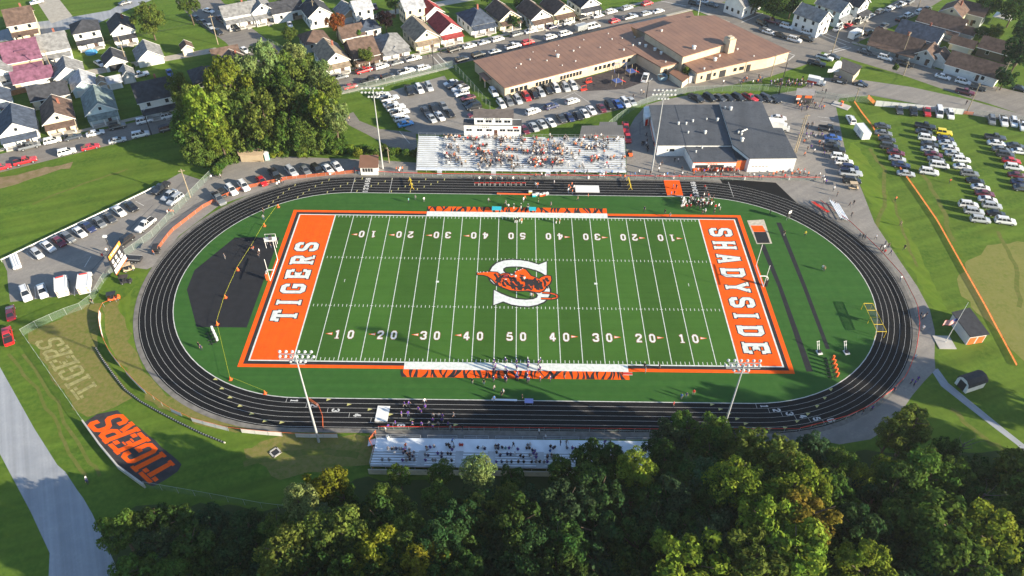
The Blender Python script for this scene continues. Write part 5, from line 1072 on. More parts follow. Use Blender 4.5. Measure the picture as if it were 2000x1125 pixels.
# ================================================================= HOUSES
HC_={'w':(.66,.66,.64),'c':(.62,.53,.38),'g':(.36,.38,.38),'b':(.42,.52,.55),'t':(.42,.32,.22),'d':(.16,.12,.09),'y':(.60,.55,.36)}
RC_={'k':(.045,.047,.055),'g':(.20,.20,.20),'b':(.11,.075,.06),'G':(.15,.19,.185),'r':(.26,.045,.045),'p':(.17,.075,.115),'t':(.24,.19,.14),'n':(.055,.07,.10),'s':(.32,.33,.35)}
def house(u,v,w,d,ang,st,wc,rc,style,label,porch=True,name='house',cat='house',garage=False,chim=False,dorm=False,pitch=.7,flip=False):
    w*=.92;d*=.92
    he=2.7*st+(.5 if not garage else -.2);span=w if style=='fg' else d;rise=span/2*pitch if style!='hip' else min(w,d)/2*pitch*.9
    p=G(u,v,he+rise*.45);t=empty(name,(p.x,p.y,0),ang+(math.pi if flip else 0),label,cat)
    x,y=w/2,d/2;wm=MB();wm.box(-x,-y,0,x,y,he)
    if style=='fg':
        for s in (-1,1): wm.add([(-x,s*y,he),(x,s*y,he),(0,s*y,he+rise)],[(0,1,2) if s<0 else (2,1,0)])
    if style=='sg':
        for s in (-1,1): wm.add([(s*x,-y,he),(s*x,y,he),(s*x,0,he+rise)],[(0,1,2) if s>0 else (2,1,0)])
    wm.build('wall',m_house,t).color=(*HC_[wc],1)
    o=.45;th=.16;r=MB()
    def slab(a,b,c,e):
        a,b,c,e=map(Vector,(a,b,c,e));r.add([a,b,c,e]+[q+Vector((0,0,th)) for q in (a,b,c,e)],[(3,2,1,0),(4,5,6,7),(0,1,5,4),(1,2,6,5),(2,3,7,6),(3,0,4,7)])
    k=rise/(span/2)
    zr=he+rise
    if style=='fg':
        for s in (-1,1):
            q=[(s*(x+o),-y-o,he-o*k),(s*(x+o),y+o,he-o*k),(0,y+o,zr),(0,-y-o,zr)]
            slab(*(q if s>0 else q[::-1]))
    elif style=='sg':
        for s in (-1,1):
            q=[(x+o,s*(y+o),he-o*k),(-x-o,s*(y+o),he-o*k),(-x-o,0,zr),(x+o,0,zr)]
            slab(*(q if s>0 else q[::-1]))
    else:
        m_=min(w,d)/2;ax=max(0,x-m_);ay=max(0,y-m_);zr=he+rise
        B=[(-x-o,-y-o,he-.1),(x+o,-y-o,he-.1),(x+o,y+o,he-.1),(-x-o,y+o,he-.1)];A_=(-ax,-ay,zr);E_=(ax,ay,zr)
        if w>=d: f=[(0,1,5,4),(2,3,4,5),(1,2,5),(3,0,4)]
        else: f=[(1,2,5,4),(3,0,4,5),(0,1,4),(2,3,5)]
        r.add(B+[A_,E_],f+[(3,2,1,0)])
    rf=r.build('roof',m_shingle,t);rf.color=(*RC_[rc],1)
    if style=='fg':
        for e in (-1,1):
            tr=MB();ye=e*(y+o+.03)
            for s in (-1,1):
                a_=Vector((s*(x+o+.02),ye,he-o*k-.02));b_=Vector((0,ye,zr-.02));tr.add([a_,b_,b_+Vector((0,0,.26)),a_+Vector((0,0,.26))],[(0,1,2,3)])
            tr.build('gable_trim',m_white,t)
    elif style=='sg':
        for s in (-1,1): tr=MB();tr.box(-x-o,s*(y+o+.06)-.05,he-o*k-.05,x+o,s*(y+o+.06)+.05,he-o*k+.12);tr.build('gutter',m_white,t)
    chim=chim or (porch and not garage and int(u)%3==0)
    if chim:
        c=MB();c.box(x*.25,y*.2,he,x*.25+.6,y*.2+.6,zr+.9);c.build('chimney',mat('red_brick',(.25,.09,.06),.9,.2,3),rf)
    fr=mat('window_trim',(.62,.62,.6),.6)
    def win(xx,yy,z,side,ww=.95,hh=1.25):
        m=MB()
        if side=='f': m.box(xx-ww/2-.08,yy-.05,z-.08,xx+ww/2+.08,yy-.012,z+hh+.08,0);m.box(xx-ww/2,yy-.075,z,xx+ww/2,yy-.052,z+hh,1)
        else:
            s=1 if xx>0 else -1;a_,b_=sorted((xx+s*.012,xx+s*.05));m.box(a_,yy-ww/2-.08,z-.08,b_,yy+ww/2+.08,z+hh+.08,0);a_,b_=sorted((xx+s*.052,xx+s*.075));m.box(a_,yy-ww/2,z,b_,yy+ww/2,z+hh,1)
        m.build('window',[fr,m_glass],t)
    if garage:
        m=MB();m.box(-w*.36,-y-.05,.05,w*.36,-y-.012,2.1);m.build('garage_doorway',mat('garage_door_pale',(.55,.55,.53),.6) if garage!='open' else m_dark,t)  # an open garage gets a dark sheet painting its shaded inside
        win(x,0,1.1,'s');return t
    for s in range(int(st)):
        z=.5+.9+2.7*s
        if s==0 and porch: win(-w*.28,-y,z,'f',1.4)
        else:
            win(-w*.25,-y,z,'f');win(w*.25,-y,z,'f')
        for yy in (-d*.28,d*.05,d*.33): win(x,yy,z,'s');win(-x,yy,z,'s')
    if style=='fg': win(0,-y,he+rise*.25,'f',.8,.9)
    m=MB();m.box(w*.12,-y-.06,.45,w*.12+.95,-y-.012,2.5);m.build('door',mat('door_dark',(.08,.05,.04),.6),t)
    if porch:
        pd=2.0;m=MB();m.box(-x*.92,-y-pd,.02,x*.92,-y-.015,.42);m.build('porch_floor',m_conc,t)
        m=MB()
        for xx in (-x*.85,0,x*.85): m.box(xx-.12,-y-pd+.1,.42,xx+.12,-y-pd+.34,2.55)
        m.box(-x*.85,-y-pd+.18,.95,x*.1,-y-pd+.24,1.02);m.build('porch_post',m_white,t)
        m=MB();m.add([(-x,-y-pd-.3,2.55),(x,-y-pd-.3,2.55),(x,-y-.02,3.25),(-x,-y-.02,3.25),(-x,-y-pd-.3,2.7),(x,-y-pd-.3,2.7),(x,-y-.02,3.4),(-x,-y-.02,3.4)],[(3,2,1,0),(4,5,6,7),(0,1,5,4),(1,2,6,5),(2,3,7,6),(3,0,4,7)]);q=m.build('porch_roof',m_shingle,t);q.color=(*RC_[rc],1)
        m=MB()
        for i in range(3): m.box(w*.05,-y-pd-.3*(i+1),.02,w*.05+1.3,-y-pd-.3*i-.01,.32-.1*i)
        m.build('step',m_conc,t)
    if dorm:
        m=MB();dz=he+rise*.2;m.box(-1.3,-y*.55,dz,1.3,-y*.02,dz+1.3);m.build('dormer',m_house,t).color=(*HC_[wc],1)
        m=MB();m.add([(-1.6,-y*.65,dz+1.3),(1.6,-y*.65,dz+1.3),(1.6,y*.05,dz+1.7),(-1.6,y*.05,dz+1.7),(-1.6,-y*.65,dz+1.42),(1.6,-y*.65,dz+1.42),(1.6,y*.05,dz+1.82),(-1.6,y*.05,dz+1.82)],[(3,2,1,0),(4,5,6,7),(0,1,5,4),(1,2,6,5),(2,3,7,6),(3,0,4,7)]);q=m.build('dormer_roof',m_shingle,t);q.color=(*RC_[rc],1)
        m=MB();m.box(-.7,-y*.55-.05,dz+.35,.7,-y*.55-.01,dz+1.05);m.build('window',m_glass,t)
    return t
A0=angA
H=house
H(36,26,9,11,A0,2,'c','b','sg','cream two-storey house with red-brown roof in the top left corner')
H(38,92,11,13,A0,1.5,'t','p','sg','house under a broad purple metal roof with a white dormer',dorm=True)
H(62,141,12,7,A0,1,'t','p','sg','long tan garage under a purple metal roof',porch=False,garage=True,name='garage',cat='garage')
H(101,76,9,11,A0,1.5,'w','g','sg','white house with a pale grey roof and brown chimney beside the purple one',chim=True)
H(130,130,9,9,A0,1,'w','g','fg','plain white garage with a grey roof on the alley',garage=True,name='garage',cat='garage')
H(163,46,9,9,A0,2,'w','k','hip','tall white two-storey house with a dark hip roof and lower porch')
H(234,44,8,11,A0,1.5,'w','k','fg','white house with a steep dark roof beside the leafy street tree')
H(221,109,7,7.5,A0,1,'w','k','fg','open-fronted dark-roofed garage beside the tall alley pole',garage='open',name='garage',cat='garage')
H(287,97,8.5,9,A0,1,'w','g','fg','wide white garage with a grey gable roof in the open lawn',garage=True,name='garage',cat='garage')
H(438,97,9,5,A0,1,'w','b','sg','narrow white garage with a brown roof beside the side street',garage=True,name='garage',cat='garage')
H(456,116,8,9,A0,1.5,'d','b','fg','dark steep-roofed house half hidden by the tall trees',chim=True,porch=False)
H(395,139,8,10,A0,1,'d','k','hip','low dark house just above the tall trees',porch=False)
H(246,138,4,5,A0,1,'g','g','fg','small grey rounded shed in the alley shrubs',garage=True,name='shed',cat='shed',pitch=.9)
H(221,152,4,3.6,A0,1,'w','s','sg','small white shed next to the alley shrubs',garage=True,name='shed',cat='shed')
H(197,157,3.5,3.5,A0,1,'t','t','fg','tiny brown shed behind the pale-roofed garage',garage=True,name='shed',cat='shed')
H(363,87,3.6,4,A0,1,'c','b','fg','small tan garden shed on the big lawn',garage=True,name='shed',cat='shed')
H(160,155,7.5,9,A0,1,'b','s','fg','blue-grey garage with a pale metal roof',garage=True,name='garage',cat='garage')
H(93,172,11,8,A0,1,'c','k','sg','cream bungalow with a black roof behind the brown bungalow',porch=False)
H(108,212,8.5,12,A0,1.2,'c','b','fg','bungalow with a brown gabled roof and deep front porch')
H(190,193,8.8,13,A0,1.2,'b','G','fg','pale blue bungalow with a green-grey gabled roof')
H(28,232,10,13,A0,1.2,'w','n','fg','white bungalow with a blue-grey roof at the left edge')
H(297,168,11,11,A0,2,'w','k','sg','white two-part house with dark roofs next to the tall trees')
H(-8,128,8,10,A0,1.2,'w','g','fg','white house cut off at the far left edge')
H(-16,185,9,9,A0,1,'b','n','fg','blue-roofed house cut off at the left edge')
H(465,14,13,8,A0,1.5,'w','g','sg','wide white house with glazed porches beside the narrow street')
H(505,6,8,10,A0,1.5,'w','g','fg','white house with a grey roof and balcony at the top')
H(556,8,12,8,A0,1.2,'w','k','sg','long white house with a dark roof above the vegetable garden',porch=False)
H(616,12,9,11,A0,1.5,'w','k','fg','white dark-roofed house behind the rusty tree',porch=False)
H(677,17,7.5,9,A0,1,'t','g','fg','tan garage with a grey roof by the alley',garage=True,name='garage',cat='garage')
H(704,6,7,7,A0,2,'w','s','sg','narrow tall white house at the top',porch=False)
H(803,4,8,7,A0,2,'c','s','sg','cream block-like house at the top beside the alley',porch=False)
H(683,56,8.5,8,A0,1,'c','b','sg','cream garage with a dark brown roof beside the rusty tree',garage=True,name='garage',cat='garage')
H(716,44,8,8,A0,1,'w','n','hip','white cottage with a blue-grey hip roof beside the purple tree',porch=False)
H(612,66,9,9,A0,1,'g','b','hip','small grey house with a brown hip roof behind the corner house',porch=False)
H(645,98,8.8,13,A0,1.3,'w','t','fg','white corner house with a tan and black gabled roof')
H(704,86,9,12,A0,1.2,'d','b','sg','dark stone house with a brown roof behind a street tree')
H(760,75,10,12,A0,1.1,'w','g','hip','white house with a large pale grey hip roof')
H(820,54,9,13,A0,1.3,'c','t','fg','cream house with a brown gabled roof and decorated porch')
H(868,42,8.5,12,A0,1.4,'w','r','fg','white house with a bright red gabled roof')
H(841,13,7.5,8,A0,1.1,'w','r','fg','white garage with a bright red roof behind the red-roofed house',garage=True,name='garage',cat='garage')
H(929,26,10,13,A0,1.2,'w','n','hip','white house with a dark blue hip roof and red chimney',chim=True)
H(982,18,8.5,12,A0,1.3,'y','b','fg','yellowish house with brown gables at the school street')
H(1043,16,8.5,12,A0,1.3,'w','b','fg','white house with a brown roof and front stairs')
H(1088,7,8.5,11,A0,1.3,'y','b','fg','cream house behind clipped shrubs on the school street')
H(1140,-6,8.5,11,A0,1.3,'w','k','fg','white house at the top edge with tall front steps')
H(1590,22,8,11,angE,2,'w','g','fg','tall white house with a grey gabled roof at the crossroads',porch=False)
H(1630,4,7.5,11,angE,2,'b','g','fg','tall pale blue house next to the crossroads house')
H(1668,-5,7.5,10,angE,2,'w','k','fg','white porch house at the top of the climbing street')
H(1450,-6,9,9,angE,1.5,'w','g','sg','white building at the top edge above the school corner',porch=False)
H(1755,76,17,10,angB,1,'g','b','sg','long grey house with a brown roof and white porch railing')
H(1815,97,7,8,angB,1,'g','b','fg','brown-gabled grey annex joined to the long porch house',porch=False)
H(1800,57,15,9,angB,1.2,'w','n','sg','white house with a dark blue roof behind the long porch house')
H(1843,36,16,9,angB,1.2,'w','b','sg','white house with a dark brown roof, third back from the lower street')
H(1866,14,8,9,angB,2,'y','b','fg','tall cream house at the top right')
H(1905,14,9,8,angB,1.5,'g','b','sg','grey house beside the tall cream one',porch=False)
H(1884,80,8,5,angB,1,'c','b','sg','low cream garage with a brown roof on the back lawn',garage=True,name='garage',cat='garage')
H(1884,55,8,5,angB,1,'w','b','sg','white brown-roofed garage below the white fence',garage=True,name='garage',cat='garage')
H(1837,105,7,6,angB,1,'w','b','fg','small white garage with a brown roof by the lower street',garage=True,name='garage',cat='garage')
H(1908,122,17,9,angB,1,'w','b','sg','long white house with a dark brown roof near the right corner',porch=False)
H(1960,88,14,8,angB,1,'d','b','sg','brown-roofed house hidden in trees at the right edge',porch=False)
p=G(1960,32,2.2);t=empty('party_canopy',(p.x,p.y,0),angB,'white canopy tent on the back lawn at the right edge','canopy');mb=MB();mb.add([(-3,-3,2.2),(3,-3,2.2),(3,3,2.2),(-3,3,2.2),(0,0,3.4)],[(0,1,4),(1,2,4),(2,3,4),(3,0,4),(3,2,1,0)]);mb.build('canopy_top',m_white,t);mb=MB()
for x in (-2.9,2.9):
    for y in (-2.9,2.9): mb.tube((x,y,0),(x,y,2.2),.05,n=5)
mb.build('leg',m_steel,t)
p=G(178,102,.3);t=empty('paddling_pool',(p.x,p.y,.02),0,'round bright blue paddling pool on a back lawn','pool');mb=MB();mb.tube((0,0,0),(0,0,.55),1.9,n=20);mb.build('pool_wall',mat('pool_blue',(.05,.25,.5),.4),t);mb=MB();mb.poly([(1.75*math.cos(i*.314),1.75*math.sin(i*.314)) for i in range(20)],.56);mb.build('pool_water',mat('pool_water',(.1,.4,.65),.1),t)
# ================================================================= TREES
def crown_mesh(seed,lobes=44,per=330,leaf=.052,flat=.85,spread=.80,lr=(.17,.34),drop=0.0):
    g=np.random.default_rng(seed);C=[];Rr=[]
    for i in range(lobes):
        d=g.normal(size=3);d/=np.linalg.norm(d);rad=spread*g.uniform(.25,1.0)**.6;c=d*rad;c[2]*=flat
        c[2]-=drop*(c[0]**2+c[1]**2);C.append(c);Rr.append(g.uniform(*lr)*(1-.25*rad))
    C=np.array(C);Rr=np.array(Rr);P=[];N=[]
    for i in range(lobes):
        n=int(per*(Rr[i]/.34)**2);d=g.normal(size=(n,3));d/=np.linalg.norm(d,axis=1)[:,None];d[:,2]=np.where((d[:,2]<-.3)&(g.random(n)<.6),-d[:,2],d[:,2])
        rr=Rr[i]*(.62+.42*g.random(n)**.7+.35*(g.random(n)<.10)*g.random(n));p=C[i]+d*rr[:,None]
        # leave gaps: drop patches by a cheap lattice noise
        q=np.sin(p[:,0]*9+seed)*np.sin(p[:,1]*9+2*seed)*np.sin(p[:,2]*9+3*seed);keep=q>-.42
        dd=np.linalg.norm(p[:,None,:]-C[None],axis=2)/Rr[None];dd[:,i]=9;keep&=dd.min(1)>.62
        P.append(p[keep]);N.append(d[keep])
    P=np.concatenate(P);N=np.concatenate(N);n=len(P)
    N=N+g.normal(size=(n,3))*.55+np.array([0,0,.25]);N/=np.linalg.norm(N,axis=1)[:,None]
    a=np.cross(N,g.normal(size=(n,3)));a/=np.linalg.norm(a,axis=1)[:,None];b=np.cross(N,a);s=leaf*g.uniform(.6,1.45,n)[:,None]
    V=np.empty((n,4,3));V[:,0]=P-a*s;V[:,1]=P-b*s*.62+N*s*.18;V[:,2]=P+a*s;V[:,3]=P+b*s*.62+N*s*.18
    me=bpy.data.meshes.new('crown');me.vertices.add(n*4);me.vertices.foreach_set('co',V.reshape(-1).astype(np.float32))
    me.loops.add(n*4);me.loops.foreach_set('vertex_index',np.arange(n*4,dtype=np.int32));me.polygons.add(n);me.polygons.foreach_set('loop_start',np.arange(0,n*4,4,dtype=np.int32))
    me.materials.append(m_leaf);me.update(calc_edges=True);me.validate();return me
CRN=[crown_mesh(1),crown_mesh(2,56,330,.046),crown_mesh(3,36,330,.056,.95,.74),crown_mesh(4,60,300,.044,.75,.84),crown_mesh(5,34,360,.055,1.05,.72),crown_mesh(6,50,330,.050,.9,.82,(.15,.30)),crown_mesh(7,40,340,.052,1.0,.85,(.16,.33)),crown_mesh(8,48,320,.048,.8,.8)]
CRS=[crown_mesh(11,14,150,.10,.8,.5,(.35,.5)),crown_mesh(12,16,120,.11,.8,.5,(.35,.5))]
def trunk_mesh(seed):
    r=random.Random(seed);mb=MB();mb.tube((0,0,0),(.02,.01,.55),.030,.020,n=7);mb.tube((.02,.01,.55),(.0,.03,.85),.020,.008,n=6)
    for k in range(6):
        a=r.uniform(0,6.28);z=.36+.08*k;l=r.uniform(.14,.24);p=(.01,.01,z);q=(l*math.cos(a),l*math.sin(a),z+l*.9);mb.tube(p,q,.012,.004,n=5)
    return mb.mesh('trunk',m_bark)
TRK=[trunk_mesh(s) for s in range(3)]
TC={'dark':((.046,.092,.022),'dark green'),'deep':((.040,.084,.028),'deep green'),'mid':((.080,.142,.027),'mid green'),'blue':((.052,.096,.042),'bluish green'),'bright':((.150,.205,.026),'bright yellow-green'),'pale':((.165,.220,.072),'pale green'),'olive':((.105,.150,.030),'olive green'),'gold':((.150,.165,.018),'yellow-green'),'rust':((.24,.085,.022),'rusty orange'),'plum':((.026,.016,.018),'dark purple'),'tinge':((.20,.175,.028),'orange-tinged')}
TREES=[]
def T(u,v,h,r,c,where,group,name='broadleaf_tree',tall=1.0): TREES.append((u,v,h,r,c,where,group,name,tall))
SHADET=[]
W_='in the wood below the stadium';GW='trees in the wood below the stadium'
for q in [(935,922,14,3.3,'pale',1.35),(588,985,13,3.9,'pale',1),(636,948,13,3.9,'gold',1.1),(655,1042,17,5.6,'olive',1),(560,1085,17,5.5,'olive',1),(735,1085,17,4.6,'gold',1),(830,1112,17,4.5,'gold',1),(1245,915,15,4.0,'bright',1),(1350,1108,19,7.0,'bright',.9),(1462,880,16,5.0,'olive',1),(1440,950,18,5.5,'bright',1),(1527,905,17,5.0,'olive',1),(1555,955,19,6.0,'bright',1.1),(1578,1010,20,5.2,'tinge',1.2),(1500,1020,20,5.6,'bright',1.1),(1560,1085,21,6.0,'bright',1),(1470,1095,20,5.5,'olive',1),(1395,855,13,4.5,'mid',1),(1340,840,12,4.0,'mid',1),(1782,835,13,4.8,'olive',1.1),(1742,852,12,3.6,'olive',1),(1840,1040,18,8.0,'mid',.9),(1765,1020,16,6.0,'mid',1),(1925,1060,17,6.5,'bright',.9),(1870,1110,19,7.0,'mid',1),(1685,935,13,2.6,'bright',1.4),(1724,915,13,2.4,'bright',1.5),(1812,895,12,2.2,'olive',1.5),(1590,880,13,3.4,'blue',1.1),(1640,905,13,3.5,'mid',1),(1690,1115,19,5,'bright',1),(1985,920,14,4.5,'olive',1),(1105,938,11,3.6,'dark',1),(1092,912,10,2.6,'mid',1),(1150,900,12,3.9,'dark',1.1),(1195,893,11,3.4,'dark',1),(1290,885,11,3.6,'deep',1),(1310,855,12,3.8,'blue',1),(1000,935,9,3,'dark',1),(860,925,8,2.6,'mid',1),(780,928,8,2.4,'mid',1),(1300,900,13,4,'dark',1)]:
    T(*q[:5],W_,GW,'broadleaf_tree',q[5])
random.seed(33)
def edge(u):   # upper outline of the wood in the picture
    E=[(150,1090),(190,1030),(262,975),(330,985),(420,1000),(520,1010),(560,975),(620,960),(700,945),(760,940),(900,935),(1060,930),(1110,905),(1160,885),(1240,868),(1300,858),(1350,848),(1480,838),(1560,868),(1650,900),(1720,880),(1800,858),(1860,868),(1960,885),(2100,900)]
    for (a,b),(c,d) in zip(E[:-1],E[1:]):
        if a<=u<=c: return b+(d-b)*(u-a)/(c-a)
    return 1100
tint=['dark','deep','dark','mid','deep','blue','dark','mid','olive','deep']
row=0;v=850
while v<1215:
    u=160+(row%2)*30+random.uniform(-8,8)
    while u<2080:
        uu=u+random.uniform(-16,16);vv=v+random.uniform(-12,12)
        if vv>edge(uu)+14 and not (uu<250 and vv>1060) and all((uu-t[0])**2+(vv-t[1])**2>(t[3]*6.5)**2 for t in TREES[:43]):
            near=vv-edge(uu);h=random.uniform(9.5,13) if near<70 else random.uniform(11.5,17)
            if uu<540: h=random.uniform(7.5,10.5)
            T(uu,vv,h,random.uniform(3.0,4.4) if near<70 else random.uniform(3.6,5.4),random.choice(tint),W_,GW,'broadleaf_tree',random.uniform(.9,1.2))
        u+=66
    v+=44;row+=1
for x,y,h,r in ((92,-74,17,5),(99,-66,18,6),(108,-72,18,6),(112,-60,16,6),(120,-66,17,6),(96,-84,18,6),(128,-75,18,7),(106,-86,18,7)):
    pass
C_='in the tall clump';GC='trees in the tall clump'
for q in [(402,228,22,6.6,'bright',1.1),(440,172,23,6.4,'bright',1.1),(372,205,17,5.0,'mid',1),(388,290,13,4.6,'mid',1),(470,146,21,5.5,'pale',1),(515,120,21,5.2,'pale',1),(545,178,19,6.0,'mid',1),(515,232,19,6.4,'olive',1),(592,140,18,5.2,'olive',1),(605,208,18,5.8,'mid',1),(652,228,17,4.2,'pale',1),(628,215,19,4.2,'bright',1),(568,258,17,5.6,'dark',1),(470,258,17,5.2,'mid',1),(622,268,14,4.4,'mid',1),(655,280,11,3.4,'mid',1),(430,268,13,4.2,'bright',1),(350,170,14,3.8,'mid',1),(575,108,16,4.0,'pale',1),(640,180,16,4.2,'olive',1),(500,180,17,5.0,'mid',1),(480,215,19,5.4,'mid',1),(545,285,11,4.0,'dark',1),(600,290,10,3.6,'mid',1),(410,312,8,3.2,'mid',1),(450,225,19,6,'mid',1.1),(565,205,19,6,'olive',1),(500,285,11,4.2,'deep',1),(530,262,14,5,'dark',1),(590,262,14,5,'mid',1),(640,262,12,4,'dark',1),(450,300,9,3.6,'dark',1),(365,255,14,4.6,'mid',1),(545,125,17,5,'olive',1),(625,150,16,4.4,'pale',1)]:
    T(q[0],q[1],q[2],q[3]*1.1,{'dark':'mid','deep':'dark','mid':'mid' if q[0]%2 else 'olive'}.get(q[4],q[4]),C_,GC,'broadleaf_tree',q[5]*1.3)
G2='trees among the houses'
for u,v,h,r,c,wh in [(290,36,13,6.2,'olive','on the lawn beside the white gabled house'),(368,10,11,4.4,'mid','at the top edge above the narrow street'),(655,42,9.5,3.6,'rust','between the garages behind the corner house'),(752,38,9,3.8,'plum','behind the grey hip-roofed house'),(565,66,6,3.0,'olive','on the corner lawn by the narrow street'),(714,106,8,3.2,'olive','in front of the dark stone house'),(1004,42,5.5,2.6,'dark','beside the white house with front stairs'),(1038,36,5,2.4,'olive','left of the stairs of the school-street house'),(1516,10,10,5,'dark','above the crossroads at the top'),(1548,6,10,4.6,'deep','beside the tall crossroads house'),(1480,2,9,4.2,'dark','above the white pickup at the top'),(1992,105,13,6.5,'deep','at the right edge by the corner house'),(1982,18,12,6.2,'dark','in the top right corner'),(1930,10,11,5.2,'dark','left of the top right corner'),(1945,62,6,3.6,'olive','on the lit lawn below the canopy tent'),(2000,60,11,5,'deep','at the right edge below the top corner'),(1918,62,6,2.6,'dark','beside the lit bush below the canopy tent'),(255,133,3.5,2.2,'mid','in the alley beside the rounded shed'),(236,150,3.6,1.9,'bright','in the alley beside the small white shed'),(1341,138,4.0,1.5,'bright','behind the long cream school shed'),(1015,6,7,3,'dark','at the top between school-street houses'),(700,66,4,1.8,'mid','in the yard of the dark stone house'),(20,262,3.4,1.6,'olive','by the porch of the leftmost white house'),(1750,132,3,1.3,'mid','by the lower street below the annex'),(1905,147,3,1.6,'mid','in front of the long white house'),(1965,150,8,4,'deep','at the right beside the lower street'),(560,2,8,4,'mid','at the top edge behind the terrace'),(770,-4,10,5,'mid','at the top edge near the cream block'),(960,-12,10,5,'dark','at the top edge above the yellowish house')]:
    T(u,v,h,r,c,wh,G2,'broadleaf_tree' if h>5 else 'garden_shrub')
GS='clipped garden shrubs'
for u,v,wh in [(758,100,'left of the path to the hip-roofed house'),(767,99,'second along the path of the hip-roofed house'),(788,95,'right of the hip-roofed house steps'),(797,93,'at the lawn corner of the hip-roofed house'),(1092,22,'left of the cream house steps'),(1116,20,'right of the cream house steps'),(1028,44,'by the front stairs of the white house'),(822,88,'by the decorated porch'),(990,52,'by the yellowish house porch'),(627,124,'at the corner house wall')]:
    T(u,v,1.9,1.5,'mid',wh,GS,'garden_shrub')
GV='vine-covered shrubs under the clump'
random.seed(8)
for i in range(22):
    T(535+i*13.5+random.uniform(-4,4),294+random.uniform(-4,6),random.uniform(2.2,3.4),random.uniform(1.5,2.2),random.choice(('bright','olive','bright','mid')),'in the vine strip above the track car row',GV,'wild_shrub')
for u,v in ((430,325),(437,318),(446,312),(422,334)): T(u,v,3.0,1.8,'mid','in the vine strip at the clump corner',GV,'wild_shrub')
OFF='beyond the edge of the wood'
random.seed(91)
for x,y,h in [(96,-60,22),(108,-62,25),(116,-56,24),(126,-64,26),(130,-50,24),(122,-42,20),(2,-94,24),(-10,-86,25),(-22,-85,24),(-34,-85,23),(4,-86,25),(18,-87,25)]:  # unseen trees added out of view to shade road, stand and lawn
    SHADET.append((x,y,h))
TREES.sort(key=lambda t:t[0])
cnt={};seen={}
for t in TREES: k=(t[4],t[5],t[7]);cnt[k]=cnt.get(k,0)+1
rt=random.Random(77)
def side_word(u,v):
    return ''
for i,(u,v,h,r,c,where,group,name,tall) in enumerate(TREES):
    zc=max(r*.55,h-r*.85*tall);p=G(u,v,zc)
    if group==GC:
        yl=G(u,324 if u<450 else 302).y+.8
        while p.y<yl and zc>r*.45: zc-=.4;p=G(u,v,zc)
        h=min(h,zc+r*.85*tall)
    e=empty(name,(p.x,p.y,0),rt.uniform(0,6.28));rgb,cn=TC[c]
    k=(c,where,name);n=seen.get(k,0);seen[k]=n+1;nm={'broadleaf_tree':'tree','garden_shrub':'shrub','wild_shrub':'shrub'}[name]
    lab=f"{cn} {nm} {where}" if cnt[k]==1 else f"{cn} {nm} {where}, {ordn(n)} such from the left"
    tag(e,lab,nm,group)
    me=CRN[i%8] if r>2.3 else CRS[i%2]
    o=link('crown',me,e,(0,0,zc));o.scale=(r,r*rt.uniform(.88,1.1),r*tall);f=rt.uniform(.82,1.2);o.color=(rgb[0]*f*rt.uniform(.9,1.12),rgb[1]*f,rgb[2]*f,1)
    if name!='garden_shrub':
        q=link('trunk',TRK[i%3],e);q.scale=(h*.8,h*.8,h*.98)
for i,(x,y,h) in enumerate(SHADET):
    r=h*.27;e=empty('broadleaf_tree',(x,y,0),i*1.7);tag(e,f'tall dark tree beyond the edge of the wood, {ordn(i)} of the unseen outer row added for shade','tree','unseen trees added for shade')
    o=link('crown',CRN[i%8],e,(0,0,h-r*1.2));o.scale=(r,r,r*1.4);o.color=(*TC['dark'][0],1);q=link('trunk',TRK[i%3],e);q.scale=(h*.8,h*.8,h*.95)
# bare dead trees standing out of the wood
def dead(u,v,h,label,seed):
    p=G(u,v,h*.75);t=empty('dead_tree',(p.x,p.y,0),0,label,'tree');r=random.Random(seed);mb=MB();mb.tube((0,0,0),(.3,.1,h*.7),.22,.12,n=6);mb.build('trunk',mat('dead_wood',(.17,.15,.13),.9),t);mb=MB()
    for k in range(5):
        a=r.uniform(0,6.28);l=r.uniform(1.5,3);z=h*(.55+.03*k);q=(.25+l*math.cos(a)*.7,.1+l*math.sin(a)*.7,z+l);mb.tube((.25,.1,z),q,.09,.03,n=5);mb.tube(q,(q[0]+r.uniform(-.8,.8),q[1]+r.uniform(-.8,.8),q[2]+1.2),.03,.012,n=4)
    mb.build('branch',MATS['dead_wood'],t)
dead(1083,1055,17,'bare grey dead tree with two arms near the bottom centre',1);dead(803,1020,15,'slim bare trunk standing in the dark middle of the wood',2);dead(1745,955,15,'twisted bare tree in the right half of the wood',3);dead(1925,960,16,'bare forked tree at the right of the wood',4);dead(1885,862,13,'thin bare branches at the upper right wood edge',5);dead(780,1075,18,'pale branching trunk beside the golden tree',6)
area('woodland_floor',ground_mat('leaf_litter',[(.045,.065,.020),(.06,.072,.028),(.034,.056,.016)],[.2,.8]),.004,(180,1040),(262,990),(420,985),(520,995),(700,935),(1060,925),(1250,885),(1480,860),(1600,885),(1740,880),(1990,885),(2300,940),(2300,1400),(180,1400))
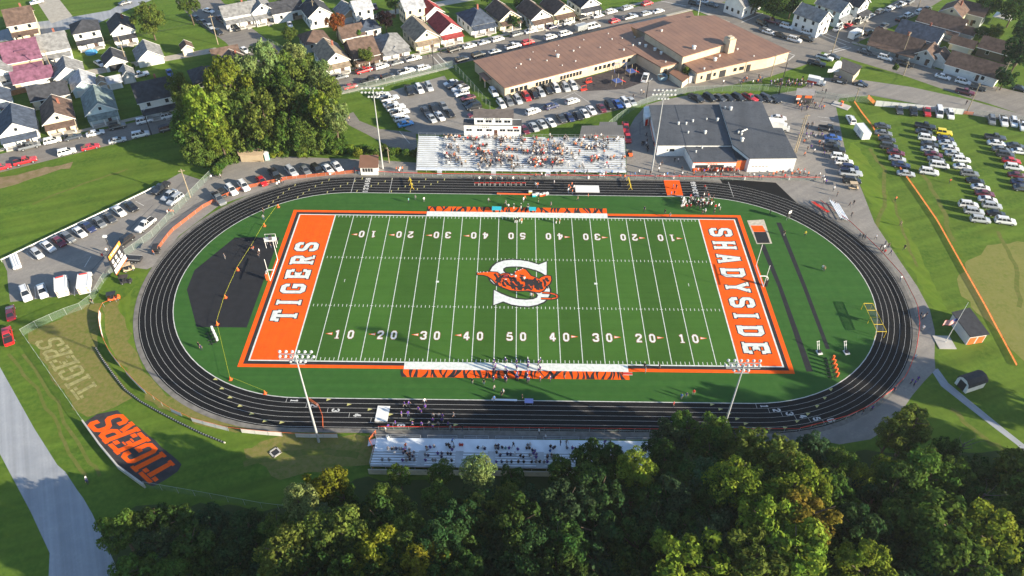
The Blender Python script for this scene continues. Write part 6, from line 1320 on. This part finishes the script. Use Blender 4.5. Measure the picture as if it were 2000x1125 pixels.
# ================================================================= FENCES
def fence(name,label,pts,h,panel,post=m_steel,sp=3.0,rail=None,rr=.028,cat='fence',group=None,cover=None,pr=.035):
    P=px(*pts);t=empty(name,P[0],0,label,cat,group);o=P[0];L=[];acc=[0]
    for a,b in zip(P[:-1],P[1:]): acc.append(acc[-1]+(b-a).length)
    def at(s):
        for i in range(len(P)-1):
            if s<=acc[i+1]+1e-6: return P[i].lerp(P[i+1],(s-acc[i])/max(1e-6,acc[i+1]-acc[i]))-o
        return P[-1]-o
    n=max(1,round(acc[-1]/sp));pm=MB();pm.tube((0,0,0),(0,0,h+.06),pr,n=6);pme=pm.mesh('post',m_fpost if name=='chain_link_fence' else post)
    S=[at(acc[-1]*i/n) for i in range(n+1)]
    for q in S[:100]: link('post',pme,t,(q.x,q.y,0))
    if panel:
        m=MB()
        for i,(a,b) in enumerate(zip(S[:-1],S[1:])):
            if cover and not cover(i): continue
            m.add([(a.x,a.y,.04),(b.x,b.y,.04),(b.x,b.y,h),(a.x,a.y,h)],[(0,1,2,3)])
        m.build('mesh_panel',panel,t)
    m=MB()
    for a,b in zip(S[:-1],S[1:]): m.tube((a.x,a.y,h),(b.x,b.y,h),rr,n=5,cap=False)
    m.build('top_rail',rail or (m_fpost if name=='chain_link_fence' else post),t);return t
fence('chain_link_fence','chain-link fence between the left lot and the track path',[(243,503),(300,462),(345,415),(372,386),(420,337),(457,300)],1.9,m_chain)
fence('chain_link_fence','chain-link fence curving below the ambulances',[(46,656),(72,641),(125,617),(168,602),(184,586),(205,548),(243,503)],2.0,m_chain)
fence('chain_link_fence','chain-link fence down the straw-lettered bank',[(46,656),(105,741),(165,828)],1.3,m_chain)
fence('chain_link_fence','chain-link fence along the bottom edge of the lawn beside the wood',[(285,952),(400,972),(520,994),(580,1000)],1.8,m_chain)
fence('chain_link_fence','chain-link fence along the top of the school lot',[(664,186),(748,170),(884,133)],2.6,m_chain)
fence('chain_link_fence','chain-link fence between school lot and brown-roofed school',[(884,133),(920,172),(957,214)],2.6,m_chain)
fence('chain_link_fence','low fence along the left column of the school lot',[(724,182),(760,215),(778,250)],1.5,m_chain)
fence('chain_link_fence','long curved chain-link fence behind the field house',[(1165,270),(1205,236),(1245,210),(1300,190),(1345,181),(1500,177),(1556,186)],2.2,m_chain)
fence('chain_link_fence','chain-link fence right of the ticket booth',[(1592,190),(1640,197),(1695,201)],2.2,m_chain)
fence('chain_link_fence','chain-link fence at the right end of the grass car park',[(1900,225),(1960,233),(2060,248)],1.8,m_chain)
fence('chain_link_fence','thin wire fence around the corner lawn',[(525,82),(575,110),(600,108)],1.3,m_chain)
fence('track_fence','red-topped fence between the home stand and the track',[(695,340),(815,345),(1020,348),(1225,350),(1420,352),(1600,353)],1.15,m_chain,m_steel,2.6,m_red,.07)
fence('track_fence','red-topped fence around the right bend of the track',[(1600,398),(1660,441),(1715,494),(1760,545),(1788,600),(1793,640),(1786,690),(1768,738),(1742,766),(1700,797),(1650,820),(1560,843)],1.15,m_chain,m_steel,2.6,m_red,.07)
fence('track_fence','red-topped fence in front of the visitor bleachers',[(740,840),(1000,842),(1300,845),(1560,844)],1.15,m_chain,m_steel,2.8,m_red,.06)
fence('orange_net_fence','orange plastic net around the upper left track bend',[(309,489),(335,454),(400,404),(470,371),(560,351),(640,343),(693,338)],.95,m_net,m_steel,2.6,m_orangep)
fence('orange_net_fence','orange plastic net across the grass car park',[(1668,199),(1682,220),(1700,243),(1745,312),(1785,367),(1830,432),(1880,522),(1920,592),(1985,715)],.55,m_net,m_dark,2.6,m_orangep)
fence('orange_net_fence','sagging orange net across the lower track lanes',[(603,782),(623,795),(631,815),(632,840)],1.0,m_net,m_dark,2.6,m_orangep)
fence('orange_net_fence','orange barrier beside the visitor bleachers end',[(735,846),(718,868),(733,882),(728,918)],1.0,m_net,m_dark,2.2,m_orangep)
fence('orange_net_fence','orange net at the left end of the white banner fence',[(1694,192),(1708,206)],1.3,m_net,m_dark,2.2,m_orangep)
fence('orange_net_fence','orange net at the right end of the white banner fence',[(1880,223),(1900,225)],1.0,m_net,m_dark,2.2,m_orangep)
fence('banner_fence','white banner panels along the entrance road by the grass car park',[(1708,207),(1790,215),(1880,224)],1.9,m_white,m_steel,2.4)
fence('banner_fence','fence with white banners around the lower left slope',[(228,590),(198,602),(196,630),(200,655),(212,685),(230,710),(258,742),(280,765),(330,802),(380,825),(450,843),(520,850),(590,855),(660,855)],1.25,mat('banner_back',(.66,.64,.62),.7,.08,1),m_steel,2.6,m_orangep,cover=lambda i:i>1 and i%4!=1 and not 12<i<16)
fence('picket_fence','white picket fence around the tall crossroads house',[(1552,48),(1590,59),(1612,54),(1635,44)],.9,meshmat('picket_white',(.75,.75,.74),.75),m_white,1.6,m_white)
fence('privacy_fence','orange-brown wooden fence behind the left houses',[(-10,196),(62,178)],1.7,mat('cedar_board',(.34,.15,.06),.85,.2,1.5),m_wood,2.4)
fence('privacy_fence','dark brown wooden fence beside the brown bungalow',[(62,178),(70,228)],1.6,m_wood,m_wood,2.4)
fence('privacy_fence','tan wooden fence around the vegetable garden',[(543,44),(575,40),(605,34)],1.5,mat('tan_fence_board',(.32,.22,.13),.85,.2,1.5),m_wood,2.4)
fence('privacy_fence','white vinyl fence behind the white garage at right',[(1893,62),(1933,76)],1.8,m_white,m_white,2.4)
t=fence('guard_rail','white steel guard rail along the edge of the left lot',[(4,512),(100,466),(200,419),(290,376),(304,368)],.72,None,m_white,3.0,m_white,.14)
# low concrete wall under the painted turf sign
mb=MB();P=px((163,828),(196,874),(232,917),(283,954));Q=[]
for a,b in zip(P[:-1],P[1:]):
    d=(b-a).normalized();n=Vector((d.y,-d.x,0))*-.28;mb.prism([a,b,b+n,a+n],0,1.15)
tag(mb.build('retaining_wall',m_conc),'pale concrete retaining wall under the orange turf sign','wall')
# corrugated drain laid along the slope
t=empty('drain_pipe',G(187,680),0,'black and white ribbed drain pipe snaking down the left slope','pipe');o0=G(187,680);mb=MB();pts=px((187,680),(200,702),(225,737),(245,762),(275,785),(310,805),(350,826),(395,848),(440,866))
for a,b in zip(pts[:-1],pts[1:]):
    n=max(1,int((b-a).length/.55))
    for i in range(n):
        p=a.lerp(b,i/n)-o0;q=a.lerp(b,(i+.5)/n)-o0;r=a.lerp(b,(i+1)/n)-o0;mb.tube((p.x,p.y,.22),(q.x,q.y,.22),.2,n=7,mi=0);mb.tube((q.x,q.y,.2),(r.x,r.y,.2),.15,n=7,mi=1)
mb.build('ribbed_tube',[mat('pipe_black',(.03,.03,.03),.6),mat('pipe_pale',(.5,.48,.42),.7)],t)
for u,v,lb in ((25,512,'left'),(30,511,'middle'),(35,509,'right')):
    a=G(u-5,v-12,.4);b=G(u+4,v+12,.4);mb=MB();mb.tube(a,b,.38,n=12);tag(mb.build('white_pipe',m_white),f'white plastic pipe lying at the guard rail end, {lb} one of three','pipe','white pipes at the guard rail')
# ================================================================= POLES AND LIGHTS
def ptop(base,top):
    b=G(*base);lo,hi=0,60
    for _ in range(50):
        m=(lo+hi)/2;d=ROT.transposed()@(Vector((b.x,b.y,m))-Vector((CX,CY,CZ)));v=562.5-F*d.y/-d.z
        lo,hi=(m,hi) if v>top else (lo,m)
    return b,lo
def utility(base,top,label,arm=1.6,light=False,name='utility_pole',lean=None):
    b,h=ptop(base,top[1]);h=min(h,14);t=empty(name,(b.x,b.y,0),random.uniform(0,3),label,'street lamp' if light else 'pole','utility poles' if not light else 'street lamps')
    mb=MB();mb.tube((0,0,0),(0,0,h),.16,.11,n=8);mb.build('pole',m_pole if not light else m_dark,t)
    if light: mb=MB();mb.tube((0,0,h-.1),(1.6,0,h+.25),.05,n=5);mb.build('arm',m_steel,t);mb=MB();mb.box(1.5,-.15,h+.15,2.1,.15,h+.3);mb.build('lamp_head',m_steel,t)
    elif arm: mb=MB();mb.box(-arm/2,-.06,h-.7,arm/2,.06,h-.55);mb.tube((-.5,0,h-.54),(-.5,0,h-.3),.05,n=5);mb.tube((.5,0,h-.54),(.5,0,h-.3),.05,n=5);mb.build('crossarm',m_pole,t)
    return t,(b.x,b.y,h-.5)
UP=[utility(*q) for q in [((372,386),(359,330),'wooden pole standing at the left lot fence'),((109,153),(85,97),'wooden pole beside the purple-roofed garage'),((249,125),(230,71),'pale pole between the alley garages'),((426,87),(410,29),'pole on the narrow street by the brown garage'),((617,48),(610,0),'pole behind the rusty tree'),((776,17),(773,-8),'pole at the top alley'),((1034,88),(1034,46),'pole on the school street below the stairs house'),((1625,103),(1636,52),'tall pole at the crossroads corner'),((1676,87),(1692,40),'pole beside the white shuttle bus'),((1759,116),(1776,62),'pole in front of the long porch house'),((1764,148),(1775,120),'short pole on the long lawn edge'),((1791,19),(1797,-6),'pole on the climbing street'),((1887,222),(1909,162),'pole at the right of the entrance road'),((1945,178),(1971,120),'pole by the tree at the right corner'),((1505,151),(1516,106),'pole at the school corner pavement'),((1670,196),(1679,171),'leaning wooden pole at the start of the orange net'),((760,318),(748,288),'short wooden pole beside the stand light mast')]]
utility((1555,298),(1576,222),'thick double wooden pole right of the field house');utility((1551,299),(1571,228),'thinner twin of the double pole by the field house')
utility((296,263),(284,217),'dark street lamp on the left street',1,True,'street_lamp');utility((847,135),(845,87),'dark street lamp at the school crossing',1,True,'street_lamp');utility((1262,193),(1267,160),'lamp at the playground corner',1,True,'street_lamp');utility((1521,184),(1537,122),'tall grey lamp by the gate queue',1,True,'street_lamp')
def wire(a,b,label,sag=.9):
    mb=MB();a=Vector(a);b=Vector(b);pr=a
    for i in range(1,9):
        s=i/8;p=a.lerp(b,s);p.z-=sag*4*s*(1-s);mb.tube(pr,p,.035,n=4,cap=False);pr=p
    tag(mb.build('power_line',m_dark),label,'cable','power lines')
wire(UP[1][1],UP[2][1],'power line from the purple-roof garage pole to the alley pole');wire(UP[2][1],UP[3][1],'power line across the big lawn to the narrow street pole');wire(UP[3][1],UP[4][1],'power line from the narrow street to the rusty tree pole');wire(UP[7][1],UP[9][1],'power line from the crossroads to the porch house');wire(UP[12][1],UP[13][1],'power line over the right entrance road')
def mast(label,base=None,top=None,h=24.4,face=(0,0)):
    p=G(*base) if base else G(*top,z=h);p=Vector((p.x,p.y,0))
    a=math.pi/2 if p.y<0 else -math.pi/2;t=empty('floodlight_mast',(p.x,p.y,0),a,label,'light mast','stadium floodlight masts')
    mb=MB();mb.tube((0,0,0),(0,0,h),.23,.10,n=10);mb.build('pole',mat('mast_grey',(.36,.37,.38),.5,.08,.5),t)
    lm=MB();lm.tube((0,0,0),(.32,0,-.12),.12,.29,n=10,mi=0);lm.tube((.321,0,-.12),(.34,0,-.125),.28,.28,n=10,mi=1);lme=lm.mesh('lamp',[mat('lamp_housing',(.42,.43,.44),.5),mat('lamp_glass',(.7,.72,.74),.1)])
    for z,n,w_ in ((h-.2,6,5.2),(h-1.4,7,5.6),(h-2.6,4,2.4)):
        c=MB();c.box(-.07,-w_/2,z-.07,.07,w_/2,z+.07);c.build('crossarm',m_steel,t)
        for i in range(n): link('lamp',lme,t,(.15,-w_/2+w_*i/(n-1),z+.25))
mast('floodlight mast at the lower left, above the corner of the TIGERS end zone',base=(623,863))
mast('floodlight mast at the lower right, rising out of the trees',top=(1455,708))
mast('floodlight mast at the upper left, beside the ticket hut',base=(748,330))
mast('floodlight mast at the upper right, left of the field house',base=(1273,333))
# flag poles
p=G(1846,669);t=empty('flag_pole',(p.x,p.y,0),0,'white flag pole with a flag on a concrete pad by the black-roofed shed','flag pole');h=11.8
mb=MB();mb.tube((0,0,0),(0,0,h),.07,.04,n=7);mb.build('pole',m_white,t);mb=MB();mb.box(-2.0,-1.9,.01,1.6,1.9,.14);mb.build('pad',m_conc,t)
mb=MB();fw,fh=2.6,1.5;z0=5.6
def fl(i,j): x=-fw*i/10;return (x,.18*math.sin(i*.9)-.1*i/10,z0+fh*j/13-.5*(i/10)**1.3)
for j in range(13):
    for i in range(10):
        mb.add([fl(i,j),fl(i+1,j),fl(i+1,j+1),fl(i,j+1)],[(0,1,2,3)],2 if (i<4 and j>5) else (0 if j%2==0 else 1))
mb.build('flag',[mat('flag_red',(.5,.03,.04),.8),m_white,mat('flag_blue',(.02,.04,.18),.8)],t)
b,h=ptop((1362,37),-3);t=empty('flag_pole',(b.x,b.y,0),0,'tall white bare pole on the lawn above the gymnasium roof','flag pole');mb=MB();mb.tube((0,0,0),(0,0,12),.09,.05,n=7);mb.build('pole',m_white,t);mb=MB();mb.tube((0,0,.01),(0,0,.2),.8,n=12);mb.build('pad',m_conc,t)
# ================================================================= SCOREBOARD, SIGNS
B1=G(227.4,537.2,2.6);B2=G(248,505.5,2.6);d=(B2-B1);wd=d.length;ang=math.atan2(d.y,d.x)
t=empty('scoreboard',(B1.x,B1.y,0),ang,'large black and white scoreboard with an orange top on posts','scoreboard')
hb,ht=2.6,8.0
mb=MB();mb.box(0,0,hb,wd,.35,ht);mb.build('panel',mat('board_black',(.03,.03,.035),.6),t)
mb=MB();mb.box(.02,-.04,6.9,wd-.02,-.012,7.95);mb.build('orange_header',mat('header_orange',(.75,.28,.04),.6),t)
mb=MB();mb.box(.02,-.04,2.9,wd-.02,-.012,4.0);mb.build('lower_banner',m_white,t)
mb=MB();mb.box(-.05,-.06,2.6,wd+.05,-.012,2.88);mb.build('orange_base',m_orangep,t)
for x in (.08,.36,.66): mb=MB();mb.box(wd*x,-.05,4.4,wd*(x+.2),-.012,5.1);mb.box(wd*x,-.05,5.5,wd*(x+.14),-.012,6.3);mb.build('score_window',mat('score_white',(.6,.6,.6),.6),t)
mb=MB()
for i,ch in enumerate('TIGERS'): glyph(mb,ch,lambda X,Y_,k,i=i:(wd*.16+i*wd*.115+X*wd*.11,-.06-.0015*k,7.1+Y_*.65),0,0,.22)
mb.build('lettering',m_white,t)
mb=MB()
for x in (wd*.2,wd*.8): mb.tube((x,.5,0),(x,.5,ht-.3),.16,n=8)
mb.build('support_post',m_dark,t)
b,h=ptop((224,505),476);t=empty('camera_mast',(b.x,b.y,0),0,'slim dark mast with a pale head behind the scoreboard','mast');mb=MB();mb.tube((0,0,0),(0,0,6.5),.1,n=6);mb.build('pole',m_dark,t);mb=MB();mb.box(-.4,-.3,6.5,.4,.3,6.9);mb.build('head',m_white,t)
p=G(1633,137,2.5);t=empty('school_sign',(p.x,p.y,0),.15,'white arch-shaped sign on dark posts on the long lawn','sign')
mb=MB();P=[(-2.8,1.9),(2.8,1.9),(2.8,3.0),(1.5,3.0),(1.1,5.2),(.5,5.7),(-.5,5.7),(-1.1,5.2),(-1.5,3.0),(-2.8,3.0)];n=len(P);mb.add([(x,-.1,z) for x,z in P]+[(x,.1,z) for x,z in P],[tuple(range(n)),tuple(range(2*n-1,n-1,-1))]+[(i,n+i,n+(i+1)%n,(i+1)%n)for i in range(n)]);mb.build('panel',m_white,t);mb=MB()
for x in (-1.6,0,1.6): mb.tube((x,.15,0),(x,.15,3.2),.08,n=6)
mb.build('post',m_dark,t)
p=G(1643,205,.3);t=empty('monument',(p.x,p.y,0),angB,'orange and white post on a concrete slab by the grass car park','monument');mb=MB();mb.box(-2.6,-1.6,.0,2.6,1.6,.16);mb.build('slab',m_conc,t);mb=MB();mb.box(-.35,-.3,.16,.35,.3,1.6);mb.build('post',m_orangep,t);mb=MB();mb.box(-.36,-.33,.5,.36,-.305,1.2);mb.build('panel',m_white,t)
p=G(1541,420,1.5);t=empty('play_clock',(p.x,p.y,0),.5,'narrow dark play clock sign on legs by the far right track','sign');mb=MB();mb.box(-.6,-.12,1.0,.6,.12,3.1);mb.build('panel',m_dark,t);mb=MB();mb.box(-.45,-.14,2.1,.45,-.125,2.9);mb.build('face',m_white,t);mb=MB()
for x in (-.4,.4): mb.tube((x,0,0),(x,0,1.0),.06,n=6)
mb.build('leg',m_steel,t)
# ================================================================= GOALS AND FIELD EQUIPMENT
for s,lab in ((-1,'white goal post with two uprights at the TIGERS end zone'),(1,'white goal post with two uprights at the SHADYSIDE end zone')):
    t=empty('goal_post',(s*56.9,0,0),0,lab,'goal post','field goal posts');f=MB();pr=None
    for k in range(7):
        a=math.pi/2*k/6;q=Vector((-s*.9*(1-math.cos(a)),0,2.15+.9*math.sin(a)))
        if pr is not None: f.tube(pr,q,.11,n=8)
        pr=q
    f.tube((0,0,0),(0,0,2.15),.11,n=8);f.tube(pr,(-s*2.03,0,3.05),.11,n=8);f.build('gooseneck',m_white,t)
    f=MB();f.tube((-s*2.03,-3.6,3.05),(-s*2.03,3.6,3.05),.10,n=8);f.build('crossbar',m_white,t)
    for y in (-3.56,3.56): f=MB();f.tube((-s*2.03,y,3.05),(-s*2.03,y,9.3),.065,n=7);f.build('upright',m_white,t)
    f=MB();f.box(-.28,-.28,.05,.28,.28,1.85);f.build('post_pad',m_blackpaint if s>0 else m_orangep,t)
def sled(u,v,dv,n,label,pad=m_orangep):
    p=G(u,v,.6);t=empty('blocking_sled',(p.x,p.y,.06),D2(u,v,*dv),label,'training sled')
    L=n*1.15;f=MB();f.tube((-L/2,0,.25),(L/2,0,.25),.08,n=6);f.tube((-L/2,-.8,.1),(L/2,-.8,.1),.06,n=6)
    for i in range(n): x=-L/2+L*(i+.5)/n;f.tube((x,-1.4,.08),(x,.4,.08),.06,n=5);f.tube((x,-.2,.1),(x,.25,1.1),.05,n=5)
    f.build('frame',m_dark,t)
    for i in range(n):
        x=-L/2+L*(i+.5)/n;m=MB();m.tube((x,.35,.4),(x,.42,1.5),.24,n=9);m.build('pad',pad,t)
sled(1627,717,(.6,2.4),5,'five-man blocking sled with orange pads on the right turf')
sled(416,655,(1,2.2),4,'blocking sled with pale pads on the left turf',m_white)
for u,v,lb in ((1598,681,'left'),(1651,681,'right')):
    p=G(u,v,.6);t=empty('tackle_dummy',(p.x,p.y,.06),.2,f'small white tackling frame with a pad on the right turf, {lb} one','training frame','tackling frames');f=MB();f.box(-.5,-1.3,.05,.5,-.1,.25);f.build('sled_base',m_white,t);f=MB();f.box(-.3,-1.0,.25,.3,-.4,.7);f.build('pad',m_dark,t);f=MB()
    for x in (-.2,.2): f.tube((x,-.3,.2),(x+.3,1.2,1.5),.05,n=5)
    f.tube((.0,1.2,1.5),(.7,1.2,1.5),.05,n=5);f.tube((0,.6,1.0),(.55,.6,1.0),.05,n=5);f.build('frame',m_white,t)
p=G(1703,632);t=empty('lineman_chute',(p.x,p.y,.06),0,'yellow steel lineman chute with net roof on the right turf','training frame');f=MB();W_2,LL,hh=2.0,8.6,1.9
for i in range(5):
    y=-LL/2+LL*i/4;f.tube((-W_2/2,y,hh),(W_2/2,y,hh),.06,n=6)
    for x in (-W_2/2,W_2/2): f.tube((x,y,0),(x,y,hh),.05,n=6) if i in(0,2,4) else None
for x in (-W_2/2,W_2/2): f.tube((x,-LL/2,hh),(x,LL/2,hh),.06,n=6)
f.build('frame',m_yellow,t);f=MB();f.add([(-W_2/2,-LL/2,hh-.03),(W_2/2,-LL/2,hh-.03),(W_2/2,LL/2,hh-.03),(-W_2/2,LL/2,hh-.03)],[(0,1,2,3)]);f.build('net_roof',meshmat('dark_net',(.05,.06,.05),.6),t)
cm_=MB();cm_.tube((0,0,.03),(0,0,.95),.26,.05,n=8);cm_.box(-.32,-.32,0,.32,.32,.04);cme=cm_.mesh('cone',m_orangep)
cp=[(544,405),(517,442),(493,484),(465,528),(441,582),(425,634),(451,742),(518,769)];pr=None;rope=MB()
for i,(u,v) in enumerate(cp):
    p=G(u,v);o=link('traffic_cone',cme,None,(p.x,p.y,.06));tag(o,f'orange traffic cone on the yellow tape line, {ordn(i)} from the far end','traffic cone','cones on the yellow tape line')
    q=Vector((p.x,p.y,1.0))
    if pr is not None: rope.tube(pr,q,.018,n=4)
    pr=q
tag(rope.build('barrier_tape',mat('tape_yellow',(.6,.6,.03),.6)),'yellow tape strung between orange cones across the left turf','tape')
# video lift at the back of the left goal
p=G(528,468,2);t=empty('video_platform',(p.x,p.y,.05),.1,'white raised video platform with gear behind the left goal post','platform');f=MB();f.box(-1.3,-.8,2.0,1.3,.8,2.12);f.build('deck',m_white,t);f=MB()
for x in (-1.2,1.2):
    for y in (-.7,.7): f.tube((x,y,0),(x,y,3.1),.06,n=6)
for y in (-.75,.75): f.tube((-1.25,y,3.05),(1.25,y,3.05),.04,n=5)
f.build('frame',m_white,t);f=MB();f.box(-.3,-.3,2.13,.4,.3,3.2);f.build('equipment',m_dark,t)
def slab(name,u,v,dv,L,W,h,m,label,cat,legs=False,z=.06):
    p=G(u,v,h);t=empty(name,(p.x,p.y,z),D2(u,v,*dv),label,cat);f=MB();f.box(-L/2,-W/2,h-.1 if legs else 0,L/2,W/2,h);f.build('top' if legs else 'surface',m,t);f=MB()
    if legs:
        for x in (-L*.42,L*.42):
            for y in (-W*.38,W*.38): f.tube((x,y,0),(x,y,h-.1),.04,n=5)
        f.build('leg',m_steel,t)
    else:
        for y in (-W/2-.05,W/2+.01): f.box(-L/2,y,0,L/2,y+.04,h+.02)
        f.build('edging',mat('mat_edge',(.5,.5,.5),.8),t)
    return t
slab('tumbling_mat',1147,369,(4,.05),6.3,2.9,.12,m_white,'long white tumbling mat on the far track lanes','mat')
slab('tumbling_mat',747,808,(4,.15),2.4,3.6,.12,m_white,'square white mat lying on the near track lanes','mat')
slab('carpet_mat',1315,367,(4,.06),4.2,6.8,.03,m_orange,'bright orange carpet laid across the far track','carpet')
m_cy=mat('cyan_cover',(.03,.42,.50),.6)
slab('treatment_table',970,407,(4,.1),2.4,1.5,.8,m_cy,'cyan covered table on the tiger-striped box, left one','table',True);slab('treatment_table',1040,408,(4,.1),1.8,1.5,.8,m_cy,'cyan covered table on the tiger-striped box, right one','table',True)
slab('equipment_table',1033,783,(4,.1),1.7,1.1,.8,mat('lilac_cover',(.25,.27,.55),.6),'pale violet table at the right of the visitor bench','table',True)
slab('players_bench',1010,379,(4,.1),10.5,.5,.5,m_orangep,'long orange players bench at the far track edge','bench',True);slab('players_bench',985,781,(4,.1),5.0,.4,.5,m_alu,'silver bench of the visitors at the near track edge','bench',True)
slab('yard_marker',1226,730,(4,.1),1.9,.6,.1,m_red,'red folded chain marker by the right end of the near team box','marker')
for u,v,dv,lab in ((803,362,(.3,1.2),'yellow barrier gate across the far track at left'),(1229,362,(.3,1.2),'yellow barrier gate across the far track at right')):
    p=G(u,v);t=empty('track_barrier',(p.x,p.y,.05),D2(u,v,*dv),lab,'barrier','yellow track barriers');f=MB();f.box(-2.2,-.12,.85,2.2,.12,1.05);f.build('beam',m_yellow,t);f=MB()
    for x in (-2,0,2): f.tube((x,-.5,0),(x,0,.86),.05,n=5);f.tube((x,.5,0),(x,0,.86),.05,n=5)
    f.build('leg',m_yellow,t)
hp_=None
for i in range(10):
    p=G(931+i*10.2,363);t=empty('hurdle',(p.x,p.y,.05),0,f'red and white hurdle on the far track, {ordn(i)} of the row from the left','hurdle','hurdles on the far track')
    if hp_ is None:
        a=MB();a.box(-.55,-.03,.85,.55,.03,1.0);hp_=[a.mesh('bar',m_red)];a=MB()
        for x in (-.5,.5): a.tube((x,0,0),(x,0,.9),.03,n=5);a.tube((x,0,.03),(x,.6,.03),.03,n=5)
        hp_.append(a.mesh('frame',m_white))
    link('bar',hp_[0],t);link('frame',hp_[1],t)
bn=MB();bn.tube((0,0,0),(0,0,.9),.27,.3,n=10);bme=bn.mesh('barrel',m_white);ln=MB();ln.tube((0,0,.9),(0,0,.97),.32,n=10);lme_=ln.mesh('lid',m_steel)
for i,(u,v,lab) in enumerate(((1149,346,'below the home stand'),(1454,348,'below the right corner of the field house'),(1541,348,'at the far right of the red fence'),(702,337,'beside the ticket hut'),(758,859,'on the visitor walkway end'),(1315,346,'below the orange concession stand'))):
    p=G(u,v,.5);t=empty('trash_barrel',(p.x,p.y,.8 if i==4 else .05),0,'white trash barrel '+lab,'bin','trash barrels');link('barrel',bme,t);link('lid',lme_,t)
p=G(537,882,.3);t=empty('storm_drain',(p.x,p.y,.012),.8,'square black drain with a pale rim on the lawn near the wood','drain');f=MB()
for k in range(4): c,s=math.cos(k*math.pi/2),math.sin(k*math.pi/2);f.cbox((c*.75,s*.75,0),.28,1.78,.12,k*math.pi/2)
f.build('rim',m_conc,t);f=MB();f.box(-.6,-.6,0,.6,.6,.06);f.build('grate',m_dark,t)
# coolers, ball bags and chairs in the far bench area
for i,(u,v,c,n) in enumerate(((1036,376,'yellow_paint','yellow'),(1043,382,'cyan_cover','cyan'),(1050,380,'white_paint','white'),(1057,381,'orange_plastic','orange'),(1062,380,'red_paint','red'),(1068,379,'galvanised_steel','grey'))):
    p=G(u,v,.3);t=empty('drinks_cooler',(p.x,p.y,.06),.1*i,f'{n} drinks cooler beside the home players bench','cooler','coolers by the home bench');f=MB();f.box(-.45,-.3,0,.45,.3,.55);f.build('tub',MATS[c],t);f=MB();f.box(-.48,-.33,.55,.48,.33,.66);f.build('lid',m_white,t)
# ================================================================= AIR
mb=MB();mb.box(-930,-330,-1.0,930,1130,123.0)
hm=bpy.data.materials.new('haze_air');hm.use_nodes=True;n=hm.node_tree;n.nodes.remove(n.nodes['Principled BSDF'])
pv=n.nodes.new('ShaderNodeVolumePrincipled');pv.inputs['Color'].default_value=(.86,.92,1.0,1);pv.inputs['Density'].default_value=.00008;pv.inputs['Anisotropy'].default_value=.2
n.links.new(pv.outputs[0],n.nodes['Material Output'].inputs['Volume'])
tag(mb.build('haze',hm),kind='stuff')
